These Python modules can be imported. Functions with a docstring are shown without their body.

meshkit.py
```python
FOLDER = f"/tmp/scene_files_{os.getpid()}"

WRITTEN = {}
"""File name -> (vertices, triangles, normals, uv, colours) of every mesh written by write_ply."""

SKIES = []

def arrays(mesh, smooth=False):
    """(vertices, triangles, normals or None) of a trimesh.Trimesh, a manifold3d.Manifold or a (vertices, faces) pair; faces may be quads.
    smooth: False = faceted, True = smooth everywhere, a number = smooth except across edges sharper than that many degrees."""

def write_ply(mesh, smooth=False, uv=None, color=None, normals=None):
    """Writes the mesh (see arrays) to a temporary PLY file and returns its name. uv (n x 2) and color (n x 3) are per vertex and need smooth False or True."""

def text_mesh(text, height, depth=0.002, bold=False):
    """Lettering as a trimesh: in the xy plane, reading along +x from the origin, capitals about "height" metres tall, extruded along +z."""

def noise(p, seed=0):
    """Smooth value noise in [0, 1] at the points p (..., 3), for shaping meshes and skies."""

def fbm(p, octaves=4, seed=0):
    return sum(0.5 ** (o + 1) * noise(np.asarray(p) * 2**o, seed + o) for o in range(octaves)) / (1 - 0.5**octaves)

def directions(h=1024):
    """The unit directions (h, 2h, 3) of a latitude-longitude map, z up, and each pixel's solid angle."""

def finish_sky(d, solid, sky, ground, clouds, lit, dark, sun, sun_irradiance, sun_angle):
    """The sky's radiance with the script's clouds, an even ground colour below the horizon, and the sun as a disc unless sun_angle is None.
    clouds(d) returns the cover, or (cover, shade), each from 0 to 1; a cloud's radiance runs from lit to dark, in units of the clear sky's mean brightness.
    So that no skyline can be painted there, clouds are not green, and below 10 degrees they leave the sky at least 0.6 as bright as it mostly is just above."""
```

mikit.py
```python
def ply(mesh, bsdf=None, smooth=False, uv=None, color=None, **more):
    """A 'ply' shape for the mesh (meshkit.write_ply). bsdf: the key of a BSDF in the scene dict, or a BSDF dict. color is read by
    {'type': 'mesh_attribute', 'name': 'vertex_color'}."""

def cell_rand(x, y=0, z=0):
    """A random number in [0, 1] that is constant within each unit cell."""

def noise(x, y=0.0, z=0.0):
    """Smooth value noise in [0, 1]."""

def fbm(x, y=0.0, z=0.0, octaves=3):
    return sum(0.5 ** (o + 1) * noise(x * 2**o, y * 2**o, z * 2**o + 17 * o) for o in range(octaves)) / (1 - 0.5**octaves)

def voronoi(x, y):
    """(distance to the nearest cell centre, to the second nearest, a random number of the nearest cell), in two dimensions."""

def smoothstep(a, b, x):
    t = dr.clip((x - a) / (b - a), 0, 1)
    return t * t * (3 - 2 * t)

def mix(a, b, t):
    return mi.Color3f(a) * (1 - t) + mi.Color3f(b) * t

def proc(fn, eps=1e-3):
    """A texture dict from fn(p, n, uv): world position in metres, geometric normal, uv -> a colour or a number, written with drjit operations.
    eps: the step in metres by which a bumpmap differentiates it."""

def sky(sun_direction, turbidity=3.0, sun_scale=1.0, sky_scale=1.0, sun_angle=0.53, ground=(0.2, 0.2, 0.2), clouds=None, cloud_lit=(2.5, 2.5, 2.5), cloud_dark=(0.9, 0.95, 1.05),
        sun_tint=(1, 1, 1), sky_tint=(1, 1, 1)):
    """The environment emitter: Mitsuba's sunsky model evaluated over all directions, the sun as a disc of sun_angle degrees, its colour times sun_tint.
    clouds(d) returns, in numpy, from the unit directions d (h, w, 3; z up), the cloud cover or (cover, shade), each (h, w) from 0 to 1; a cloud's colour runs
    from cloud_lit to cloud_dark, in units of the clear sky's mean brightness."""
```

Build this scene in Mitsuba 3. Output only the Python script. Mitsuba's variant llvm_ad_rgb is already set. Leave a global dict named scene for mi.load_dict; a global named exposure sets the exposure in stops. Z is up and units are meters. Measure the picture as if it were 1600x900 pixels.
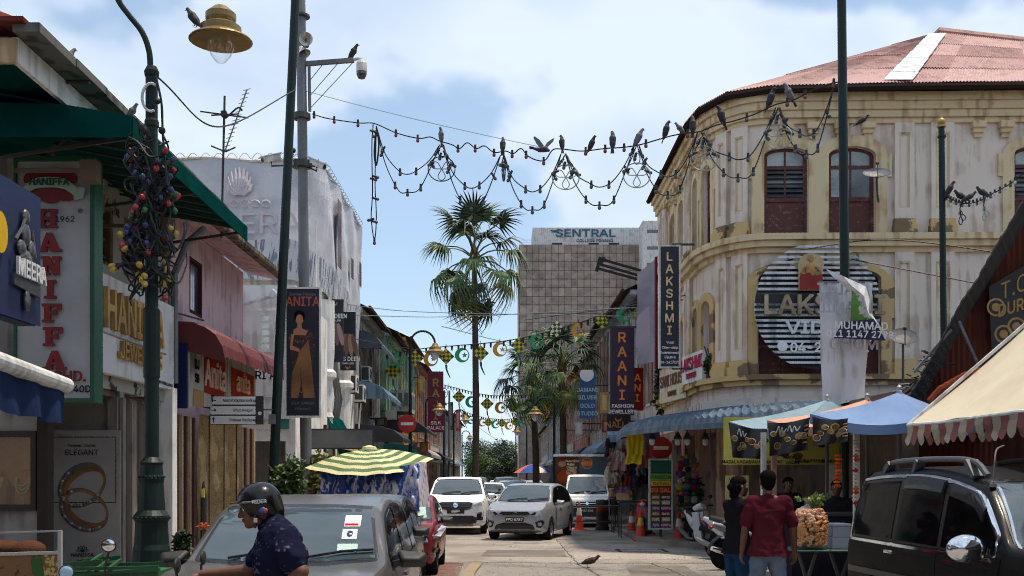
# A sunlit shopping street seen from a junction. z up, metres, camera looks along +y.
import math, random, numpy as np, trimesh, drjit as dr, mitsuba as mi, mikit, meshkit
import manifold3d as m3
from shapely.geometry import Polygon, Point, LineString, box as sbox
from shapely import affinity
from shapely.ops import unary_union
from mikit import proc, noise, fbm, cell_rand, smoothstep, voronoi
T = mi.ScalarTransform4f
rng = random.Random(11)
scene, labels, used = {}, {}, set()
V = lambda *a: np.array(a, float)

# ---------------------------------------------------------------- camera, sky, exposure
F, CX, CY, CH = 1700.0, 785.0, 745.0, 1.69          # lens (pixels of a 1600 px frame), vanishing point of the street, eye height
scene['camera'] = {'type': 'perspective', 'fov_axis': 'x', 'fov': 2 * math.degrees(math.atan(800 / F)), 'near_clip': 0.1, 'far_clip': 3000.0,
                   'to_world': T().look_at(origin=[0, 0, CH], target=[0, 10, CH], up=[0, 0, 1]),
                   'principal_point_offset_x': (800 - CX) / 1600, 'principal_point_offset_y': (450 - CY) / 900}
exposure = 1.98
SUN = V(0.27, 0.04, 1.0)

def clouds(d):
    az = np.arctan2(d[..., 0], d[..., 1]); el = np.arcsin(np.clip(d[..., 2], -1, 1))
    q = np.stack([az * 4.6 + 2.3, el * 7.5 + 0.7, az * 0 + 4.0], -1)
    n = meshkit.fbm(q, 6, 3)
    m = meshkit.fbm(q * 2.6 + 9.0, 5, 8)
    def blob(a, e, ra, re):
        return np.exp(-(((az - a) / ra) ** 2 + ((el - e) / re) ** 2))
    wide = meshkit.fbm(np.stack([az * 1.3 + 7, el * 2.2 + 3, az * 0], -1), 3, 5)
    base = 0.5 * n + 0.30 * m - 0.04 + 0.36 * wide
    base = base + 0.10 * blob(-0.02, 0.36, 0.16, 0.10) + 0.10 * blob(0.14, 0.36, 0.14, 0.09) + 0.05 * blob(-0.2, 0.40, 0.14, 0.08)
    base = base - 0.11 * blob(0.045, 0.335, 0.03, 0.06) - 0.15 * blob(-0.09, 0.22, 0.12, 0.06) - 0.13 * blob(0.30, 0.41, 0.13, 0.045) - 0.06 * blob(-0.33, 0.42, 0.08, 0.05)
    cover = np.clip((base - 0.445) / 0.10, 0, 1)
    cover = 0.26 + 0.62 * cover * cover * (3 - 2 * cover)
    cover = np.maximum(cover, 0.62 * np.exp(-np.maximum(el, 0) / 0.09))
    shade = np.clip((meshkit.fbm(q * 1.7 + 3.1, 5, 21) - 0.40) / 0.3, 0, 1) * np.clip((base - 0.40) / 0.2, 0.25, 1)
    return cover, shade

scene['sky'] = mikit.sky(SUN.tolist(), turbidity=3.0, sun_angle=3.0, sun_scale=0.78, ground=(0.25, 0.24, 0.22), clouds=clouds, cloud_lit=(1.84, 2.04, 2.32), cloud_dark=(1.4, 1.66, 2.04), sky_tint=(1.2, 1.2, 1.12))

# ---------------------------------------------------------------- helpers
def at(x, y, D):
    """The point at depth D metres that stands at pixel x, y of the 1600 x 900 photograph."""
    return V((x - CX) / F * D, D, CH - (y - CY) / F * D)

def lin(r, g, b):
    return [float(((c / 255 + 0.055) / 1.055) ** 2.4 if c > 10 else c / 255 / 12.92) for c in (r, g, b)]

def unit(v):
    v = np.asarray(v, float)
    return v / max(np.linalg.norm(v), 1e-12)

class Fr:
    """A plane: origin, right, up; the normal is right x up."""
    def __init__(s, o, ux=(1, 0, 0), uy=(0, 0, 1)):
        s.o, s.u, s.v = V(*o), unit(ux), unit(uy); s.n = np.cross(s.u, s.v)
    def __call__(s, p):
        p = np.asarray(p, float)
        return s.o + p[:, :1] * s.u + p[:, 1:2] * s.v + p[:, 2:3] * s.n
    def at(s, x, y, z=0):
        return s.o + x * s.u + y * s.v + z * s.n

def smooth_path(pts, n):
    """n points on a Catmull-Rom curve through pts."""
    P = np.asarray(pts, float); P = np.vstack([2 * P[0] - P[1], P, 2 * P[-1] - P[-2]])
    out, k = [], len(P) - 3
    for t in np.linspace(0, k, n):
        i = min(int(t), k - 1); f = t - i; a, b, c, d = P[i:i + 4]
        out.append(0.5 * (2 * b + (c - a) * f + (2 * a - 5 * b + 4 * c - d) * f ** 2 + (3 * b - 3 * c + d - a) * f ** 3))
    return np.array(out)

def sag(a, b, drop, n=9):
    t = np.linspace(0, 1, n)[:, None]
    p = V(*a) * (1 - t) + V(*b) * t
    p[:, 2] -= 4 * drop * (t * (1 - t))[:, 0]
    return p

class M:
    """Collects pieces into one mesh."""
    def __init__(s): s.v, s.f, s.n = [], [], 0
    def add(s, v, f):
        v = np.asarray(v, float); f = np.asarray(f, int)
        if f.shape[1] == 4: f = np.vstack([f[:, [0, 1, 2]], f[:, [0, 2, 3]]])
        s.v.append(v); s.f.append(f + s.n); s.n += len(v); return s
    def tm(s, m, R=None, o=(0, 0, 0)):
        v = np.array(m.vertices)
        if R is not None: v = v @ np.asarray(R).T
        return s.add(v + V(*o), m.faces)
    def man(s, m):
        a = m.to_mesh(); return s.add(a.vert_properties[:, :3], a.tri_verts)
    def box(s, c, d, rz=0.0, R=None):
        x = np.array([[i, j, k] for i in (-1, 1) for j in (-1, 1) for k in (-1, 1)], float) * V(*d) / 2
        if R is None:
            a, b = math.cos(rz), math.sin(rz); R = np.array([[a, -b, 0], [b, a, 0], [0, 0, 1]])
        return s.add(x @ np.asarray(R).T + V(*c), [[0, 1, 3, 2], [4, 6, 7, 5], [0, 4, 5, 1], [2, 3, 7, 6], [0, 2, 6, 4], [1, 5, 7, 3]])
    def span(s, lo, hi):
        lo, hi = V(*lo), V(*hi); return s.box((lo + hi) / 2, hi - lo)
    def bar(s, a, b, w, h=None, up=(0, 0, 1)):
        a, b = V(*a), V(*b); z = unit(b - a)
        up = V(*up) if abs(np.dot(z, unit(up))) < 0.95 else V(0, 1, 0.01)
        x = unit(np.cross(up, z)); y = np.cross(z, x)
        return s.box((a + b) / 2, (w, h or w, np.linalg.norm(b - a)), R=np.stack([x, y, z], 1))
    def tube(s, pts, r, n=6):
        P = np.asarray(pts, float); r = np.broadcast_to(np.asarray(r, float), (len(P),))
        t = np.gradient(P, axis=0); rings = []; ref = None
        for i in range(len(P)):
            d = unit(t[i])
            if ref is None: ref = V(0, 0, 1) if abs(d[2]) < 0.9 else V(1, 0, 0)
            x = unit(np.cross(ref, d)); y = np.cross(d, x); ref = y if abs(np.dot(y, d)) < 0.9 else ref
            a = np.arange(n) / n * 2 * math.pi
            rings.append(P[i] + r[i] * (np.cos(a)[:, None] * x + np.sin(a)[:, None] * y))
        return s.rings(rings)
    def rings(s, rings, caps=True):
        rings = [np.asarray(r, float) for r in rings]
        n, k = len(rings[0]), len(rings); v = np.vstack(rings); f = []
        for i in range(k - 1):
            for j in range(n):
                a, b = i * n + j, i * n + (j + 1) % n; f += [[a, b, b + n], [a, b + n, a + n]]
        if caps:
            v = np.vstack([v, rings[0].mean(0), rings[-1].mean(0)])
            for j in range(n):
                f += [[(j + 1) % n, j, k * n], [(k - 1) * n + j, (k - 1) * n + (j + 1) % n, k * n + 1]]
        return s.add(v, f)
    def cyl(s, a, b, r, r2=None, n=12):
        return s.tube([a, b], [r, r if r2 is None else r2], n)
    def lathe(s, prof, o=(0, 0, 0), n=16, R=None):
        a = np.arange(n) / n * 2 * math.pi; rings = []
        for r, z in prof:
            q = np.stack([np.cos(a) * r, np.sin(a) * r, a * 0 + z], 1)
            rings.append((q if R is None else q @ np.asarray(R).T) + V(*o))
        return s.rings(rings)
    def ball(s, c, r, k=2, R=None):
        m = trimesh.creation.icosphere(k); v = np.array(m.vertices) * np.broadcast_to(np.asarray(r, float), (3,))
        if R is not None: v = v @ np.asarray(R).T
        return s.add(v + V(*c), m.faces)
    def poly(s, shape, depth, fr, z0=0.0, size=None):
        """A shapely polygon or a list of points in the plane fr, from z0 to z0 + depth along its normal."""
        if not hasattr(shape, 'geom_type'): shape = Polygon(shape)
        for g in getattr(shape, 'geoms', [shape]):
            if not g.is_valid: g = g.buffer(0)
            if g.is_empty or g.geom_type != 'Polygon': continue
            m = trimesh.creation.extrude_polygon(g, depth, engine='earcut')
            if size: m = trimesh.Trimesh(*trimesh.remesh.subdivide_to_size(m.vertices, m.faces, size))
            s.add(fr(np.array(m.vertices) + V(0, 0, z0)), m.faces)
        return s
    def text(s, txt, h, fr, depth=0.012, bold=True, x=0.0, y=0.0, mid=True, sx=1.0, z0=0.003):
        m = meshkit.text_mesh(txt, h, depth, bold); v = np.array(m.vertices)
        v[:, 0] = (v[:, 0] - (v[:, 0].max() + v[:, 0].min()) / 2 * mid) * sx
        return s.add(fr(v + V(x, y, z0)), m.faces)
    def grid(s, P, thick=0.0):
        """A sheet from an array of points (i, j, 3); thick gives it a back."""
        P = np.asarray(P, float); a, b = P.shape[:2]; k = np.arange(a * b).reshape(a, b)
        q = np.stack([k[:-1, :-1], k[1:, :-1], k[1:, 1:], k[:-1, 1:]], -1).reshape(-1, 4)
        if not thick: return s.add(P.reshape(-1, 3), q)
        du, dv = np.gradient(P, axis=0), np.gradient(P, axis=1); n = np.cross(du, dv); n /= np.maximum(np.linalg.norm(n, axis=-1, keepdims=True), 1e-9)
        v = np.vstack([P.reshape(-1, 3), (P - n * thick).reshape(-1, 3)]); o = a * b
        e = np.concatenate([k[:, 0], k[-1, 1:], k[-2::-1, -1], k[0, -2:0:-1]]); e2 = np.roll(e, -1)
        return s.add(v, np.vstack([q, q[:, ::-1] + o, np.stack([e2, e, e + o, e2 + o], 1)]))
    def sub(s, size):
        v, f = s.arr(); v, f = trimesh.remesh.subdivide_to_size(v, f, size, max_iter=14); s.v, s.f, s.n = [v], [f], len(v); return s
    def arr(s): return np.vstack(s.v), np.vstack(s.f)
    def warp(s, fn): s.v = [fn(v) for v in s.v]; return s
    def mesh(s): return trimesh.Trimesh(*s.arr(), process=False)

GROUPS = {'festive ornament': 'crescent and diamond ornaments strung across the street', 'pigeon': 'pigeons perched about the street', 'traffic cone': 'traffic cones along the pavement', 'car': 'cars in the street', 'motorcycle': 'motorcycles parked along the street', 'toy': 'soft toys hanging in a bunch',
          'garment': 'clothes hanging outside the shops', 'palm tree': 'fan palms along the street', 'box': 'boxes at the stalls', 'lamp': 'pendant lamps under the blue awning', 'cable': 'cables over the street', 'light motif': 'rope light motifs on the strings', 'security camera': 'cameras on the steel pole', 'speaker': 'horn speakers on the steel pole', 'satellite dish': 'satellite dishes', 'necklace stand': 'necklace busts in the display window', 'garland': 'flower garlands at the stall', 'road sign': 'no entry signs', 'table': 'folding tables outside the shops'}

def newkey(name, parent=None):
    base = (parent + '__' if parent else '') + name; k, i = base, 0
    while k in used: i += 1; k = f'{base}_{i:03d}'
    used.add(k); return k

def note(k, label=None, cat=None, group=None, kind=None):
    group = group or (GROUPS.get(cat) if cat else None)
    d = {a: b for a, b in (('label', label), ('category', cat), ('group', group), ('kind', kind)) if b}
    if d: labels[k] = d
    return k

def thing(name, label, cat, group=None):
    return note(newkey(name), label, cat, group)

def put(name, mesh, m, parent=None, label=None, cat=None, group=None, kind=None, smooth=False, color=None):
    """One entry of the scene; mesh is an M, a mesh, or a shape dict made before (then to_world may be in m[1])."""
    k = newkey(name, parent)
    scene[k] = mikit.ply(mesh.mesh() if isinstance(mesh, M) else mesh, m, smooth, color=color)
    return note(k, label, cat, group, kind)

def shape(mesh, m, smooth=False):
    return mikit.ply(mesh.mesh() if isinstance(mesh, M) else mesh, m, smooth)

def share(name, d, tw, parent=None, m=None, **lab):
    k = newkey(name, parent); scene[k] = {**d, 'to_world': tw}
    if m: scene[k]['bsdf'] = {'type': 'ref', 'id': m}
    return note(k, **lab)

def frame_tw(o, x, z):
    """A transform with axes x, z x x, z at o."""
    x, z = unit(x), unit(z); y = unit(np.cross(z, x)); x = np.cross(y, z)
    A = np.eye(4); A[:3, 0], A[:3, 1], A[:3, 2], A[:3, 3] = x, y, z, o
    return T(A)

def struct(name, mesh, m, **k): return put(name, mesh, m, kind='structure', **k)

# ---------------------------------------------------------------- materials
def w_mottle(p, n, uv):
    a = fbm(p.x * 1.3 + 3, p.y * 1.3, p.z * 1.3, 4); b = noise(p.x * 21, p.y * 21, p.z * 21)
    return dr.clip((a - 0.42) * 3.2 + 0.35 * (b - 0.5) + 0.1, 0, 1)
def w_streak(p, n, uv):
    a = noise(p.x * 11 + p.z * 0.4, p.y * 11, p.z * 0.8); c = noise(p.x * 31, p.y * 31, p.z * 1.6); b = fbm(p.x * 2.3, p.y * 2.3, p.z * 2.3, 4)
    return dr.clip(smoothstep(0.56, 0.80, a * 0.55 + b * 0.6) + 0.7 * smoothstep(0.62, 0.85, c) * smoothstep(0.4, 0.7, b), 0, 1)
def w_peel(p, n, uv):
    b = fbm(p.x * 2.1 + 5, p.y * 2.1, p.z * 1.7, 5); c = noise(p.x * 40, p.y * 40, p.z * 40)
    return smoothstep(0.565, 0.60, b + 0.06 * (c - 0.5))
def w_grain(p, n, uv):
    return dr.clip(0.65 * fbm(p.x * 36, p.y * 36, p.z * 36, 3) + 0.35 * fbm(p.x * 3, p.y * 3, p.z * 3, 3) - 0.05, 0, 1)
def w_speck(p, n, uv):
    a = noise(p.x * 13, p.y * 13, p.z * 13); b = noise(p.x * 60, p.y * 60, p.z * 60)
    return smoothstep(0.62, 0.8, 0.5 * a + 0.5 * b)
def w_reed(p, n, uv):
    return dr.clip(0.55 * noise(p.x * 6, p.y * 6, p.z * 85) + 0.6 * fbm(p.x * 1.5, p.y * 1.5, p.z * 5, 3) - 0.1, 0, 1)
def w_leaf(p, n, uv):
    return dr.clip(0.2 + 0.8 * noise(p.x * 4.3, p.y * 4.3, p.z * 4.3) + 0.6 * (noise(p.x * 19, p.y * 19, p.z * 19) - 0.5), 0, 1)
W = dict(mottle=w_mottle, streak=w_streak, peel=w_peel, grain=w_grain, speck=w_speck, reed=w_reed, leaf=w_leaf)
MATS = {}

def core(c, rough, metal, spec, coat):
    if rough >= 0.75 and not metal and not coat: return {'type': 'diffuse', 'reflectance': {'type': 'rgb', 'value': c}}
    d = {'type': 'principled', 'base_color': {'type': 'rgb', 'value': c}, 'roughness': rough, 'metallic': metal, 'specular': spec}
    if coat: d.update(clearcoat=coat, clearcoat_gloss=0.97)
    return d

def mat(name, c, c2=None, w='mottle', rough=0.85, metal=0.0, spec=0.5, coat=0.0, rough2=None):
    """A named material of sRGB colour c, with patches of c2 where the pattern w lies."""
    k = 'mat_' + name; a = core(lin(*c), rough, metal, spec, coat)
    if c2 is not None:
        a = {'type': 'blendbsdf', 'weight': proc(W[w]), 'first': a, 'second': core(lin(*c2), rough if rough2 is None else rough2, metal, spec, coat)}
    scene[k] = {'type': 'twosided', 'inner': a}; return k

def col(r, g, b, rough=0.85, **kw):
    """A plain colour, made once."""
    q = (r, g, b, rough, tuple(sorted(kw.items())))
    if q not in MATS: MATS[q] = mat(f'plain_{len(MATS)}', (r, g, b), rough=rough, **kw)
    return MATS[q]

BLACK = mat('black', (26, 26, 28), (44, 43, 42), 'grain', rough=0.6)
CABLE = mat('cable', (22, 23, 24), rough=0.6)
GREY_METAL = mat('grey_metal', (108, 111, 114), (88, 90, 92), 'mottle', rough=0.5)
WHITE_METAL = mat('white_metal', (205, 206, 204), (170, 168, 160), 'streak', rough=0.5)
DARK_METAL = mat('dark_metal', (48, 50, 52), (66, 64, 60), 'mottle', rough=0.5)
POST_GREEN = mat('post_green', (10, 30, 27), (18, 40, 36), 'mottle', rough=0.5, spec=0.3)
GOLD = mat('gold_paint', (164, 138, 84), (122, 100, 60), 'mottle', rough=0.4, metal=0.6)
GOLD_MATT = mat('gold_matt', (176, 142, 82), (136, 106, 60), 'mottle', rough=0.5)
WHITE = mat('white_paint', (214, 214, 211), (186, 184, 178), 'streak', rough=0.7)
GLASS_DARK = mat('dark_glass', (16, 20, 24), rough=0.06, spec=1.0)
WIN_GLASS = mat('window_glass', (70, 82, 92), (34, 42, 50), 'mottle', rough=0.12, spec=1.0)
CREAM = mat('cream_plaster', (216, 205, 193), (188, 173, 158), 'streak', rough=0.9)
OCHRE = mat('ochre_plaster', (208, 191, 156), (174, 152, 116), 'streak', rough=0.9)
WORN = mat('worn_ochre', (198, 174, 126), (128, 110, 90), 'peel', rough=0.9)
OXBLOOD = mat('oxblood_paint', (80, 42, 37), (124, 98, 88), 'speck', rough=0.7)
CORRODED = mat('corroded_red_sheet', (94, 52, 42), (72, 41, 35), 'streak', rough=0.85)
BARK = mat('bark', (92, 82, 72), (62, 54, 46), 'reed', rough=0.9)
LEAF = [mat('leaf_dark', (50, 70, 36), (32, 48, 26), 'leaf', rough=0.55), mat('leaf_mid', (84, 108, 54), (56, 78, 38), 'leaf', rough=0.55), mat('leaf_dry', (132, 130, 70), (88, 96, 48), 'leaf', rough=0.6)]
TYRE = mat('tyre', (30, 30, 31), (46, 45, 44), 'grain', rough=0.8)
RIM = mat('rim', (150, 153, 158), rough=0.35, metal=0.7)
CHROME = mat('chrome', (225, 228, 232), rough=0.06, metal=1.0)
LAMP_GLASS = mat('lamp_glass', (190, 198, 204), rough=0.05, spec=1.0)
SKINS = [mat('skin_brown', (104, 70, 52), (84, 54, 40), 'grain', rough=0.6), mat('skin_tan', (138, 96, 72), (116, 78, 58), 'grain', rough=0.6)]
HAIR = mat('hair', (18, 16, 16), (28, 26, 25), 'grain', rough=0.9)
# ================================================================ THE GROUND
ASPH = mat('old_concrete_road', (150, 144, 138), (128, 122, 116), 'mottle', rough=0.9)
ASPH2 = mat('rough_asphalt', (136, 132, 127), (88, 85, 82), 'speck', rough=0.9)
PAVE = mat('pavement', (140, 132, 124), (112, 104, 98), 'mottle', rough=0.9)
SOIL = mat('ground', (120, 114, 104), (96, 90, 82), 'mottle', rough=0.95)
REDPAVE = mat('red_pavers', (128, 104, 96), (106, 84, 78), 'grain', rough=0.9)
KERB = mat('yellow_kerb', (148, 136, 114), (122, 112, 98), 'speck', rough=0.85)
TAR = mat('tar_joint', (58, 54, 50), (84, 78, 72), 'grain', rough=0.9)
struct('ground', M().span((-900, -300, -0.3), (900, 1500, -0.03)), SOIL)
struct('road', M().span((-60, 21.4, -0.03), (60, 420, 0.0)), ASPH)
struct('junction_road', M().span((-60, -30, -0.03), (60, 21.385, 0.0)), ASPH2)
struct('pavement', M().span((-6.6, 17.2, -0.02), (-3.25, 160, 0.12)), PAVE)
pv = Polygon([(3.5, 160), (3.5, 28.5), (4.2, 26.2), (5.2, 23.6), (7.5, 22.2), (40, 22.0), (40, 160)])
struct('pavement', M().poly(pv, 0.14, Fr((0, 0, -0.02), (1, 0, 0), (0, 1, 0))), PAVE)
bay = [(-3.25, 12.0), (-0.78, 12.0), (-0.72, 19.8), (-0.62, 21.3), (-3.25, 21.3)]
rows = newkey('parking_bay'); note(rows, kind='structure')
m = M()
for j in range(47):                                            # clay pavers with open joints, laid in stretcher courses
    for i in range(13):
        x0, y0 = -3.25 + i * 0.2 + (j % 2) * 0.1, 12.0 + j * 0.2
        if x0 + 0.2 < -0.72: m.span((x0 + 0.004, y0 + 0.004, -0.02), (x0 + 0.196, y0 + 0.196, 0.004 + 0.004 * rng.random()))
scene[rows] = mikit.ply(m.mesh(), REDPAVE)
m = M(); kp = smooth_path([(-0.62, 12, 0), (-0.58, 18.5, 0), (-0.5, 20.6, 0), (-0.52, 21.38, 0)], 9)
for a, b in zip(kp[:-1], kp[1:]): m.bar(a + V(0, 0.01, 0.015), b - V(0, 0.01, -0.015), 0.2, 0.05)
struct('kerb', m, KERB)
m = M()                                                        # tar-filled joints and a service cover in the slab
def crack(a, b, w, k=14):
    p = sag(a, b, 0, k); r = np.random.default_rng(int(abs(a[0] * 91 + a[1] * 7)))
    o = r.normal(0, 0.02, k)
    for i in range(k - 1):
        d = unit(p[i + 1] - p[i]); q = V(-d[1], d[0], 0)
        w0, w1 = w * r.uniform(0.5, 1.2), w * r.uniform(0.5, 1.2)
        A, B = p[i] + q * o[i], p[i + 1] + q * o[i + 1]
        m.add([A - q * w0, B - q * w1, B + q * w1, A + q * w0], [[0, 1, 2, 3]])
crack((-0.5, 21.4, 0.004), (4.6, 21.1, 0.004), 0.025, 30)
crack((1.45, 29.3, 0.004), (1.46, 21.4, 0.004), 0.012, 24)
crack((0.1, 25.9, 0.004), (1.45, 25.7, 0.004), 0.02, 12)
crack((1.46, 21.4, 0.004), (2.0, 13.5, 0.004), 0.014, 24)
crack((2.9, 21.3, 0.004), (3.4, 14, 0.004), 0.016, 24)
crack((1.45, 36, 0.004), (1.45, 29.3, 0.004), 0.012, 24)
crack((-2.4, 31.5, 0.004), (3.4, 31.2, 0.004), 0.02, 24)
struct('tar_joint', m, TAR)
c = newkey('manhole_cover'); note(c, 'rectangular iron service cover flush in the grey concrete road', 'manhole cover')
put('frame', M().span((2.62, 24.35, -0.01), (3.75, 24.43, 0.006)).span((2.62, 25.3, -0.01), (3.75, 25.38, 0.006)).span((2.62, 24.44, -0.01), (2.7, 25.29, 0.006)).span((3.67, 24.44, -0.01), (3.75, 25.29, 0.006)), col(70, 66, 62), c)
put('lid', M().span((2.73, 24.47, -0.01), (3.64, 25.26, 0.005)), ASPH, c)

# ================================================================ THE CORNER BUILDING ON THE RIGHT
def corner_path():
    P = [(4.95, 34.2), (4.92, 27.0)]
    for t in np.linspace(0, math.pi / 2, 25)[1:]: P.append((6.05 - 1.13 * math.cos(t), 27.0 - 2.12 * math.sin(t)))
    P.append((18.0, 24.6)); return np.array(P)
CP = corner_path(); CL = np.concatenate([[0], np.cumsum(np.linalg.norm(np.diff(CP, axis=0), axis=1))])
UF = CL[-2] - 6.05                                             # u = X + UF along the front
def cwarp(v):
    """Flat (u, -outward, z) to the street: u runs along the wall from the far end of the street side round the corner to the front."""
    u, n = np.clip(v[:, 0], CL[0], CL[-1]), -v[:, 1]
    x, y = np.interp(u, CL, CP[:, 0]), np.interp(u, CL, CP[:, 1])
    e = 0.12; ua, ub = np.clip(u - e, CL[0], CL[-1]), np.clip(u + e, CL[0], CL[-1])
    tx, ty = np.interp(ub, CL, CP[:, 0]) - np.interp(ua, CL, CP[:, 0]), np.interp(ub, CL, CP[:, 1]) - np.interp(ua, CL, CP[:, 1])
    L = np.maximum(np.hypot(tx, ty), 1e-9)
    return np.stack([x + n * ty / L, y - n * tx / L, v[:, 2]], 1)
def cput(name, m, mt, parent, size=0.3, **k):
    v, f = m.arr()
    lo, hi = v[:, 0].min(), v[:, 0].max()
    if hi > 6.8 and lo < 10.0: m.sub(size if hi - lo > size else 9)
    return put(name, m.warp(cwarp), mt, parent, **k)
FLAT = Fr((0, 0, 0))
CUT = [0.0, 6.9] + list(np.arange(7.02, 10.0, 0.12)) + [10.05, 21.75]
def cols(sh):
    """The shape cut into narrow columns where the wall turns the corner."""
    return unary_union([]) if sh.is_empty else __import__('shapely').MultiPolygon([g for a, b in zip(CUT[:-1], CUT[1:]) for g in getattr(sh.intersection(sbox(a, -9, b, 99)), 'geoms', [sh.intersection(sbox(a, -9, b, 99))]) if g.geom_type == 'Polygon' and g.area > 1e-6])
def cstrip(out, z0, z1, u0=0.0, u1=21.7):
    us = [u0] + [c for c in CUT if u0 < c < u1] + [u1]
    return M().rings([[(u, 0, z0), (u, -out, z0), (u, -out, z1), (u, 0, z1)] for u in us])
B = thing('corner_building', 'two storey cream and ochre colonial shophouse with rounded corner and faded red corrugated roof', 'building')
up_win = [(2.5, 3.4), (4.0, 4.9), (6.35, 7.05), (7.55, 8.15), (5.98 + UF, 6.98 + UF), (7.44 + UF, 8.5 + UF), (11.62 + UF, 12.75 + UF)]
lo_win = [(2.5, 3.4), (4.0, 4.9), (6.35, 7.05), (7.5, 8.1)]
Z0, Z1 = 7.22, 9.02
def arch(u0, u1, z0, z1, rise, g=0.0):
    t = np.linspace(0, math.pi, 15); c, r = (u0 + u1) / 2, (u1 - u0) / 2 + g
    return Polygon([(c + r, z0)] + [(c + r * math.cos(a), z1 + (rise + g) * math.sin(a)) for a in t] + [(c - r, z0)])
holes = [arch(a, b, Z0, Z1, 0.2) for a, b in up_win] + [arch(a, b, 4.1, 5.75, 0.2) for a, b in lo_win]
big = arch(5.85 + UF, 8.62 + UF, 4.02, 6.2, 0.32)
wall = sbox(0, 3.0, 21.7, 10.45).difference(unary_union(holes + [big]))
put('wall', M().poly(cols(wall), 0.3, FLAT, -0.3).warp(cwarp), CREAM, B)
# ground floor: dark bays between plastered piers
gf = sbox(0, 0, 21.7, 3.0).difference(unary_union([sbox(a, 0.0, b, 2.75) for a, b in [(0.4, 1.9), (2.4, 4.2), (4.8, 6.4), (6.9, 8.3), (5.2 + UF, 8.6 + UF), (9.3 + UF, 11.6 + UF)]]))
put('ground_wall', M().poly(cols(gf), 0.3, FLAT, -0.3).warp(cwarp), mat('soot_plaster', (150, 126, 108), (92, 78, 68), 'streak'), B)
put('shop_back_wall', M().poly(cols(sbox(0.3, 0, 21, 3.0)), 0.05, FLAT, -2.6).rings([[(u, 0.3, 2.95), (u, 2.6, 2.95), (u, 2.6, 3.0), (u, 0.3, 3.0)] for u in CUT]).warp(cwarp), mat('dim_plaster', (140, 128, 118), (112, 100, 92), 'streak'), B)
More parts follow.
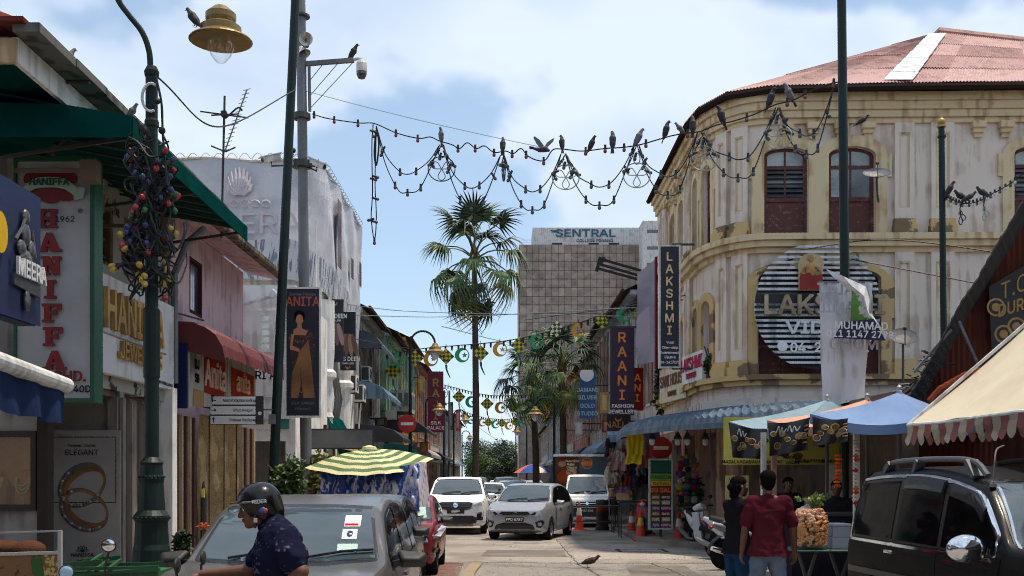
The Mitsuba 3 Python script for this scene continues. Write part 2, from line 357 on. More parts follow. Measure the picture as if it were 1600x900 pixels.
# mouldings
def band(name, z0, z1, out, mt=OCHRE, u0=0.0, u1=21.7): return put(name, cstrip(out, z0, z1, u0, u1).warp(cwarp), mt, B)
for z0, z1, o in ((10.2, 10.38, 0.28), (10.02, 10.195, 0.21), (9.86, 10.015, 0.15), (9.74, 9.855, 0.08)): band('cornice', z0, z1, o)
for z0, z1, o in ((7.06, 7.2, 0.30), (6.92, 7.055, 0.22), (6.8, 6.915, 0.10)): band('string_course', z0, z1, o)
for z0, z1, o in ((3.9, 4.02, 0.24), (3.78, 3.895, 0.14)): band('ledge', z0, z1, o, WORN)
band('base_band', 3.15, 3.5, 0.06, mat('whitewash', (206, 200, 192), (150, 140, 130), 'streak'))
pil = [(0.3, 0.75), (1.2, 1.65), (5.2, 5.65), (5.75, 6.1), (8.45, 8.85), (9.0, 9.4), (8.92 + UF, 9.36 + UF), (9.74 + UF, 10.26 + UF), (13.4 + UF, 13.9 + UF)]
for a, b in pil:
    for z0, z1, tag in ((7.2, 9.74, 'upper'), (4.02, 6.8, 'lower')):
        ring = sbox(a, z0 + 0.35, b, z1).difference(sbox(a + 0.1, z0 + 0.6, b - 0.1, z1 - 0.22))
        p = cput('pilaster', M().poly(ring, 0.1, FLAT).poly(sbox(a + 0.1, z0 + 0.6, b - 0.1, z1 - 0.22), 0.05, FLAT), CREAM, B, 0.15)
        w = 0.03
        fr_ = sbox(a + 0.1, z0 + 0.6, b - 0.1, z1 - 0.22).difference(sbox(a + 0.1 + w, z0 + 0.6 + w, b - 0.1 - w, z1 - 0.22 - w))
        cput('panel_bead', M().poly(fr_, 0.085, FLAT), OCHRE, p, 0.15)
        cput('pedestal', M().span((a - 0.04, -0.2, z0 + 0.003), (b + 0.04, 0, z0 + 0.2)).span((a - 0.02, -0.15, z0 + 0.2), (b + 0.02, 0, z0 + 0.35)), WORN, B, 0.15)
# corbels below the eaves
for k, u in enumerate(np.arange(0.15, 21.5, 0.62)):
    if any(a - 0.32 < u < b + 0.1 for a, b in pil): continue
    cput('corbel', M().span((u, -0.2, 9.6), (u + 0.3, 0, 9.74)).span((u + 0.03, -0.14, 9.5), (u + 0.27, 0, 9.6)).span((u + 0.07, -0.08, 9.4), (u + 0.23, 0, 9.5)), OCHRE, B, 9)
# windows
PANE_OLD = mat('dusty_pane', (150, 160, 160), (84, 92, 94), 'mottle', rough=0.3, spec=0.8)
PANE_DARK = mat('grimy_louvre', (66, 72, 78), (110, 114, 114), 'mottle', rough=0.25, spec=0.8)
for q, (a, b) in enumerate(up_win):
    g = 0.26 if b - a > 0.8 else 0.17
    sur = arch(a, b, Z0, Z1 - 0.02, 0.22, g).difference(arch(a, b, Z0 - 0.1, Z1, 0.2, 0.0)).intersection(sbox(a - 2, Z0, b + 2, 11))
    ear = unary_union([sbox(a - g - 0.1, Z1 - 0.5, a - 0.02, Z1 + 0.02), sbox(b + 0.02, Z1 - 0.5, b + g + 0.1, Z1 + 0.02)])
    W_ = cput('window', M().poly(unary_union([sur, ear]), 0.07, FLAT), OCHRE, B, 0.15)
    zs = Z0 + 0.82
    hole = arch(a, b, Z0, Z1, 0.2)
    fr_ = hole.difference(unary_union([arch(a + 0.09, b - 0.09, zs + 0.06, Z1, 0.13).difference(unary_union([sbox(a, Z1 - 0.28, b, Z1 - 0.2), sbox((a + b) / 2 - 0.02, zs, (a + b) / 2 + 0.02, 10)]))]))
    fr_ = fr_.difference(sbox(a + 0.07, Z0 + 0.08, b - 0.07, zs - 0.04))
    cput('frame', M().poly(fr_, 0.07, FLAT, -0.16), OXBLOOD, W_, 0.3)
    cput('lower_panel', M().poly(sbox(a + 0.07, Z0 + 0.08, b - 0.07, zs - 0.04), 0.03, FLAT, -0.155), OXBLOOD, W_, 0.3)
    mid = (a + b) / 2
    for (x0, x1) in ((a + 0.09, mid - 0.02), (mid + 0.02, b - 0.09)):
        half = arch(a + 0.09, b - 0.09, zs + 0.06, Z1, 0.13).intersection(sbox(x0, Z1 - 0.2, x1, 10))
        cput('pane', M().poly(half, 0.01, FLAT, -0.12), PANE_OLD, W_, 0.3)
        if q in (4, 2, 6):
            nl = 6; h = (Z1 - 0.28 - zs - 0.06) / nl
            for j in range(nl):
                z = zs + 0.06 + h * (j + 0.5); t = 0.06 if (j * 7 + q) % 5 else 0.02
                cput('louvre', M().add([[x0, -t + 0.13, z - h * 0.42], [x1, -t + 0.13, z - h * 0.42], [x1, t * 0.4 + 0.13, z + h * 0.5], [x0, t * 0.4 + 0.13, z + h * 0.5]], [[0, 1, 2, 3]]), PANE_DARK, W_, 9)
        else:
            cput('pane', M().poly(sbox(x0, zs + 0.06, x1, Z1 - 0.28), 0.01, FLAT, -0.12), PANE_OLD if q != 5 or x0 < mid - 0.1 else PANE_DARK, W_, 0.3)
put('inner_wall', M().poly(cols(sbox(0.3, 3.3, 21.2, 10.2)), 0.05, FLAT, -2.4).warp(cwarp), col(150, 140, 130), B)
for a, b in lo_win:
    sur = arch(a, b, 4.1, 5.73, 0.22, 0.2).difference(arch(a, b, 4.0, 5.75, 0.2))
    W_ = cput('lower_window', M().poly(sur, 0.07, FLAT), WORN, B, 0.15)
    cput('shutter', M().poly(sbox(a, 4.1, (a + b) / 2 - 0.01, 5.75), 0.04, FLAT, -0.2).poly(sbox((a + b) / 2 + 0.01, 4.1, b, 5.75), 0.04, FLAT, -0.2), col(120, 112, 104), W_, 0.3)
# the big bay behind the round sign
sur = arch(5.85 + UF, 8.62 + UF, 4.02, 6.15, 0.3, 0.24).difference(big)
ears = unary_union([sbox(5.85 + UF - 0.34, 5.3, 5.85 + UF - 0.001, 6.15), sbox(8.62 + UF + 0.001, 5.3, 8.62 + UF + 0.34, 6.15), sbox(5.5 + UF, 4.02, 5.85 + UF, 4.3), sbox(8.62 + UF, 4.02, 8.97 + UF, 4.3)])
W_ = cput('bay', M().poly(unary_union([sur, ears]), 0.08, FLAT), WORN, B, 0.3)
for i in range(5):
    u0 = 5.85 + UF + i * 0.554
    cput('bay_panel', M().poly(big.intersection(sbox(u0 + 0.008, 4.0, u0 + 0.546, 7)), 0.05, FLAT, -0.2), OXBLOOD, W_, 9)
# far end wall and back so the block is closed
put('side_wall', M().span((5.3, 34.0, 0), (18, 34.2, 10.4)).span((17.8, 24.7, 0), (18, 33.99, 10.4)), CREAM, B)
# roof
EAVE = 10.44
E = [(4.62, 34.4), (4.56, 27.0), (4.68, 25.9), (5.12, 24.9), (6.0, 24.48), (8.8, 24.28), (18.6, 24.02)]
A = V(11.9, 29.6, 13.75); RIDGE = V(19.5, 30.3, 13.25); BACK = V(11.6, 35.2, 13.6)
SHEETS = [mat('faded_red_sheet', (172, 138, 132), (142, 110, 105), 'streak', rough=0.6), mat('pale_red_sheet', (184, 152, 146), (160, 128, 122), 'streak', rough=0.6), mat('dull_red_sheet', (156, 120, 114), (126, 96, 92), 'streak', rough=0.6)]
RS = mat('new_pink_sheet', (208, 150, 144), (198, 140, 134), 'streak', rough=0.5)
e3 = lambda p: V(p[0], p[1], EAVE)
R_ = put('roof', M().add([e3(E[0]), e3(E[1]), A - V(0, 0, .4), BACK - V(0, 0, .4)], [[0, 1, 2, 3]]).add([e3(p) for p in E[1:]] + [A - V(0, 0, .4), RIDGE - V(0, 0, .4)], [[0, 1, 5], [1, 2, 5], [2, 3, 5], [3, 4, 5], [4, 5, 5], [4, 5, 6], [4, 6, 5]][:4] + [[4, 5, 6]]), col(70, 52, 48), B)
def slope(e0, e1, t0, t1, rows, wid):
    """Corrugated sheets on the slope between the eave e0-e1 and the top t0-t1."""
    e0, e1, t0, t1 = (V(*q) for q in (e0, e1, t0, t1)); L = np.linalg.norm(e1 - e0); n = max(1, int(round(L / wid)))
    nn = unit(np.cross(e1 - e0, (t0 + t1) / 2 - e0))
    for r in range(rows):
        for i in range(n):
            a, b = i / n, (i + 1) / n; ra, rb = r / rows, min((r + 1.06) / rows, 1)
            if np.linalg.norm(t1 - t0) * rb + L * (1 - ra) < 0.01: continue
            k = max(5, int(L / n / 0.075 * 2)); P = np.zeros((k + 1, 2, 3)); lift = 0.012 * rng.random()
            for j in range(k + 1):
                s_ = a + (b - a) * j / k; lo, hi = e0 + (e1 - e0) * s_, t0 + (t1 - t0) * s_; w = 0.014 * (1 if j % 2 else -1)
                P[j, 0] = lo + (hi - lo) * ra + nn * (w + 0.05 + lift); P[j, 1] = lo + (hi - lo) * rb + nn * (w + 0.035 + lift)
            put('sheet', M().grid(P), RS if (r, i) in PATCH and n > 6 else SHEETS[(r * 5 + i * 3 + i * i) % 3], R_)
PATCH = {(2, 3), (2, 4)}
slope(e3(E[5]), e3(E[6]), A, RIDGE, 4, 1.0)
slope(e3(E[4]), e3(E[5]), A, A, 4, 0.95)
slope(e3(E[3]), e3(E[4]), A, A, 4, 1.0); slope(e3(E[2]), e3(E[3]), A, A, 4, 1.2); slope(e3(E[1]), e3(E[2]), A, A, 4, 1.2)
slope(e3(E[0]), e3(E[1]), BACK, A, 4, 1.1)
nrm = unit(V(-0.15, -0.6, 0.8)); hp = [e3(E[5]) * (1 - t) + A * t for t in np.linspace(0.02, 0.93, 8)]
SILV = mat('silver_flashing', (206, 210, 214), (176, 178, 180), 'streak', rough=0.35, metal=0.3)
for i, (a, b) in enumerate(zip(hp[:-1], hp[1:])): put('hip_flashing', M().bar(a + nrm * (0.085 + 0.006 * (i % 2)), b + nrm * (0.085 + 0.006 * (i % 2)) - (b - a) * 0.01, 0.62 - 0.03 * i, 0.012, up=nrm), SILV, R_)
put('ridge_cap', M().tube([BACK, A + V(0, 0, 0.05), RIDGE], 0.12, 6), SHEETS[2], R_)
put('eaves_gutter', M().tube([e3(p) + V(0, 0, -0.05) for p in E], 0.08, 6), col(46, 38, 37), R_)
PT = [mat('patch_pale', (156, 150, 142), (134, 128, 121), 'speck', rough=.9), mat('patch_dark', (122, 117, 111), (104, 100, 95), 'mottle', rough=.9)]
for k, q in enumerate(([(1.6, 22.3), (4.1, 22.2), (4.2, 23.7), (1.5, 23.9)], [(-.4, 23.2), (1.3, 23.0), (1.35, 24.9), (-.3, 25.1)], [(.9, 26.4), (3.2, 26.2), (3.3, 27.1), (1.0, 27.4)], [(2.2, 17.6), (3.3, 17.4), (3.4, 20.6), (2.4, 20.8)])):
    struct('road_patch', M().poly(Polygon(q).buffer(.06), .003, Fr((0, 0, .0005), (1, 0, 0), (0, 1, 0))), PT[k % 2])
g_ = np.random.default_rng(44); m = M()
for k in range(60): x, y, a = g_.uniform(-.4, 4.2), g_.uniform(19.6, 29), g_.uniform(0, 6.3); d = V(math.cos(a), math.sin(a), 0) * g_.uniform(.02, .05); n_ = V(-d[1], d[0], 0) * .5; c_ = V(x, y, .012); m.add([c_ - d, c_ + n_, c_ + d + V(0, 0, .012), c_ - n_], [[0, 1, 2, 3]])
put('street_litter', m, col(96, 80, 60), None, 'scattered dry leaves and scraps lying on the road', 'litter', kind='stuff')
# ================================================================ LEFT SIDE: THE JEWELLERY SHOP
FX = -6.1                                                     # the facade line on the left
SIDE = lambda y, z, x=FX: Fr((x, y, z), (0, 1, 0), (0, 0, 1))  # plane of the left facades, faces the street
FRONT = lambda x, y, z: Fr((x, y, z))                          # plane facing the camera
PEEL = mat('peeling_wall', (150, 150, 142), (70, 62, 56), 'peel', rough=0.9)
GREYWALL = mat('grey_white_wall', (150, 147, 143), (120, 116, 112), 'streak', rough=0.85)
TEAL = mat('teal_canvas', (12, 66, 62), (9, 52, 50), 'mottle', rough=0.8)
SHUT = mat('shutter_steel', (128, 120, 112), (98, 92, 86), 'streak', rough=0.6)
CONC = mat('old_concrete_sheet', (112, 112, 108), (78, 78, 76), 'streak', rough=0.9)
BEIGE = mat('beige_board', (196, 172, 140), (168, 142, 112), 'streak')
BR = mat('brown_board', (112, 96, 82), (84, 70, 60), 'streak')
J = thing('jewellery_shop', 'corner jewellery shop with white eaves board, peeling upper wall and grey rolling doors', 'building')
m = M().poly(sbox(0, 3.05, 4.35, 6.55).difference(sbox(0.7, 4.95, 1.5, 5.9)).difference(sbox(2.0, 4.95, 2.8, 5.9)), 0.2, SIDE(15.55, 0), -0.2)
put('upper_wall', m, PEEL, J)
put('front_wall', M().poly(sbox(-13, 3.05, FX - 0.002, 6.55), 0.2, FRONT(0, 15.55, 0), -0.2), GREYWALL, J)
put('lower_wall', M().poly(sbox(-13, 0, FX, 3.05), 0.2, FRONT(0, 17.35, 0), -0.2), GREYWALL, J)
put('lintel', M().span((-13, 15.6, 2.95), (FX - 0.05, 17.3, 3.05)), BR, J)
for y in (16.25, 17.55):
    w = put('window', M().poly(sbox(0, 0, 0.8, 0.95).difference(sbox(0.06, 0.06, 0.74, 0.89)), 0.12, SIDE(y, 4.95), -0.14), BR, J)
    for i in range(3): put('slat', M().box((FX - 0.1, y + 0.4, 5.1 + 0.27 * i), (0.05, 0.68, 0.05)), DARK_METAL, w)
    put('pane', M().box((FX - 0.16, y + 0.4, 5.42), (0.01, 0.68, 0.83)), GLASS_DARK, w)
put('pier', M().span((-6.2, 19.62, 0), (-5.95, 19.9, 3.3)), WHITE, J)
for i in range(7):                                             # folding steel doors along the street side
    y = 17.42 + i * 0.31; k = i % 2
    put('door_leaf', M().span((FX - 0.32 + 0.08 * k, y, 0.12), (FX - 0.26 + 0.08 * k, y + 0.29, 3.0)).span((FX - 0.27 + 0.08 * k, y + 0.02, 0.2), (FX - 0.235 + 0.08 * k, y + 0.07, 2.95)), SHUT, J)
put('door_box', M().cyl((-6.95, 17.3, 0.1), (-6.95, 17.3, 2.95), 0.0001).span((-6.25, 17.22, 0.1), (-6.1, 17.34, 2.95)).span((-6.08, 17.28, 0.1), (-6.02, 17.4, 2.95)), SHUT, J)
put('eaves_board', M().span((-5.36, 11.9, 6.22), (-5.3, 19.4, 6.5)), WHITE, J)
put('front_board', M().span((-13, 11.84, 6.2), (-5.3, 11.9, 6.47)), BEIGE, J)
put('soffit', M().span((-13, 11.91, 6.3), (-5.37, 19.4, 6.34)), TEAL, J)
g = put('box_gutter', M().span((-5.29, 11.75, 6.5), (-5.0, 12.75, 6.6)), CONC, J)
for i in range(1, 8): put('gutter_length', M().span((-5.29, 11.77 + i, 6.5 + 0.006 * (i % 2)), (-5.0 + 0.01 * (i % 2), 12.755 + i, 6.6)), CONC, g)
for y in (13.2, 14.6, 16): put('gutter_bracket', M().span((-5.3, y, 6.47), (-5.02, y + .06, 6.497)), DARK_METAL, g)
TILE = mat('dark_red_tile', (112, 58, 54), (76, 44, 42), 'mottle', rough=0.8)
rf = put('roof', M().add([[-5.1, 11.8, 6.61], [-13, 11.8, 6.61], [-13, 17, 9.4], [-9, 17, 9.4]], [[0, 1, 2, 3]]).add([[-5.1, 11.8, 6.61], [-9, 17, 9.4], [-9, 20, 9.4], [-5.1, 20, 6.61]], [[0, 1, 2, 3]]), TILE, J)
for i in range(26): put('tile', M().span((-5.42 - 0.3 * i, 11.66, 6.58 + 0.012 * (i % 3)), (-5.14 - 0.3 * i, 12.1, 6.63 + 0.012 * (i % 3))), TILE, rf)
AW = thing('green_awning', 'dark green canvas awning wrapped round the corner of the jewellery shop', 'awning')
put('canopy', M().grid([[(-4.42, y, 5.95), (-5.3, y, 6.12), (FX, y, 6.28)] for y in np.linspace(12.92, 18.7, 12)], 0.02).grid([[(x, 12.92, 5.95), (x - 0.2, 14.2, 6.12), (x - 0.5, 15.5, 6.28)] for x in np.linspace(-12, -4.45, 10)], 0.02), TEAL, AW)
va = M().poly([(0, 5.71), (5.8, 5.74), (5.8, 5.98), (0, 5.965)], 0.02, SIDE(12.9, 0, -4.4))
put('side_valance', va, TEAL, AW)
put('front_valance', M().poly([(-12, 5.72), (-4.4, 5.71), (-4.4, 5.965), (-5.2, 6.1), (-12, 6.28)], 0.02, FRONT(0, 12.895, 0)), TEAL, AW)
for i in range(11): put('batten', M().bar((-4.44, 13.2 + i * 0.52, 5.88), (FX, 13.2 + i * 0.52, 6.2), 0.05, 0.035), DARK_METAL, AW)
for i in range(3): put('strut', M().bar((-4.5, 13.3 + i * 2.6, 5.84), (FX, 13.3 + i * 2.6, 5.6), 0.04), DARK_METAL, AW)
for i in range(4): put('bracket', M().box((-5.15 - 0.5 * (i % 2), 13.6 + 1.5 * i, 5.5), (0.2, 0.2, 0.26)).bar((-6.1, 13.6 + 1.5 * i, 5.52), (-5.2 - 0.5 * (i % 2), 13.6 + 1.5 * i, 5.52), 0.05), BR, AW)
# --- lettering cut as slab serif shapes
def slab(ch):
    s = 0.2; B = lambda a, b, c, d: sbox(a, b, c, d)
    if ch == 'H': g = [B(.08, 0, .3, 1), B(.6, 0, .82, 1), B(.2, .42, .7, .58)] + [B(x, y, x + .4, y + .12) for x in (0, .5) for y in (0, .88)]
    elif ch == 'I': g = [B(.3, 0, .54, 1), B(.16, 0, .68, .13), B(.16, .87, .68, 1)]
    elif ch == 'N': g = [B(.1, 0, .27, 1), B(.64, 0, .8, 1), Polygon([(.1, 1), (.36, 1), (.8, 0), (.56, 0)]), B(0, 0, .38, .12), B(0, .88, .3, 1), B(.52, .88, .9, 1)]
    elif ch == 'A': g = [Polygon([(.02, 0), (.24, 0), (.5, .85), (.4, 1), (.34, 1)]), Polygon([(.34, 1), (.58, 1), (.92, 0), (.62, 0)]), B(.25, .24, .65, .38), B(-.06, 0, .34, .12), B(.52, 0, 1.0, .12)]
    elif ch == 'F': g = [B(.12, 0, .36, 1), B(0, 0, .5, .12), B(0, .87, .86, 1), B(.7, .68, .86, 1), B(.3, .46, .62, .58), B(.54, .38, .66, .66)]
    elif ch == 'D': g = [B(.1, 0, .34, 1), B(0, 0, .5, .13), B(0, .87, .5, 1), Point(.42, .5).buffer(.5).difference(Point(.42, .5).buffer(.3)).intersection(B(.4, 0, 1, 1))]
    return unary_union(g).buffer(0.025).buffer(-0.012)
def slabtext(m, txt, h, fr, x, y, depth=0.04, step=0.98, w=1.0, vertical=False):
    for i, c in enumerate(txt):
        q = affinity.scale(slab(c), h * w, h, origin=(0, 0))
        m.poly(affinity.translate(q, x if vertical else x + i * step * h * w, y - i * step if vertical else y), depth, fr, 0.004)
    return m
# --- vertical sign at the corner
SIGNWHITE = mat('sign_white', (164, 166, 171), (150, 151, 154), 'mottle', rough=0.5)
SIGNRED = mat('sign_red', (122, 26, 30), (100, 22, 26), 'mottle', rough=0.4)
SIGNGREEN = mat('sign_green', (18, 74, 54), rough=0.5)
PRINT = col(40, 38, 38)
S = thing('vertical_shop_sign', 'tall white hanging sign board with green frame and red slab letters down it', 'sign')
f = FRONT(-6.28, 14.0, 2.65)
put('board', M().poly(sbox(0.03, 0.03, 1.0, 3.13), 0.22, f, -0.24), SIGNWHITE, S)
put('frame', M().poly(sbox(0, 0, 1.04, 3.16).difference(sbox(0.03, 0.05, 0.985, 3.1)), 0.3, f, -0.27), SIGNGREEN, S)
lt = M()
for i, (c, z) in enumerate(zip('HANIFFA', np.linspace(2.18, 0.36, 7))): slabtext(lt, c, 0.235, f, 0.31 + (0.025 * i if i < 3 else 0.015 * i), z + 0.06, w=1.2)
put('lettering', lt, SIGNRED, S)
em = M(); t = np.linspace(0, math.pi, 40)
em.poly([(0.47 - 0.34 * math.cos(a) * (1 if a < 10 else 1), 2.82 + (0.17 + 0.015 * ((k % 4) < 2)) * math.sin(a) ** 0.5) for k, a in enumerate(t)], 0.025, f, 0.004)
em.poly(unary_union([affinity.scale(Point(0.47 + dx, 2.66).buffer(0.15), 1, s_) for dx, s_ in ((-.2, .5), (0, .68), (.2, .5))]), 0.025, f, 0.004)
put('emblem', em, SIGNRED, S)
rb = smooth_path([(0.13, 2.62, 0.05), (0.28, 2.73, 0.05), (0.47, 2.75, 0.05), (0.66, 2.73, 0.05), (0.82, 2.62, 0.05)], 15); P = np.stack([rb, rb + V(0, 0.135, 0)], 1)
put('ribbon', M().grid(np.array([f(q) for q in P])).poly([(0.04, 2.62), (0.16, 2.59), (0.16, 2.72), (0.1, 2.76), (0.02, 2.75)], 0.02, f, 0.02).poly([(0.9, 2.62), (0.78, 2.59), (0.78, 2.72), (0.84, 2.76), (0.92, 2.75)], 0.02, f, 0.02), col(150, 170, 158), S)
put('ribbon_lettering', M().text('HANIFFA', 0.085, f, 0.012, x=0.47, y=2.78, z0=0.052), SIGNGREEN, S)
put('small_print', M().text('Since 1962', 0.075, f, 0.004, False, 0.5, 2.32).text('®', 0.07, f, 0.004, False, 0.85, 2.42).text('(60840D)', 0.085, f, 0.004, True, 0.76, 0.13), PRINT, S)
put('small_lettering', M().text('BHD.', 0.13, f, 0.02, True, 0.72, 0.27), SIGNRED, S)
put('hanger', M().bar((-6.1, 14.12, 5.86), (-6.1, 15.5, 5.86), 0.06).bar((-6.1, 14.12, 2.9), (-6.1, 15.5, 2.9), 0.06), GREY_METAL, S)
# --- long sign on the street side
S = thing('shop_name_board', 'long white fascia board with raised gold letters above the rolling doors', 'sign')
f = SIDE(15.6, 3.26)
put('board', M().poly([(0, 0), (4.2, 0.0), (4.2, 1.52), (0, 1.48)], 0.12, f, 0.0), mat('fascia_white', (194, 195, 196), (172, 171, 168), 'streak', rough=0.6), S)
f2 = SIDE(15.6, 3.26, FX + 0.125)
put('lettering', M().text('HANIFFA', 0.58, f2, 0.07, True, 2.05, 0.69, sx=0.78), GOLD_MATT, S)
put('lettering', M().text('JEWELLERS', 0.27, f2, 0.06, True, 2.3, 0.28, sx=0.98), GOLD_MATT, S)
put('divider', M().span((FX + 0.121, 15.9, 3.85), (FX + 0.14, 19.3, 3.87)), col(140, 136, 132), S)
put('small_print', M().text('LOT 19. H. JLN PASAR', 0.055, f2, 0.004, False, 3.3, 0.06).text('( 0. M. 60840 )', 0.055, f2, 0.004, False, 3.85, 0.05), PRINT, S)
# --- poster on the recessed wall
S = thing('ring_poster', 'large white poster of two interlocked gold rings on the recessed shop wall', 'poster')
s = 1700 / 17.13; f = FRONT((72 - CX) / s, 17.13, CH + (745 - 900) / s); px = lambda x, y: ((x - 72) / s, (900 - y) / s)
put('sheet', M().poly([px(70, 905), px(188, 905), px(188, 672), px(70, 672)], 0.02, f, -0.02), mat('poster_white', (160, 157, 154), (146, 143, 140), 'mottle', rough=0.5), S)
bx = Polygon([px(76, 785), px(181, 785), px(181, 683), px(76, 683)])
put('printed_line', M().poly(bx.buffer(0.006).difference(bx.buffer(-0.006)), 0.003, f, 0.001), PRINT, S)
put('lettering', M().text('ELEGANT', 0.085, f, 0.004, False, *px(128, 711)).text('Timeless  Classic', 0.04, f, 0.004, False, *px(128, 698)).text('HANIFFA', 0.06, f, 0.004, True, *px(129, 870)).text('JEWELLERS', 0.022, f, 0.004, False, *px(129, 877)), PRINT, S)
put('logo', M().poly(unary_union([affinity.rotate(affinity.scale(Point(0, 0.05).buffer(0.05), 0.42, 1), a, origin=(0, 0)).difference(affinity.rotate(affinity.scale(Point(0, 0.05).buffer(0.035), 0.36, 1), a, origin=(0, 0))) for a in (-75, -45, -15, 15, 45, 75)]), 0.003, Fr(f.at(*px(129, 862)))), PRINT, S)
GEM = mat('ring_stone', (98, 92, 86), (30, 26, 24), 'speck', rough=0.4); RGOLD = mat('ring_gold', (150, 110, 62), (92, 64, 36), 'mottle', rough=0.4)
for cx, cy, an in ((128, 758, 38), (131, 797, -32)):
    def el(a, b, dx=0, dy=0): return affinity.translate(affinity.rotate(affinity.scale(Point(0, 0).buffer(1, 32), a / s, b / s), an, origin=(0, 0)), px(cx, cy)[0] + dx / s, px(cx, cy)[1] - dy / s)
    outer, inner, hole = el(41, 32), el(37, 26, 4, 3 if an > 0 else -3), el(33, 20, 5, 4 if an > 0 else -4)
    r_ = put('ring', M().poly(outer.difference(inner), 0.004, f, 0.001), GEM, S)
    put('band', M().poly(inner.difference(hole), 0.006, f, 0.001), RGOLD, r_)
    for k in range(22):
        a = math.radians(k / 22 * 200 + (60 if an > 0 else 100)); q = el(37, 28).exterior.interpolate((k / 22 * 0.55 + (0.2 if an > 0 else 0.05)) % 1, normalized=True)
        put('stone', M().ball(f.at(q.x, q.y, 0.006), 0.026, 1), GEM if k % 3 else col(150, 144, 138, 0.3), r_)
# ================================================================ FAR LEFT FOREGROUND: blue sign, stall, display window
S = thing('corrugated_shop_sign', 'blue ribbed metal shop sign with silver figure emblem, nearest sign on the left', 'sign')
BLUE = mat('rib_blue', (26, 42, 84), (20, 34, 70), 'mottle', rough=0.45)
P = [[(-4.9 + (0.018 if k % 2 else 0), y, zz + 0.0) for zz in (3.28, 4.64)] for k, y in enumerate(np.linspace(8.4, 11.5, 142))]
put('panel', M().grid(P).span((-5.1, 8.4, 3.28), (-4.93, 11.49, 4.64)), BLUE, S)
f = Fr((-4.86, 10.75, 3.6), (0, 1, 0)); e = M()
for (x, y, r1, r2) in ((0.3, 0.72, .07, .09), (0.3, 0.55, .1, .12), (0.2, 0.4, .09, .08), (0.42, 0.42, .07, .1), (0.3, 0.3, .14, .1), (0.32, -0.12, .05, .12)): e.ball(f.at(x, y, 0.02), (0.035, r1, r2), 1)
e.tube([f.at(0.05, 0.45, .03), f.at(0.2, 0.6, .03), f.at(0.3, 0.78, .03)], 0.018).tube([f.at(0.5, 0.35, .03), f.at(0.42, 0.62, .03)], 0.016).poly([(0.02, 0.12), (0.62, 0.08), (0.62, -0.04), (0.02, 0.0)], 0.03, f)
put('figure_emblem', e, mat('brushed_steel', (120, 120, 122), (60, 60, 62), 'grain', rough=0.35, metal=0.6), S)
put('lettering', M().text('MEERA', 0.17, f, 0.03, True, 0.34, 0.1, sx=0.85, z0=0.05), col(205, 205, 205, 0.4), S)
put('round_badge', M().poly(affinity.scale(Point(0, 0).buffer(0.2, 24), 0.75, 1), 0.04, Fr((-4.87, 10.48, 4.05), (0, 1, 0))), col(206, 168, 52), S)
st = thing('street_stall', 'blue canvas stall awning with white roller tube at the left edge', 'stall')
CAN = mat('stall_blue_canvas', (44, 57, 88), (36, 47, 74), 'mottle', rough=0.8)
a, b = V(-3.72, 7.4, 2.58), V(-4.25, 10.6, 2.58)
put('roller_tube', M().tube([a, b], 0.075, 14), mat('tube_white', (206, 206, 202), (176, 176, 172), 'streak', rough=0.4), st)
put('canopy', M().grid([[a * (1 - t) + b * t + V(0.02, 0, 0.06), a * (1 - t) + b * t + V(-0.9, 0, 0.36), a * (1 - t) + b * t + V(-1.9, 0, 0.62)] for t in np.linspace(0, 1, 8)], 0.01), CAN, st)
wv = [[a * (1 - t) + b * t + V(0.02 * math.sin(t * 23), 0, 0) + V(0.03 * q * math.sin(t * 31), 0, -0.06 - 0.32 * q - 0.01 * math.sin(t * 17) * q) for q in (0, 0.5, 1)] for t in np.linspace(0, 1, 40)]
put('valance', M().grid(wv), CAN, st)
put('post', M().bar((-5.7, 10.5, 0), (-5.7, 10.5, 3.1), 0.06), DARK_METAL, st)
D_ = thing('display_shop', 'grey wall with a dark framed jewellery display window at the left edge', 'building')
put('wall', M().poly(sbox(-13, 0, -6.12, 3.0).difference(sbox(-8.3, 1.29, -6.24, 2.24)), 0.2, FRONT(0, 14.5, 0), -0.2).span((-13, 14.3, 3.0), (-6.12, 15.3, 3.1)), GREYWALL, D_)
w = put('window', M().poly(sbox(-8.3, 1.24, -6.2, 2.3).difference(sbox(-8.24, 1.32, -6.27, 2.22)), 0.12, FRONT(0, 14.49, 0), -0.08), mat('dark_wood', (52, 40, 34), (36, 28, 25), 'grain', rough=0.6), D_)
put('back', M().span((-8.3, 14.95, 1.2), (-6.2, 15.0, 2.3)).span((-8.3, 14.7, 1.2), (-6.2, 14.95, 1.31)), mat('tan_velvet', (176, 134, 92), (146, 108, 72), 'mottle'), w)
put('pane', M().poly(sbox(-8.24, 1.32, -6.27, 2.22), 0.004, FRONT(0, 14.53, 0)), 'mat_pane_clear', w)
scene['mat_pane_clear'] = {'type': 'thindielectric', 'int_ior': 1.5}
put('corner_post', M().span((-6.16, 14.4, 0), (-6.02, 14.6, 3.1)), col(60, 54, 50), D_)
for k, x in enumerate((-6.48, -6.85, -7.2)):
    n_ = thing('necklace_bust', ['gold necklace on a display bust nearest the frame of the left window', 'gold necklace on the middle display bust in the left window', 'gold necklace on the farthest left bust in the display window'][k], 'necklace stand')
    put('bust', M().lathe([(0.13, 0), (0.14, 0.1), (0.15, 0.25), (0.1, 0.34), (0.05, 0.38), (0.05, 0.46), (0.02, 0.47)], (x, 14.82, 1.32), 14), col(150, 104, 62), n_)
    for j in range(3): put('gold_chain', M().tube([V(x + (0.08 + 0.012 * j) * math.cos(t), 14.82 - 0.1 - 0.05 * math.sin(t) - 0.01, 1.68 - (0.12 + 0.05 * j) * math.sin(t)) for t in np.linspace(0, math.pi, 12)], 0.011, 5), GOLD, n_)
